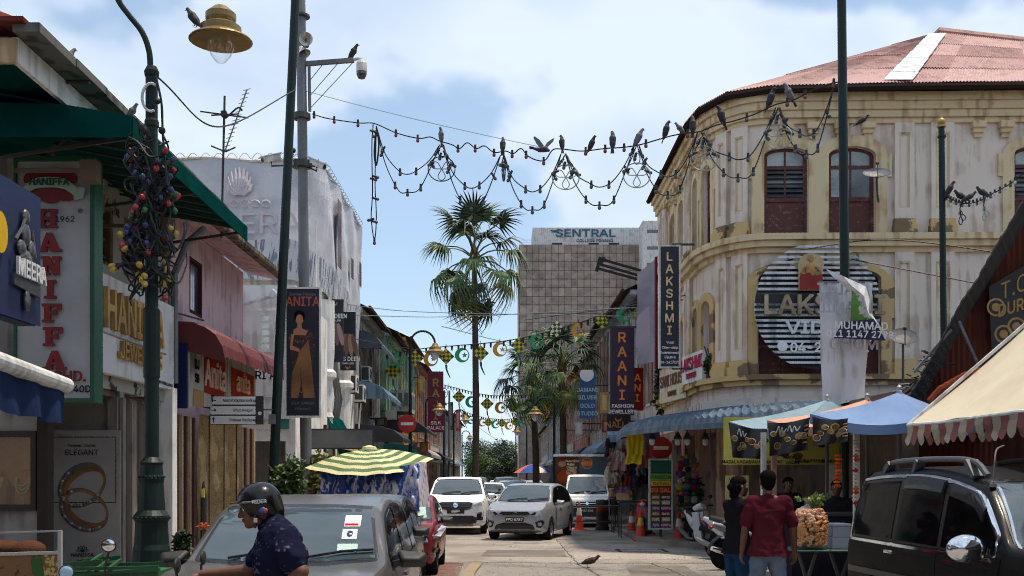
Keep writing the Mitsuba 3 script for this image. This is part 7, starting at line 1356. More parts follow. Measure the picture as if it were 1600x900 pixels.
# ================================================================ STRIPED PARASOL AND TARPAULIN ON THE LEFT
SG, SY = mat('stripe_green', (100, 124, 90), (84, 106, 76), 'mottle', rough=.85), mat('stripe_yellow', (204, 200, 160), (190, 184, 142), 'mottle', rough=.85)
t = thing('striped_parasol', 'large yellow and green striped square parasol behind the parked cars', 'umbrella'); D = 19.0; A_ = at(577, 701, D); C = [at(476, 731, 18.2), at(602, 740, 17.6), at(678, 716, 19.4), at(540, 715, 20.6)]
for i in range(4):
    a, b = C[i], C[(i + 1) % 4]; ns = 11
    for k in range(ns):
        v0, v1 = .02 + .98 * k / ns, .02 + .98 * (k + 1) / ns
        PT = lambda u, v: A_ * (1 - v) + (a * (1 - u) + b * u) * v - V(0, 0, .07 * math.sin(math.pi * u) * v + .008 * math.sin(u * 19 + i) * v - .05 * math.sin(math.pi * v))
        put('stripe', M().grid([[PT(u, v) for v in (v0, (v0 + v1) / 2, v1)] for u in np.linspace(0, 1, 15)]), SG if k % 2 else SY, t)
    put('rib', M().tube([A_ - V(0, 0, .03), (A_ + a) / 2 - V(0, 0, .02), a - V(0, 0, .03)], .014, 5), GREY_METAL, t)
put('pole', M().cyl((A_[0], A_[1], 0), A_, .03), WHITE_METAL, t); put('cap', M().lathe([(.14, -.02), (.12, .03), (.02, .06)], A_, 10), SY, t)
t = thing('blue_tarpaulin', 'blue and white patterned tarpaulin sheet hung below the striped parasol', 'tarpaulin'); TP = mat('tarp_blue', (48, 82, 160), (206, 212, 224), 'torn', rough=.35)
g = np.random.default_rng(1); P = [[at(500 + (655 - 500) * u, 731 + 6 * math.sin(u * 3) - 8 * u + v * 75, 18.4) + V(0, .09 * math.sin(u * 27 + v * 6) + .05 * math.sin(u * 61 + v * 13) + .04 * g.normal(), 0) for v in np.linspace(0, 1, 14)] for u in np.linspace(0, 1, 44)]; put('sheet', M().grid(P), TP, t, smooth=True)
P = [[at(648 + 18 * u + 6 * v, 722 + v * 70, 18.5 + .3 * u) + V(0, .05 * math.sin(u * 9 + v * 8), 0) for v in np.linspace(0, 1, 8)] for u in np.linspace(0, 1, 8)]; put('white_flap', M().grid(P), mat('tarp_white', (196, 190, 196), (160, 150, 160), 'mottle', rough=.5), t, smooth=True)
# tricolour parasol far down the street
D = 74; c_ = at(833, 727, D); t = thing('tricolour_parasol', 'red, blue and white striped parasol far down the right side of the street', 'umbrella'); PC = [col(206, 112, 96), col(64, 92, 160), col(214, 204, 190), col(64, 92, 160)]
for k in range(8): a0, a1 = k * math.pi / 4, (k + 1) * math.pi / 4; put('panel', M().grid([[c_ + V(1.35 * r * math.cos(a), 1.35 * r * math.sin(a), .1 - .62 * r ** 1.6) for r in (0.02, .35, .7, 1)] for a in np.linspace(a0, a1, 4)]), PC[k % 4], t)
put('pole', M().cyl((c_[0], D, 0), c_, .03), WHITE_METAL, t)
# ================================================================ FOOD MURAL, TABLES, GOODS, CONES
t = thing('food_mural', 'long painted food stall hoarding showing bowls of food behind the white van', 'hoarding'); D = 39; s = 1700 / D; f = Fr(at(868, 775, D)); px = lambda x, y: ((x - 868) / s, (775 - y) / s)
put('board', M().poly(sbox(0, -.7, 98 / s, 62 / s), .1, f, -.1), mat('mural_brown', (92, 62, 52), (70, 50, 44), 'mottle'), t); put('blue_part', M().poly(sbox(*px(905, 776), *px(966, 714)), .004, f), mat('mural_teal', (74, 98, 110), (92, 84, 80), 'mottle'), t)
put('roof_strip', M().span(at(866, 713, 38.6), at(941, 710, 39.4)), WHITE_METAL, t); put('hexagon', M().poly(Point(*px(917, 724)).buffer(9.5 / s, 2).difference(Point(*px(917, 724)).buffer(8 / s, 2)), .012, f).poly(sbox(*px(911, 728), *px(923, 720)), .012, f), col(206, 116, 52), t)
for (x, y, r1, c_) in ((884, 745, 13, (160, 74, 46)), (893, 738, 8, (196, 168, 140)), (878, 725, 6, (170, 130, 110)), (955, 727, 7, (190, 150, 120)), (950, 752, 13, (166, 124, 70)), (930, 760, 9, (150, 96, 60))): put('painted_dish', M().poly(affinity.scale(Point(*px(x, y)).buffer(r1 / s, 14), 1, .8).difference(affinity.scale(Point(*px(x, y)).buffer(r1 * .8 / s, 14), 1, .8)), .012, f).poly(affinity.scale(Point(*px(x, y)).buffer(r1 * .75 / s, 14), 1, .8), .008, f), col(*c_), t)
lines(t, f, px, s, [('Pasembur', 894, 722, 3.5), ('Rojak', 892, 727, 3.5), ('Cendol', 893, 732, 3.5), ('OPEN', 917, 726, 4)], col(210, 200, 180))
def cone(label, x, y, hpx, band, D=None):
    D = D or CH * F / (y - CY); s = 1700 / D; h = hpx / s; t = thing('traffic_cone', label, 'traffic cone', None); p = at(x, 745, D); X = p[0]; CR = mat('cone_red', (196, 62, 40), (168, 52, 38), 'mottle', rough=.5) if 'mat_cone_red' not in scene else 'mat_cone_red'
    put('base', M().span((X - .2, D - .2, 0), (X + .2, D + .2, .035)), CR, t); put('body', M().lathe([(.15, .035), (.145, .06), (.035, h), (.025, h + .01), (.0, h + .01)], (X, D, 0), 20), CR, t)
    r = lambda z: .145 + (.035 - .145) * (z - .06) / (h - .06) + .004; put('band', M().lathe([(r(h * .55), h * .55), (r(h * .82), h * .82), (r(h * .82) - .01, h * .82), (r(h * .55) - .01, h * .55)], (X, D, 0), 20), band, t)
WB, YB = col(206, 204, 198, .5), col(206, 176, 60, .5)
cone('orange cone with a yellow band in front of the red scooter', 1001, 845, 44, YB); cone('red cone with a white band left of the white scooter', 1061, 848, 46, WB); cone('cone with a pale band in front of the white van', 905, 824, 42, WB, 34.6); cone('small cone half hidden behind the red scooter', 987, 836, 36, WB)
def table(label, x0, x1, yt, D, d=.7, mt=DARK_METAL):
    t = thing('trestle_table', label, 'table'); a, b = at(x0, yt, D), at(x1, yt, D); put('top', M().span((a[0], D - d / 2, a[2] - .04), (b[0], D + d / 2, a[2])), mt, t)
    for x in (a[0] + .05, b[0] - .05):
        for y in (D - d / 2 + .05, D + d / 2 - .05): put('leg', M().bar((x, y, 0), (x, y, a[2] - .04), .035), DARK_METAL, t)
    put('stretcher', M().bar((a[0], D - d / 2 + .05, .3), (b[0], D - d / 2 + .05, .3), .025), DARK_METAL, t); return t
table('long low dark table standing in front of the white van', 886, 966, 790, 34); table('dark trestle table with boxes left of the red scooter', 966, 1012, 783, 30.5); table('dark trestle table at the pavement edge behind the small cone', 955, 990, 778, 33)
t = thing('barrel_bollard', 'dark round bollard between the white van and the tables', 'bollard'); p = at(941, 745, 34.6); put('shaft', M().lathe([(.22, 0), (.22, .1), (.19, .12), (.19, .82), (.21, .84), (.2, .95), (.02, .98)], (p[0], 34.6, 0), 16), BLACK, t); put('band', M().lathe([(.193, .6), (.196, .62), (.196, .7), (.193, .72)], (p[0], 34.6, 0), 16), col(150, 70, 54), t)
g = np.random.default_rng(14); GC = [col(206, 176, 150), col(150, 116, 84), col(120, 84, 62), col(176, 168, 156), col(164, 70, 70), col(84, 112, 140), col(214, 196, 190)]
boxes = [('tan carton on the trestle table by the red scooter', 975, 781, .42, .26), ('brown carton on top of the trestle table carton', 976, 770, .34, .2), ('pale carton next to the tan one on the trestle table', 992, 781, .4, .3), ('small cream box highest on the trestle table', 990, 766, .3, .16), ('dark brown box at the right end of the trestle table', 1006, 781, .24, .2), ('grey box on the far table', 962, 776, .36, .24), ('rusty red box on the far table', 976, 776, .3, .2)]
for k, (lb, x, y, w, h) in enumerate(boxes):
    D = 30.5 if k < 5 else 33; p = at(x, y, D); t = thing('goods_box', lb, 'box'); put('carton', M().box(p + V(0, 0, h / 2), (w, .4, h), rz=.1 * (k % 3 - 1)), GC[k % 4 if k != 6 else 4], t); put('flap', M().box(p + V(-w * .2, -.02, h + .012), (w * .56, .4, .014), rz=.1 * (k % 3 - 1)), GC[(k + 2) % 4], t)
def garment(label, x, y, D, w, h, c_, cat='garment'):
    t = thing('hanging_garment', label, cat); p = at(x, y, D); n = 9
    put('cloth', M().grid([[p + V((u - .5) * w * (1 + .35 * v) + .02 * math.sin(v * 7 + x), .05 * math.sin(u * 14 + x) * (.3 + v), -h * v - .02 * math.sin(u * 9)) for v in np.linspace(0, 1, 7)] for u in np.linspace(0, 1, n)], .006), c_, t, smooth=True)
    put('hanger', M().tube([p + V(-w * .45, 0, -.01), p + V(0, 0, .07), p + V(w * .45, 0, -.01)], .008, 4).tube([p + V(0, 0, .07), p + V(0, 0, .14)], .006, 4), DARK_METAL, t)
YC = mat('yellow_cloth', (206, 188, 50), (178, 158, 40), 'mottle')
garment('bright yellow cloth hanging left of the right no entry sign', 990, 678, 27.2, .3, .75, YC); garment('yellow cloth strip hanging in front of the bright yellow cloth', 998, 672, 27.0, .22, .6, YC)
gl = [('dark dress hanging at the left end of the blue awning', 958, 684, (52, 50, 60)), ('grey striped shirt hanging behind the yellow cloth', 974, 684, (150, 150, 150)), ('pink blouse among the clothes left of the sale board', 966, 706, (196, 150, 156)), ('teal dress hanging right of the yellow cloth', 1000, 712, (74, 122, 134)), ('rose red cloth bundle hanging beside the sale board', 1008, 704, (170, 84, 84)), ('cream shirt in the clothes row by the tables', 957, 728, (206, 196, 184)), ('dark blue jeans hanging over the cartons', 985, 724, (52, 60, 82)), ('lilac scarf hanging low by the cartons', 972, 742, (170, 150, 176)), ('grey shirt on a stand beside the sale board', 1004, 752, (108, 116, 116)), ('black coat hanging left of the sale board', 1010, 728, (40, 40, 44))]
gl += [(f'{n} bag hanging in the goods left of the sale board, {w} row', 958 + 8 * k + 3 * r_, 700 + 22 * r_ + 4 * (k % 2), c_) for r_, w in enumerate(('upper', 'middle', 'lower')) for k, (n, c_) in enumerate((('tan', (150, 120, 90)), ('white', (196, 190, 186)), ('red', (140, 52, 56)), ('blue', (70, 96, 130)), ('brown', (96, 66, 52)), ('grey', (120, 120, 124))))]
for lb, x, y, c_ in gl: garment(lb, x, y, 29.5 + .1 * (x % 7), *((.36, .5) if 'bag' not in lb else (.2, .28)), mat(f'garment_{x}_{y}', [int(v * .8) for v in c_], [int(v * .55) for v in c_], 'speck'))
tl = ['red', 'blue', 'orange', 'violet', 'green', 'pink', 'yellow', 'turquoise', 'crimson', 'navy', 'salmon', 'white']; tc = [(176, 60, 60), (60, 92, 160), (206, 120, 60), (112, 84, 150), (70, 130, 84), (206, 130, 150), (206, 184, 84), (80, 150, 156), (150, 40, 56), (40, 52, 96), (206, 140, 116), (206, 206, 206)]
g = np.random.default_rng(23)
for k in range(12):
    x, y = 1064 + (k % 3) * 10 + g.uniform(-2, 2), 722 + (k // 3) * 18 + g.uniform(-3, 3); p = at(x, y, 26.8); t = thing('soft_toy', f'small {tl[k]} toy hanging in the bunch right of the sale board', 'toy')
    put('body', M().ball(p - V(0, 0, .04), (.09, .08, .1), 2), col(*[int(v * .62) for v in tc[k]]), t); put('head', M().ball(p + V(0, -.02, .1), .065, 2), col(*[int(v * .62) for v in tc[(k + 5) % 12]]), t)  # toy colours darkened to carry the shade they hang in
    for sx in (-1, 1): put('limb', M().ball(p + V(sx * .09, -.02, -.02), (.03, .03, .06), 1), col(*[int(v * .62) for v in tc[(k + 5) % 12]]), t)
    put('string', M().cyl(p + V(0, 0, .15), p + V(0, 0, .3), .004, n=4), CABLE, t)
# ================================================================ STRINGS OF LIGHTS
def bulb_on(p, d, c, parent, dark=True, sz=1.0):
    S_ = np.diag([sz, sz, sz, 1.0]); b = share('bulb', BULB[c], T(np.array(frame_tw(p, (.3, .2, 1), -unit(d)).matrix) @ S_), parent); share('socket', SOCK, T(np.array(frame_tw(p, (.3, .2, 1), -unit(d)).matrix) @ S_), b)
RB = mat('bulb_dull_red', (110, 44, 48), rough=.3, coat=.6); CB = mat('bulb_clear', (60, 70, 72), rough=.2, coat=.8); WBL = mat('bulb_white', (200, 200, 196), rough=.3, coat=.6)
for c_ in (RB, CB, WBL): BULB[c_] = shape(M().lathe([(.018, -.01), (.03, -.03), (.036, -.055), (.026, -.085), (.004, -.095)], n=10), c_, True)
DD = lambda x: 24 + (18.9 - 24) * (x - 488) / (1312 - 488)
lp = lambda x, y, d=0: at(x, y, DD(x) + d)
t = thing('swag_string', 'long string of lights with swags strung across the street between two poles', 'string of lights')
main = [(488, 178), (512, 185), (560, 192), (585, 193), (620, 208), (654, 216), (672, 214), (686, 220), (706, 226), (718, 232), (730, 223), (744, 232), (757, 228), (772, 238), (790, 236), (802, 240), (814, 232), (824, 243), (838, 250), (852, 250), (864, 234), (880, 233), (910, 236), (945, 232), (975, 230), (1000, 226), (1025, 219), (1050, 212), (1072, 208), (1095, 205), (1118, 196), (1150, 188), (1180, 178), (1210, 164), (1240, 156), (1268, 142), (1300, 130), (1313, 128)]
C3 = smooth_path([lp(x, y) for x, y in main], 300); put('cable', M().tube(C3, .013, 5), CABLE, t)
put('stay_wire', M().tube(sag(at(470, 140, 24), lp(856, 232), .05, 12), .005, 4), CABLE, t)
for x in (492, 525, 558, 620, 653, 715, 742, 771, 800, 822, 850, 913, 945, 976, 1009, 1073, 1168, 1230, 1258, 1303):
    k = int(np.argmin(abs(C3[:, 0] - [lp(x, 0)[0]]))); bulb_on(C3[k], (.0, 0, -1), RB, t)
tips = [(585, 197), (690, 226), (785, 243), (880, 240), (995, 226), (1093, 207), (1215, 168), (1306, 134)]
for (x0, y0), (x1, y1) in zip(tips[:-1], tips[1:]):
    for dep, n in ((62, 3), (90, 4)):
        mx, my = (x0 + x1) / 2, max(y0, y1) + dep - 4 - abs(y1 - y0) * .4; w = (x1 - x0)
        P = smooth_path([lp(x0 + 3, y0), lp(x0 + .16 * w, y0 + (my - y0) * .52 + 4), lp(x0 + .36 * w, my - (6 if dep == 62 else 3)), lp(x0 + .5 * w, my), lp(x0 + .66 * w, my - (8 if dep == 62 else 4)), lp(x1 - .17 * w, y1 + (my - y1) * .5), lp(x1 - 3, y1)], 60); put('swag', M().tube(P, .012, 5), CABLE, t)
        for f_ in ((.14, .36, .64) if n == 3 else (.12, .3, .5, .7, .87)): q = P[int(f_ * 59)]; sgn = -1 if f_ < .3 else 1 if f_ > .7 else 0; bulb_on(q, (sgn * .6, 0, -1), CB, t)
P = smooth_path([lp(583, 194), lp(581, 230), lp(582, 300), lp(580, 340), lp(585, 375), lp(588, 340), lp(586, 290), lp(587, 235), lp(588, 198)], 60); put('drop_loop', M().tube(P, .013, 5).tube(smooth_path([lp(588, 200), lp(592, 225), lp(588, 258), lp(585, 240), lp(587, 205)], 24), .02, 5), CABLE, t)
for x, y, d in ((583, 205, 1), (588, 212, -1), (586, 276, 1), (583, 280, 1), (586, 310, 1), (580, 343, -1), (584, 346, 1), (585, 376, 0)): bulb_on(lp(x, y, -.03), (d, 0, -.3 if d else -1), CB, t)
ROPE = mat('white_rope_light', (176, 176, 166), (120, 122, 118), 'grain', rough=.5)
ml = ['first', 'second, folded flat', 'third', 'fourth', 'fifth', 'sixth']
for k, (x, y, sx, by) in enumerate(((690, 226, 1, 262), (787, 243, .12, 262), (884, 240, 1, 275), (995, 226, 1, 272), (1100, 207, 1, 246), (1216, 168, 1, 211))):
    m_ = thing('rope_motif', f'flower shaped rope light motif hanging on the swag string, {ml[k]} from the left', 'light motif'); R = 21; q = lambda a, b: lp(x + a * sx, b, -.04)
    put('ring', M().tube([q(R * math.cos(a) , by + 2 + R * .92 * math.sin(a)) for a in np.linspace(0, 6.283, 30)], .012, 5), ROPE if k > 1 else CABLE, m_)
    for a0 in (-150, -30, 90): a0 = math.radians(a0); put('petal', M().tube(smooth_path([q(0, by + 2), q(R * .62 * math.cos(a0 - .45), by + 2 + R * .62 * math.sin(a0 - .45)), q(R * .93 * math.cos(a0), by + 2 + R * .85 * math.sin(a0)), q(R * .62 * math.cos(a0 + .45), by + 2 + R * .62 * math.sin(a0 + .45)), q(0, by + 2)], 18), .010, 5), ROPE if k > 1 else GREY_METAL, m_)
    for sg in (-1, 1): put('hanger', M().tube([q(0, y), q(sg * 7, (y + by) / 2 - 4), q(sg * 15, by - 10)], .011, 5), CABLE, m_)
    put('loop', M().tube([q(5 * math.cos(a), by - 24 + 9 * math.sin(a)) for a in np.linspace(0, 6.283, 12)], .012, 5), ROPE if k > 1 else CABLE, m_)
    for a, b in ((-7, y + 12), (6, y + 14), (-16, by - 6), (17, by - 4), (-2, y + 18)): bulb_on(q(a, b), (a, 0, -8), CB, m_)
t = thing('short_light_string', 'short string of pale bulbs from the gold topped pole to the right edge', 'string of lights'); D5 = lambda x: 22 - (x - 1476) * .012
P = smooth_path([at(x, y, D5(x)) for x, y in ((1476, 306), (1490, 313), (1508, 318), (1530, 314), (1550, 303), (1580, 286), (1606, 264), (1650, 225))], 80); put('cable', M().tube(P, .012, 5), CABLE, t)
for k in range(2, 62, 3): bulb_on(P[k], (0, 0, -1), WBL if k % 2 else CB, t, sz=.8)
for k, (x, y) in enumerate(((1501, 340), (1538, 334))):
    m_ = thing('rope_motif', ('left', 'right')[k] + ' small rope flower motif hanging from the short string of pale bulbs', 'light motif'); q = lambda a, b: at(x + a, y + b, D5(x) - .05)
    for a0 in (-90, 0, 180): a0 = math.radians(a0 + 90); put('petal', M().tube(smooth_path([q(0, -4), q(5 * math.cos(a0 - .6), 8 * math.sin(a0 - .6)), q(8 * math.cos(a0), 11 * math.sin(a0)), q(5 * math.cos(a0 + .6), 8 * math.sin(a0 + .6)), q(0, -4)], 14), .011, 5), ROPE if k else DARK_METAL, m_)
    put('hanger', M().tube([q(1, -24), q(-1, -14), q(0, -4)], .012, 5), CABLE, m_)
# ================================================================ FESTIVE ORNAMENTS ACROSS THE STREET
MG, MY, KY, KG, KW = mat('tinsel_green', (24, 168, 104), (16, 120, 78), 'grain', rough=.35), mat('tinsel_gold', (214, 156, 44), (178, 122, 34), 'grain', rough=.3, metal=.2), mat('tinsel_yellow', (216, 192, 36), (180, 160, 30), 'grain', rough=.4), mat('tinsel_dark_green', (44, 74, 36), rough=.5), mat('tinsel_pale', (214, 210, 170), rough=.4)
def moon(label, p, r, m, g_):
    t = thing('moon_ornament', label, 'festive ornament', g_); f = Fr(p, (1, .12 * ((p[0] * 7) % 2 - 1), 0)); big = Point(0, 0).buffer(r, 20); cut = Point(.32 * r, 0).buffer(.72 * r, 18); star = Polygon([((.42 if k % 2 == 0 else .18) * r * math.cos(k * math.pi / 5 + .3) + .36 * r, (.42 if k % 2 == 0 else .18) * r * math.sin(k * math.pi / 5 + .3)) for k in range(10)])
    put('crescent', M().poly(big.difference(cut), .07, f, -.035), m, t); put('star', M().poly(star, .05, f, -.025), m, t); put('rim', M().poly(big.difference(Point(0, 0).buffer(.88 * r, 20)), .09, f, -.045), m, t); put('hanger', M().cyl(p + V(0, 0, r), p + V(0, 0, r * 1.5), .012, n=4), CABLE, t)
def ketupat(label, p, r, c_, g_, tail=True):
    t = thing('diamond_ornament', label, 'festive ornament', g_); f = Fr(p); n = 4
    for a, nm in ((c_, 'light_weave'), (KG, 'dark_weave')):
        m = M()
        for i in range(n):
            for j in range(n):
                if (i + j) % 2 == (nm == 'dark_weave'):
                    g = affinity.rotate(sbox(-.7 * r + i * .35 * r, -.7 * r + j * .35 * r, -.7 * r + (i + 1) * .35 * r, -.7 * r + (j + 1) * .35 * r), 45, origin=(0, 0)); m.poly(g, .08 + .02 * (i % 2), f, -.04)
        put(nm, m, a, t, kind='stuff')
    put('hanger', M().cyl(p + V(0, 0, r * .95), p + V(0, 0, r * 1.5), .012, n=4), CABLE, t)
    if tail: put('ribbon_tail', M().tube(smooth_path([p - V(0, 0, r), p - V(-.1 * r, 0, r * 1.7), p - V(-.5 * r, 0, r * 2.6)], 8), [.05, .05, .045, .04, .035, .03, .025, .02], 5), mat('tail_teal', (52, 84, 92), rough=.6) if 'mat_tail_teal' not in scene else 'mat_tail_teal', t)
ORD = 'first second third fourth fifth sixth seventh eighth ninth tenth eleventh twelfth thirteenth fourteenth fifteenth'.split()
def festive(no, row, x0, D0, x1, D1, rpx, g0, cable, sag_px):
    cols_ = {'G': MG, 'Y': MY, 'K': None, 'P': KW}
    dd = lambda x: D0 + (D1 - D0) * (x - x0) / (x1 - x0)
    t = thing('festive_cable', f'{no} row of small bulbs strung over the street above the festive ornaments', 'string of lights')
    P = smooth_path([at(x, y, dd(x)) for x, y in cable], 90); put('cable', M().tube(P, .02, 4), CABLE, t); m = M()
    for k in range(1, 89, 2): m.tube([P[k], P[k] - V(0, 0, .2)], [.05, .035], 5)
    put('small_bulbs', m, CABLE, t, kind='stuff')
    for k, (x, y, c_) in enumerate(row):
        p = at(x, y, dd(x)); r = rpx * dd(x) / F; cn = {'G': 'green', 'Y': 'gold', 'K': 'yellow and green', 'P': 'pale'}[c_]; ps = f'{ORD[k]} from the left in the {no} row'
        if c_ in 'GY': moon(f'{cn} crescent and star ornament, {ps}', p, r, cols_[c_], None)
        else: ketupat(f'{cn} woven diamond ornament, {ps}', p, r * 1.15, KY if c_ == 'K' else KW, None, c_ == 'K')
festive('nearest', [(614, 580, 'K'), (624, 562, 'G'), (649, 560, 'K'), (673, 561, 'Y'), (697, 557, 'K'), (722, 555, 'G'), (751, 552, 'K'), (781, 546, 'Y'), (811, 539, 'K'), (838, 534, 'G'), (870, 514, 'P'), (904, 516, 'Y'), (941, 501, 'K'), (975, 492, 'G'), (1012, 480, 'K')], 614, 50, 1012, 33, 11.2, None, [(600, 556), (650, 546), (700, 541), (750, 537), (800, 531), (850, 520), (900, 506), (950, 488), (1000, 470), (1030, 460)], 0)
festive('second', [(691, 614, 'Y'), (717, 620, 'K'), (736, 628, 'G'), (761, 631, 'K'), (782, 637, 'Y'), (801, 635, 'K'), (821, 637, 'G'), (857, 635, 'Y'), (883, 627, 'K')], 691, 74, 883, 62, 9, None, [(680, 598), (720, 608), (760, 617), (800, 618), (850, 615), (900, 606)], 0)
festive('third', [(726, 650, 'K'), (735, 656, 'G'), (753, 660, 'Y'), (763, 660, 'K'), (774, 663, 'G'), (784, 661, 'K'), (795, 665, 'Y'), (805, 659, 'K'), (815, 662, 'G'), (828, 653, 'K'), (840, 652, 'Y'), (851, 650, 'K'), (864, 644, 'G')], 726, 100, 864, 92, 6.5, None, [(718, 640), (750, 651), (780, 655), (810, 653), (840, 645), (870, 637)], 0)
# overhead cables
wr = [('cable across the left sky between lamp post and leaning pole', (243, 118, 12.1), (345, 198, 18), (462, 140, 22)), ('upper telephone cable over the street to the left row', (500, 470, 36), (650, 487, 44), (1010, 495, 33)), ('second telephone cable over the street', (480, 490, 36), (700, 495, 44), (1040, 478, 30)),
      ('slanting cable from the street to the round slatted sign', (820, 500, 44), (1040, 468, 30), (1240, 405, 24.3)), ('second slanting cable ending at the round slatted sign', (830, 520, 46), (1060, 470, 30), (1255, 398, 24.3)), ('cable running right across the corner building front', (1250, 390, 24.0), (1400, 375, 23.5), (1660, 410, 22)), ('dark cable crossing the pilasters of the corner building', (1330, 405, 24), (1450, 428, 23.4), (1640, 465, 22)),
      ('cable along the left row beside the silk banners', (500, 520, 36), (640, 545, 46), (720, 560, 70)), ('thin cable high over the far street', (690, 510, 60), (800, 535, 70), (950, 512, 34)), ('wire drooping from the far left poles', (700, 600, 84), (740, 660, 100), (780, 690, 130)), ('low wire across the far street', (715, 690, 130), (770, 700, 130), (830, 690, 120))]
for k, (lb, a, b, c_) in enumerate(wr): t = thing('overhead_cable', lb, 'cable'); put('wire', M().tube(smooth_path([at(*a), at(*b), at(*c_)], 40), .014 if k < 8 else .02, 4), CABLE if k not in (1, 2) else GREY_METAL, t)
# ================================================================ PIGEONS
PG = [mat('pigeon_slate', (58, 60, 68), (34, 35, 40), 'grain', rough=.7), mat('pigeon_dark', (40, 40, 46), (26, 26, 30), 'grain', rough=.7), mat('pigeon_pale', (118, 116, 118), (70, 70, 76), 'grain', rough=.7), mat('pigeon_brown', (62, 44, 38), (40, 30, 28), 'grain', rough=.7)]
PF = mat('pigeon_leg', (150, 84, 80), rough=.7)
def bird_mesh(up=70, head=0.0):
    """Body, neck and head in one skin; perched, breast along +x tilted up by up degrees."""
    u = math.radians(up); ax = V(math.cos(u), 0, math.sin(u)); c_ = V(0, 0, .115); S = lambda p, r: m3.Manifold.sphere(r, 24).translate(tuple(map(float, p)))
    ch = c_ + ax * .045; be = c_ - ax * .05; ta = c_ - ax * .13 + V(-.01, 0, -.01); nk = ch + ax * .055 + V(.02 * (1 - up / 90), 0, .025); hd = nk + V(.018 + .01 * math.cos(head), .02 * math.sin(head), .035)
    H = lambda a, ra, b, rb: m3.Manifold.batch_hull([S(a, ra), S(b, rb)]); b = H(ch, .058, be, .052) + H(be, .05, ta, .02) + H(ch, .05, nk, .03) + H(nk, .028, hd, .026); bk = hd + V(.045 * math.cos(head), .045 * math.sin(head), -.008)
    b = b + m3.Manifold.batch_hull([S(hd, .012), S(bk, .004)]); b = b.refine_to_length(.012).to_mesh(); t = trimesh.Trimesh(b.vert_properties[:, :3], b.tri_verts); trimesh.smoothing.filter_taubin(t, iterations=8)
    w = M(); sd = V(0, 1, 0); bkd = np.cross(ax, sd)
    for sg in (-1, 1): a = ch + sd * sg * .045 - bkd * .0; w.grid([[a + (be - a) * v * 1.0 + (ta - be) * max(0, v - .7) * 3.0 * .9 + sd * sg * (.022 * math.sin(math.pi * min(v * 1.1, 1)) - .025 * v) + np.cross(sd, ax) * (k * .045) * (1 - .5 * v) for k in (-1, -.3, .4, 1)] for v in np.linspace(0, 1, 8)], .006)
    tl = M().grid([[ta + (ta - be) * v * .9 + sd * k * (.022 + .012 * v) for k in (-1, 0, 1)] for v in (-.4, 0, .5, 1)], .006)
    lg = M(); fy = be - ax * .0
    for sg in (-1, 1): f0 = V(fy[0] + .01, sg * .022, .07); lg.tube([f0, V(f0[0], sg * .022, .0)], .006, 5).tube([V(f0[0] - .015, sg * .022, .003), V(f0[0] + .03, sg * .022, .003)], .005, 4)
    return t, w.mesh(), tl.mesh(), lg.mesh(), hd
BM = {}
def pigeon(label, p, face, up=70, head=0.0, c_=0, s_=1.0, legs=True):
    s_ *= .86
    k = (up, head, c_)
    if k not in BM: b = bird_mesh(up, head); BM[k] = (shape(b[0], PG[c_], True), shape(b[1], PG[1 if c_ != 1 else 0], 40), shape(b[2], PG[1], 40), shape(b[3], PF))
    t = thing('pigeon', label, 'pigeon'); A = np.eye(4); x = unit(V(face[0], face[1], 0)); A[:3, 0], A[:3, 1], A[:3, 2], A[:3, 3] = x * s_, V(-x[1], x[0], 0) * s_, V(0, 0, s_), p
    for n, d in zip(('body', 'wing', 'tail', 'legs'), BM[k]): share(n, d, T(A), t)
L1, R1, AW_, TO = (-1, -.3), (1, -.3), (.2, 1), (-.2, -1)
for lb, x, y, fc, up, c_, sc in (('pigeon on the swag string above the first rope motif', 690, 219, TO, 78, 2, 1.15), ('pigeon on the swag string above the folded rope motif', 785, 236, (.3, 1), 80, 0, 1.2), ('pigeon right of the flying one on the swag string', 879, 234, (-.2, 1), 80, 1, 1.15), ('pigeon leaning right on the string, second after the flying one', 926, 236, R1, 66, 1, 1.15), ('tall pale backed pigeon on the string, third after the flying one', 959, 232, AW_, 84, 0, 1.35), ('pigeon with pale wing above the fourth rope motif', 997, 227, R1, 62, 2, 1.3), ('upright dark pigeon left of the crouching one', 1041, 216, R1, 76, 1, 1.25), ('small crouching pigeon between two upright ones on the string', 1064, 211, L1, 40, 2, .95), ('upright dark pigeon right of the crouching one', 1083, 208, AW_, 82, 1, 1.3), ('dark pigeon on the string against the eaves', 1128, 196, L1, 70, 1, 1.35), ('dark pigeon above the rightmost rope motif', 1202, 168, R1, 72, 1, 1.35), ('grey pigeon right of the dark one above the rightmost motif', 1234, 155, L1, 60, 2, 1.3)):
    k = int(np.argmin(abs(C3[:, 0] - [lp(x, 0)[0]]))); pigeon(lb, C3[k] + V(0, 0, .0), fc, up, 0.6 if x % 2 else -.4, c_, sc)
pigeon('pigeon on the roof gutter of the jewellery shop', V(at(106, 82, 13)[0], 13.0, 6.6), (1, .5), 55, .5, 2, .95); pigeon('pigeon at the corner of the green awning', at(205, 186, 12.95), R1, 45, 0, 2, .8); pigeon('pigeon sitting on top of the tall white hanging sign', at(86, 243, 13.95), R1, 20, .2, 0, 1.05); pigeon('dark pigeon on the edge of the gold lamp shade', at(303, 42, 11.9), (-1, .4), 50, 0, 1, .95); pigeon('dark pigeon on the lamp post collar above the bulbs', at(225, 214, 11.85), L1, 50, 0, 1, .85); pigeon('black pigeon at the end of the camera arm', at(551, 92, 24), R1, 55, .3, 1, 1.35)
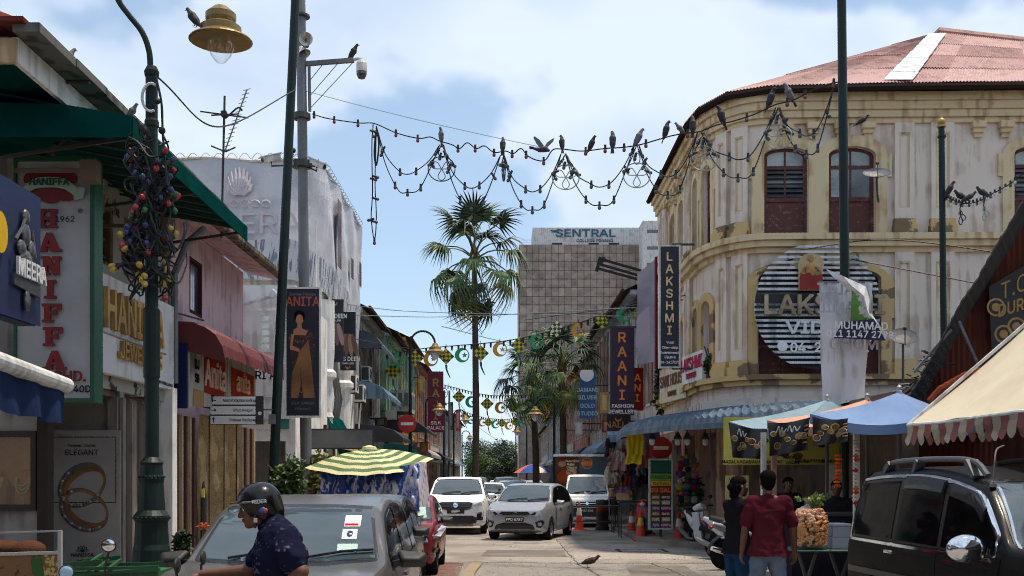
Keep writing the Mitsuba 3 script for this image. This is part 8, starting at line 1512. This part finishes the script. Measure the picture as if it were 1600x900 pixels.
pigeon('pigeon on the eaves band above the second upper window', at(1347, 196, 24.2), R1, 30, 0, 1, 1.1); pigeon('pigeon clinging by the gold topped pole on the short string', P[3] if False else at(1483, 306, 21.9), R1, 60, 0, 1, 1.2); pigeon('left crouching pigeon on the short string of pale bulbs', at(1502, 316, 21.7), L1, 20, 0, 1, 1.2); pigeon('middle crouching pigeon on the short string of pale bulbs', at(1513, 317, 21.6), R1, 25, 0, 0, 1.1); pigeon('right pigeon on the short string of pale bulbs', at(1536, 310, 21.3), L1, 20, 0, 0, 1.15)
gp = at(922, 745, 20.2); pigeon('brown pigeon walking on the road in the foreground', V(gp[0], 20.2, .005), (1, -.1), 14, 0, 3, 1.25)
t = thing('flying_pigeon', 'pigeon with spread wings flying above the swag string', 'pigeon'); c_ = lp(847, 228, -.2); S = lambda p, r: m3.Manifold.sphere(r, 20).translate(tuple(map(float, p))); q = lambda a, b, d=0: lp(847 + a, 228 + b, -.2 + d)
b = m3.Manifold.batch_hull([S(q(-4, 6), .05), S(q(5, 5), .06)]) + m3.Manifold.batch_hull([S(q(-4, 6), .045), S(q(-14, 4), .02)]) + m3.Manifold.batch_hull([S(q(5, 5), .05), S(q(10, 7), .03)]); b = b.refine_to_length(.015).to_mesh(); me = trimesh.Trimesh(b.vert_properties[:, :3], b.tri_verts); trimesh.smoothing.filter_taubin(me, iterations=8); put('body', me, PG[0], t, smooth=True); put('tail', M().grid([[q(-12, 3 + k, .02 * k) for k in (-1, 0, 1, 2)], [q(-20, 2 + 1.6 * k, .03 * k) for k in (-1, 0, 1, 2)]], .006), PG[1], t)
for k, pts in enumerate([((-3, 3), (-9, -4), (-14, -14), (-12, -16), (-4, -10), (3, 0)), ((3, 2), (8, -6), (16, -12), (20, -14), (18, -8), (12, -2), (6, 4))]): c0 = pts[0]; put('wing', M().poly(Polygon([((a) * DD(847) / F, (-b_) * DD(847) / F) for a, b_ in pts]), .008, Fr(c_, (1, .3 * (1 if k else -1), 0))), PG[2], t)
# ================================================================ MOTORCYCLES
def bike(label, p, hd, body, kind='scooter', lean=.08):
    """A small motorcycle in its own frame: x forward, ground at z = 0."""
    t = thing('motorcycle', label, 'motorcycle'); h = unit(V(hd[0], hd[1], 0)); l = V(-h[1], h[0], 0); A = np.eye(4); ln = math.sin(lean); A[:3, 0], A[:3, 1], A[:3, 2], A[:3, 3] = h, unit(l + V(0, 0, ln)), unit(V(0, 0, 1) - l * ln), V(p[0], p[1], 0); fn = lambda v: v @ A[:3, :3].T + A[:3, 3]
    P_ = lambda n, m, mt, par=None, sm=30: put(n, m.warp(fn), mt, par or t, smooth=sm); R = np.array([[1, 0, 0], [0, 0, 1], [0, -1, 0]], float)
    for n, x in (('front', .62), ('rear', -.6)):
        r = .285; w = P_('wheel', M().lathe([(r * .8, -.04), (r * .95, -.045), (r, -.02), (r, .02), (r * .95, .045), (r * .8, .04), (r * .8, -.04)], (x, 0, r), 26, R), TYRE); m = M().lathe([(r * .82, -.03), (r * .82, .03), (r * .74, .03), (r * .74, -.03), (r * .82, -.03)], (x, 0, r), 26, R).lathe([(.01, -.06), (.05, -.06), (.05, .06), (.01, .06)], (x, 0, r), 10, R)
        for k in range(5): a = k * 1.2566; m.bar((x + .03 * math.cos(a), 0, r + .03 * math.sin(a)), (x + r * .78 * math.cos(a + .2), 0, r + r * .78 * math.sin(a + .2)), .025, .02, up=(0, 1, 0))
        P_('rim', m, GREY_METAL if kind != 'moped' else BLACK, w)
    for sg in (-1, 1): P_('fork', M().tube([(.62, sg * .07, .285), (.52, sg * .06, .62), (.44, sg * .05, .88)], .02, 6), GREY_METAL)
    def blob(n, pts, mt, par=None, k=.02):
        H = m3.Manifold(); prev = None
        for (x, y, z, r) in pts:
            s_ = m3.Manifold.sphere(r, 20).scale((1, .8, 1)).translate((x, y, z)); H = H + (m3.Manifold.batch_hull([prev, s_]) if prev is not None else s_); prev = s_
        a = H.refine_to_length(.04).to_mesh(); me = trimesh.Trimesh(a.vert_properties[:, :3], a.tri_verts); trimesh.smoothing.filter_taubin(me, iterations=6); mm = M(); mm.add(me.vertices, me.faces); return P_(n, mm, mt, par, True)
    if kind == 'scooter':
        m = M()
        for sg in (1,): m.grid([[(.40 + .13 * (1 - abs(v)) - .06 * (z - .3) - .02, v * (.2 - .04 * abs(z - .55)), z) for v in (-1, -.6, -.2, .2, .6, 1)] for z in np.linspace(.24, .86, 8)], .02)
        P_('leg_shield', m, body); blob('front_mudguard', [(.45, 0, .55, .06), (.62, 0, .6, .055), (.8, 0, .5, .04)], col(40, 52, 120, .3) if body != 'red' else body); blob('handlebar_cowl', [(.36, -.12, .95, .06), (.42, 0, .99, .085), (.36, .12, .95, .06)], body)
    else: blob('front_mudguard', [(.48, 0, .52, .05), (.62, 0, .6, .05), (.78, 0, .5, .04)], body); blob('handlebar_cowl', [(.34, -.1, .93, .05), (.42, 0, .93, .09), (.34, .1, .93, .05)], body); blob('leg_shield', [(.42, -.14, .72, .07), (.36, -.16, .45, .05), (.3, -.14, .33, .04)], body); blob('leg_shield', [(.42, .14, .72, .07), (.36, .16, .45, .05), (.3, .14, .33, .04)], body)
    P_('headlamp', M().ball((.48, 0, .95), (.05, .08, .06), 2), LENS); P_('handlebar', M().tube(smooth_path([(.26, -.34, .98), (.34, -.15, .98), (.34, .15, .98), (.26, .34, .98)], 12), .014, 6), DARK_METAL)
    for sg in (-1, 1): P_('grip', M().cyl((.25, sg * .36, .98), (.3, sg * .24, .985), .02), BLACK); P_('mirror', M().tube([(.33, sg * .22, 1.0), (.35, sg * .28, 1.16)], .008, 5).ball((.34, sg * .29, 1.2), (.015, .055, .045), 2), BLACK)
    blob('frame_cover', [(.35, 0, .5, .07), (.1, 0, .42, .09), (-.2, 0, .5, .11), (-.55, 0, .66, .09)], body if kind != 'moped' else GREY_METAL); blob('tail_cover', [(-.1, -.06, .6, .09), (-.5, 0, .72, .1), (-.85, 0, .82, .05)], body); blob('engine', [(.12, 0, .3, .1), (-.15, 0, .27, .11)], DARK_METAL)
    blob('seat', [(.08, 0, .74, .07), (-.25, 0, .77, .08), (-.62, 0, .83, .07)], BLACK); P_('exhaust', M().tube(smooth_path([(.1, -.13, .2), (-.2, -.15, .2), (-.45, -.16, .28), (-.95, -.17, .42)], 14), [.03] * 6 + [.055] * 7 + [.04], 10), CHROME if kind == 'moped' else GREY_METAL); P_('tail_lamp', M().ball((-.9, 0, .78), (.04, .06, .04), 2), 'mat_tail_lamp'); P_('rear_mudguard', M().grid([[(-.6 - .33 * math.cos(a), y, .285 + .35 * math.sin(a)) for y in (-.06, 0, .06)] for a in np.linspace(.05, 1.3, 7)], .008), BLACK)
    P_('number_plate', M().box((-.95, 0, .62), (.01, .18, .1), R=np.array([[.95, 0, .3], [0, 1, 0], [-.3, 0, .95]])), PLATE); P_('side_stand', M().bar((-.02, .12, .22), (-.1, .3, -.02), .02), DARK_METAL); P_('swing_arm', M().bar((-.1, .09, .28), (-.6, .09, .285), .04), DARK_METAL)
bike('red scooter facing the street behind the yellow banded cone', (3.95, 29.6), (-.25, -1), paint('scooter_red', (176, 28, 36), 0.0)); bike('white scooter with a blue mudguard right of the sale board', (4.75, 26.4), (.12, -1), paint('scooter_white', (206, 208, 210), 0.0)); bike('silver and black motorbike whose rear wheel shows left of the woman', (4.62, 20.0), (1, .28), mat('bike_silver', (150, 152, 156), rough=.3, metal=.4, coat=1.0), 'moped'); bike('grey white scooter with a blue mirror behind the woman', (4.65, 21.9), (.5, -1), paint('scooter_grey', (170, 174, 178), 0.1))
bike('dark motorcycle waiting between the white SUV and the silver hatchback', (-.3, 40), (0, -1), paint('bike_dark', (40, 42, 46), .1))
# ================================================================ PEOPLE
def figure(J, B, size=.022, it=14, extra=None):
    """One skin over a skeleton: J name -> (x, y, z, r), B pairs of names."""
    S = lambda n: m3.Manifold.sphere(J[n][3], 24).translate(tuple(map(float, J[n][:3]))); H = m3.Manifold()
    for c_ in B: H = H + m3.Manifold.batch_hull([S(n) for n in c_])
    for e in extra or []: H = H + e
    a = H.refine_to_length(size).to_mesh(); t = trimesh.Trimesh(a.vert_properties[:, :3], a.tri_verts); v0 = np.array(t.vertices); trimesh.smoothing.filter_taubin(t, lamb=.5, nu=.52, iterations=it); v = np.array(t.vertices); bad = ~(np.linalg.norm(v - v0, axis=1) < .035); v[bad] = v0[bad]; t.vertices = v; return t
def hand(m, w, d, n, thumb, sc=1.0, curl=.7):
    """Palm, four fingers and thumb from wrist w along d; n is the back of the hand; thumb points to the thumb side."""
    d, n = unit(d), unit(n); s_ = unit(thumb - d * np.dot(thumb, d)); S = lambda p, r: m3.Manifold.sphere(r * sc, 14).translate(tuple(map(float, p))); Hl = lambda *q: m3.Manifold.batch_hull([S(p, r) for p, r in q])
    kn = [w + (d * .088 + s_ * o) * sc for o in (.033, .011, -.011, -.031)]; H = Hl((w, .022), (kn[0], .013), (kn[3], .012), (w + (d * .05 + s_ * .02) * sc, .02))
    for k, (b, L) in enumerate(zip(kn, (.07, .08, .074, .058))):
        c_ = curl * (1 + .12 * k); p, dd = b, d
        for j, f_ in enumerate((.45, .32, .23)): dd = unit(dd * math.cos(c_ * .6) - n * math.sin(c_ * .6)); q = p + dd * L * f_ * sc; H = H + Hl((p, .0098 - .0012 * j), (q, .0088 - .0012 * j)); p = q
    tb = w + (d * .03 + s_ * .03) * sc; t1 = tb + (d * .03 + s_ * .026 - n * .012) * sc; t2 = t1 + (d * .032 + s_ * .006 - n * .016) * sc; H = H + Hl((tb, .015), (t1, .012)) + Hl((t1, .0115), (t2, .0095)); return H
def head(c_, f, u, sc=1.0, chin=1.0):
    """Skull, jaw, nose, lips, ears and neck; f is where the face looks, u is up."""
    f, u = unit(f), unit(u); s_ = np.cross(u, f); S = lambda a, b, c2, r: m3.Manifold.sphere(r * sc, 22).translate(tuple(map(float, c_ + (f * a + s_ * b + u * c2) * sc))); H = m3.Manifold.batch_hull([S(-.03, 0, .035, .078), S(.025, 0, .03, .072), S(-.03, 0, -.01, .066)]) + m3.Manifold.batch_hull([S(.03, 0, .0, .06), S(.06, 0, -.075, .028), S(.0, .035, -.06, .03), S(.0, -.035, -.06, .03)])
    H = H + m3.Manifold.batch_hull([S(.095, 0, .012, .011), S(.108, 0, -.025, .0135), S(.085, .012, -.028, .01), S(.085, -.012, -.028, .01)]) + m3.Manifold.batch_hull([S(.088, .016, -.055, .009), S(.088, -.016, -.055, .009), S(.09, 0, -.052, .010)]) + m3.Manifold.batch_hull([S(.083, .032, .034, .012), S(.083, -.032, .034, .012)])
    for sg in (-1, 1): H = H + m3.Manifold.batch_hull([S(-.012, sg * .076, .015, .012), S(-.018, sg * .082, -.005, .012), S(-.008, sg * .074, -.03, .008)])
    return H
def eyes(t, c_, f, u, sc, skin):
    f, u = unit(f), unit(u); s_ = np.cross(u, f)
    for sg in (-1, 1): p = c_ + (f * .077 + s_ * sg * .031 + u * .012) * sc; e = put('eye', M().ball(p, .0115 * sc, 2), col(220, 216, 210, .3), t); put('iris', M().ball(p + f * .008 * sc, .0062 * sc, 1), BLACK, e)
def shirt(J, B, off, size, mt, t, name, cut=None, it=16, lump=.004):
    K = {k: (*v[:3], v[3] + off) for k, v in J.items()}; m = figure(K, B, size, it); v = np.array(m.vertices); n = np.array(m.vertex_normals); w = meshkit.fbm(v @ np.array([[9, 0, 6], [0, 9, 0], [-7, 0, 9]]), 3, 5) - .5; m.vertices = v + n * (w * lump * 3)[:, None]
    if cut is not None:
        keep = cut(np.array(m.vertices)[m.faces].mean(1)); m.update_faces(keep)
    return put(name, m, mt, t, smooth=True)
GL = lambda p, q, f_: tuple(np.array(p) * (1 - f_) + np.array(q) * f_)
def standing(label, base, yaw, Ht, skin, mats, arms, female=False, head_turn=0.0, mask=False, hair='short', stance=.1, sleeve=.55):
    """A standing person: yaw turns +y (forward) about z; arms gives elbow and wrist offsets (left, right) in the own frame."""
    t = thing('person', label, 'person'); k = Ht / 1.74; c_, s_ = math.cos(yaw), math.sin(yaw); Rm = np.array([[c_, -s_, 0], [s_, c_, 0], [0, 0, 1]]); G = lambda p: Rm @ (V(*p) * k) + V(*base); w = .9 if female else 1.0
    sh = .185 * w; J = {}
    def j(n, x, y, z, r): J[n] = (*G((x, y, z)), r * k)
    j('pel', 0, 0, .93, .115); j('pL', -.085, -.01, .9, .105); j('pR', .085, -.01, .9, .105); j('wa', 0, .0, 1.1, .105 * w); j('wL', -.06 * w, 0, 1.1, .1 * w); j('wR', .06 * w, 0, 1.1, .1 * w); j('ch', 0, .01, 1.3, .115 * w); j('cL', -.085 * w, .0, 1.32, .1 * w); j('cR', .085 * w, .0, 1.32, .1 * w); j('sL', -sh, -.01, 1.42, .058 * w); j('sR', sh, -.01, 1.42, .058 * w); j('nk', 0, -.005, 1.46, .058); j('n2', 0, .01, 1.54, .052)
    for sd, sx, (el, wr_, *_) in (('L', -1, arms[0]), ('R', 1, arms[1])): j('e' + sd, *el, .042 * w); j('w' + sd, *wr_, .029 * w); J['m' + sd] = (*GL(J['s' + sd][:3], J['e' + sd][:3], .9 * sleeve / .55), .05 * w * k)
    for sd, sx in (('L', -1), ('R', 1)): j('h' + sd, sx * .09, -.005, .88, .095); j('k' + sd, sx * (.09 + stance * .4), .015, .48, .06); j('f' + sd, sx * (.09 + stance * .7), -.02, .09, .042); j('t' + sd, sx * (.10 + stance * .8), .15, .045, .035); j('q' + sd, sx * (.09 + stance * .7), -.05, .045, .042)
    tor = [('pL', 'pR', 'wL', 'wR'), ('wL', 'wR', 'cL', 'cR'), ('cL', 'cR', 'sL', 'sR', 'nk'), ('nk', 'n2')]; arm = [('sL', 'eL'), ('eL', 'wL_'), ('sR', 'eR'), ('eR', 'wR_')]
    J['wL_'], J['wR_'] = (*G(arms[0][1]), .029 * w * k), (*G(arms[1][1]), .029 * w * k); j('wL', -.06 * w, 0, 1.1, .1 * w); j('wR', .06 * w, 0, 1.1, .1 * w)
    hf = Rm @ V(math.sin(head_turn), math.cos(head_turn), 0); hc = G((0, .03, 1.64)); ex = [head(hc, hf, V(0, 0, 1), k)]
    for sd, a in (('L', arms[0]), ('R', arms[1])): e, wv = np.array(J['e' + sd][:3]), np.array(J[f'w{sd}_'][:3]); d = unit(wv - e); fw = Rm @ V(0, 1, 0); n_ = Rm @ V(-1 if sd == 'L' else 1, 0, 0); n_ = n_ - d * np.dot(n_, d); ex.append(hand(None, wv + d * .01, d, n_ if np.linalg.norm(n_) > .2 else V(0, 0, 1), fw, k * .97, a[2] if len(a) > 2 else .5))
    leg = [('hL', 'kL'), ('kL', 'fL'), ('hR', 'kR'), ('kR', 'fR'), ('fL', 'tL', 'qL'), ('fR', 'tR', 'qR'), ('pL', 'hL'), ('pR', 'hR')]
    JB = {n: (*v[:3], v[3] - (.022 * k if n in ('pL', 'pR', 'wL', 'wR', 'cL', 'cR', 'sL', 'sR') else 0)) for n, v in J.items()}; put('body', figure(JB, tor + arm + leg, .016, 10, ex), skin, t, smooth=True)
    eyes(t, hc, hf, V(0, 0, 1), k, skin)
    top, bot, shoe = mats; hz = G((0, 0, .86))[2]
    J2 = dict(J); J2['hem1'] = (*G((-.085, -.005, .84)), .125 * k); J2['hem2'] = (*G((.085, -.005, .84)), .125 * k)
    shirt(J2, [('pL', 'pR', 'wL', 'wR'), ('wL', 'wR', 'cL', 'cR'), ('cL', 'cR', 'sL', 'sR'), ('cL', 'cR', 'nk'), ('sL', 'mL'), ('sR', 'mR'), ('hem1', 'hem2', 'pL', 'pR')], .016, .02, top, t, 'shirt', lambda c: (c[:, 2] > hz - .02), lump=.016)
    tr = put('collar', M().lathe([(.068 * k, 0), (.072 * k, .012 * k), (.064 * k, .03 * k), (.058 * k, .028 * k)], G((0, -.003, 1.468)), 20), top, t)
    shirt(J, leg[:4] + [('pL', 'pR', 'hL', 'hR')] + leg[6:], .015, .022, bot, t, 'trousers', lambda c: c[:, 2] > base[2] + .1 * k, lump=.016)
    for sd in 'LR': m = figure({q: (*J[q + sd][:3], J[q + sd][3] + .012) for q in 'ftq'}, [('f', 't', 'q')], .02, 6); m.update_faces(np.array(m.vertices)[m.faces].mean(1)[:, 2] < base[2] + .12 * k); put('shoe', m, shoe, t, smooth=True)
    up = V(0, 0, 1); sd_ = np.cross(up, hf); S = lambda a, b, c2, r: m3.Manifold.sphere(r * k, 22).translate(tuple(map(float, hc + (hf * a + sd_ * b + up * c2) * k)))
    hr = m3.Manifold.batch_hull([S(-.035, 0, .045, .086), S(.015, 0, .055, .074), S(-.045, 0, -.005, .075), S(-.05, 0, -.05, .05)])
    if hair == 'bob': hr = hr + m3.Manifold.batch_hull([S(-.05, .05, .0, .05), S(-.05, -.05, .0, .05), S(-.075, .02, -.1, .045), S(-.075, -.02, -.1, .045)]) + m3.Manifold.batch_hull([S(.03, .05, .06, .035), S(.03, -.05, .06, .035), S(-.02, 0, .1, .04)]) + S(-.11, 0, .0, .05)
    face = m3.Manifold.batch_hull([S(.11, 0, .0, .07), S(.11, 0, -.1, .08), S(.06, 0, -.09, .06)]); hr = hr - face; a = hr.refine_to_length(.014).to_mesh(); m = trimesh.Trimesh(a.vert_properties[:, :3], a.tri_verts); v = np.array(m.vertices); m.vertices = v + np.array(m.vertex_normals) * ((meshkit.fbm(v * 55, 2, 3) - .5) * .012)[:, None]; put('hair', m, HAIR, t, smooth=True)
    if mask: a = (m3.Manifold.batch_hull([S(.06, .045, -.02, .03), S(.06, -.045, -.02, .03), S(.1, 0, -.02, .022), S(.062, 0, -.085, .035)])).refine_to_length(.015).to_mesh(); put('face_mask', trimesh.Trimesh(a.vert_properties[:, :3], a.tri_verts), BLACK, t, smooth=True); put('mask_strap', M().tube([hc + (hf * .06 + sd_ * .06) * k, hc + (hf * -.01 + sd_ * .088 + up * .0) * k], .003, 4).tube([hc + (hf * .06 - sd_ * .06) * k, hc + (hf * -.01 - sd_ * .088) * k], .003, 4), BLACK, t)
    return t, G
MAROON = mat('maroon_cotton', (84, 34, 43), (70, 28, 36), 'mottle', rough=.9); DENIM = mat('faded_denim', (106, 120, 136), (74, 86, 102), 'mottle', rough=.9); BLUEJ = mat('blue_denim', (54, 84, 120), (38, 62, 94), 'mottle', rough=.9); BLKT = mat('black_cotton', (26, 26, 29), (34, 34, 37), 'mottle', rough=.9); SHOE = mat('dark_sandal', (44, 36, 32), rough=.7)
p = at(1200, 745, 11.75); standing('man in a maroon shirt and faded jeans standing with his back to us', (p[0], 11.75, 0), .05, 1.735, SKINS[0], (MAROON, DENIM, SHOE), [((-.255, -.02, 1.14), (-.275, .03, .90), .6), ((.27, -.03, 1.14), (.30, .03, .89), .6)], sleeve=.5)
p = at(1152, 745, 12.6); t, G = standing('woman in a black shirt and blue jeans with a face mask, looking at her phone', (p[0], 12.6, 0), -1.15, 1.67, SKINS[1], (BLKT, BLUEJ, SHOE), [((-.2, .1, 1.12), (-.08, .32, 1.2), .7), ((.21, .08, 1.12), (.09, .31, 1.19), .7)], True, .1, True, 'bob', .05, .5)
ph = thing('phone', 'dark phone held in both hands by the woman in black', 'phone'); a = G((0, .42, 1.235)); put('case', M().box(a, (.075, .012, .15), rz=-1.15), BLACK, ph); put('screen', M().box(a - V(.009, .0, 0), (.064, .002, .13), rz=-1.15), col(60, 70, 90, .1), ph)
p = at(1307, 745, 15.6); standing('vendor in dark clothes standing behind the snack table under the blue umbrella', (p[0], 15.6, 0), 2.9, 1.62, SKINS[0], (mat('vendor_shirt', (44, 40, 44), rough=.9), BLKT, SHOE), [((-.25, .05, 1.14), (-.2, .26, 1.06), .6), ((.25, .05, 1.14), (.2, .26, 1.06), .6)])
p = at(1231, 745, 17.6); standing('stall worker in a dark shirt half hidden behind the man in maroon', (p[0], 17.6, 0), 3.3, 1.66, SKINS[0], (mat('worker_shirt', (40, 44, 56), rough=.9), BLKT, SHOE), [((-.25, .02, 1.14), (-.26, .1, .9), .6), ((.25, .02, 1.14), (.26, .1, .9), .6)])
# --- the rider in the left foreground, sitting on a scooter seen in profile, facing left
t = thing('person', 'rider in a black open helmet and dark blue patterned shirt at the bottom left', 'person'); D = 6.2; s = 1700 / D; q = lambda x, y, d=0.0, r=.05: (*at(x, y, D + d), r)
J = dict(hip=q(452, 1010, .0, .13), h2=q(452, 1010, .22, .13), wa=q(440, 950, .02, .12), w2=q(440, 950, .2, .12), cn=q(432, 880, .02, .115), c2=q(432, 880, .2, .115), c3=q(436, 850, .1, .11), sN=q(443, 846, -.08, .07), sF=q(428, 846, .31, .07), nk=q(428, 822, .11, .06), n2=q(420, 806, .11, .055), eN=q(470, 893, -.16, .046), eN2=q(430, 940, -.14, .035), wN=q(378, 935, -.1, .03), eF=q(392, 892, .3, .044), wF=q(316, 898, .34, .03), kN=q(340, 1010, .0, .075), kF=q(340, 1010, .24, .075), aN=q(372, 1120, -.02, .05), aF=q(372, 1120, .26, .05), tN=q(330, 1136, -.02, .04), tF=q(330, 1136, .26, .04))
f = unit(V(-1, -.12, -.08)); u = unit(V(-.08, 0, 1)); hc = at(404, 797, D + .11) ; ex = [head(hc, f, u, 1.0)]
ex.append(hand(None, np.array(J['wF'][:3]), V(-1, 0, -.25), V(-.2, 0, 1), V(0, -1, 0), 1.0, 1.0)); ex.append(hand(None, np.array(J['wN'][:3]), V(-1, 0, -.1), V(-.1, 0, 1), V(0, 1, 0), 1.0, 1.0))
JB = {k: (*v[:3], v[3] - (.02 if k in ('hip', 'h2', 'wa', 'w2', 'cn', 'c2', 'c3', 'sN', 'sF') else .0)) for k, v in J.items()}
put('body', figure(JB, [('hip', 'h2', 'wa', 'w2'), ('wa', 'w2', 'cn', 'c2'), ('cn', 'c2', 'c3', 'sN', 'sF'), ('c3', 'nk', 'sN', 'sF'), ('nk', 'n2'), ('sN', 'eN'), ('eN', 'eN2'), ('eN2', 'wN'), ('sF', 'eF'), ('eF', 'wF'), ('hip', 'kN'), ('h2', 'kF'), ('kN', 'aN'), ('kF', 'aF'), ('aN', 'tN'), ('aF', 'tF'), ('n2', 'nk')], .016, 10, ex), SKINS[0], t, smooth=True); eyes(t, hc, f, u, 1.0, None)
NVY = mat('navy_pattern', (30, 32, 52), (96, 92, 116), 'speck', rough=.9); J['mN'] = (*GL(J['sN'][:3], J['eN'][:3], .6), .064); J['mF'] = (*GL(J['sF'][:3], J['eF'][:3], .62), .06)
shirt(J, [('hip', 'h2', 'wa', 'w2'), ('wa', 'w2', 'cn', 'c2'), ('cn', 'c2', 'c3', 'sN', 'sF'), ('c3', 'nk', 'sN', 'sF'), ('sN', 'mN'), ('sF', 'mF')], .02, .018, NVY, t, 'shirt', None, 16, .02)
put('collar', M().lathe([(.08, -.02), (.085, .01), (.07, .035), (.062, .03)], at(425, 822, D + .11), 18), NVY, t)
shirt(J, [('hip', 'kN'), ('h2', 'kF'), ('kN', 'aN'), ('kF', 'aF'), ('hip', 'h2')], .02, .025, BLKT, t, 'trousers')
hm = thing('helmet', 'glossy black open face helmet with white lettering and stickers on the rider', 'helmet'); sd = np.cross(u, f); S = lambda a, b, c2, r: m3.Manifold.sphere(r, 40).translate(tuple(map(float, hc + f * a + sd * b + u * c2)))
sh = m3.Manifold.batch_hull([S(-.02, 0, .045, .118), S(.01, 0, .05, .108), S(-.05, 0, -.01, .098), S(-.06, 0, -.04, .085)]); sh = sh - m3.Manifold.batch_hull([S(.1, 0, -.02, .085), S(.16, 0, -.15, .1), S(.03, 0, -.16, .07)]) - m3.Manifold.batch_hull([S(-.02, 0, .0, .088), S(-.02, 0, -.2, .09)]); a = sh.refine_to_length(.012).to_mesh(); put('shell', trimesh.Trimesh(a.vert_properties[:, :3], a.tri_verts), mat('helmet_black', (12, 12, 13), rough=.2, spec=.35, coat=.25), hm, smooth=35)
pk = [[hc + f * (.075 + .085 * v * math.cos(w_)) + sd * (.105 * math.sin(w_)) + u * (.066 - .018 * v) for v in (0, .5, 1)] for w_ in np.linspace(-1.2, 1.2, 13)]; put('peak', M().grid(pk, .006), BLACK, hm, smooth=30); put('rim_trim', M().tube([hc + f * (.03 + .085 * math.cos(w_)) + sd * .116 * math.sin(w_) + u * .05 for w_ in np.linspace(-1.9, 1.9, 20)], .006, 5), GREY_METAL, hm)
nf = np.cross(-f, u); fr = Fr(hc - sd * 0 + nf * .123 - f * .015 + u * .028, -f, u); nn = 1 if np.dot(nf, V(0, -1, 0)) > 0 else -1
put('lettering', M().text('RIDER', .02, Fr(hc + V(0, -.121, 0) - f * .035 + u * .04, -f, u), .003, True, z0=0), WT, hm); put('sticker', M().ball(hc + V(0, -.108, 0) - f * .045 - u * .0, (.022, .012, .018), 2), col(60, 80, 150, .4), hm); put('sticker', M().ball(hc + V(0, -.11, 0) - f * .062 - u * .006, (.014, .01, .016), 2), col(170, 60, 60, .4), hm)
put('chin_strap', M().tube([hc + V(0, -.09, 0) - f * .0 - u * .02, hc + V(0, -.08, 0) + f * .01 - u * .1], .008, 5), BLACK, hm); put('buckle', M().box(hc + V(0, -.094, 0) + f * .0 - u * .055, (.02, .012, .026)), col(206, 200, 190, .4), hm)
hp = np.array(J['hip'][:3]); bike('scooter under the helmeted rider, mostly below the frame', (hp[0] - .25, D + .11), (-1, -.03), paint('rider_scooter', (60, 64, 70), .2), lean=0.0)
for k, (x, y, D_, lb) in enumerate(((170, 852, 6.3, 'round mirror standing up at the bottom left corner'), (104, 894, 6.0, 'pale blue backed mirror at the bottom left corner'))):
    m_ = thing('bike_mirror', lb, 'mirror'); p = at(x, y, D_); put('glass', M().ball(p, (.04, .012, .036), 3), (CHROME, mat('mirror_blue', (150, 186, 214), rough=.2, coat=1.0))[k], m_); put('rim', M().tube([p + V(.041 * math.cos(a), 0, .037 * math.sin(a)) for a in np.linspace(0, 6.283, 20)], .005, 5), BLACK, m_); put('stem', M().tube(smooth_path([p - V(0, 0, .036), p - V(.02, 0, .12), p - V(.03, 0, .3)], 8), .007, 5), BLACK, m_)
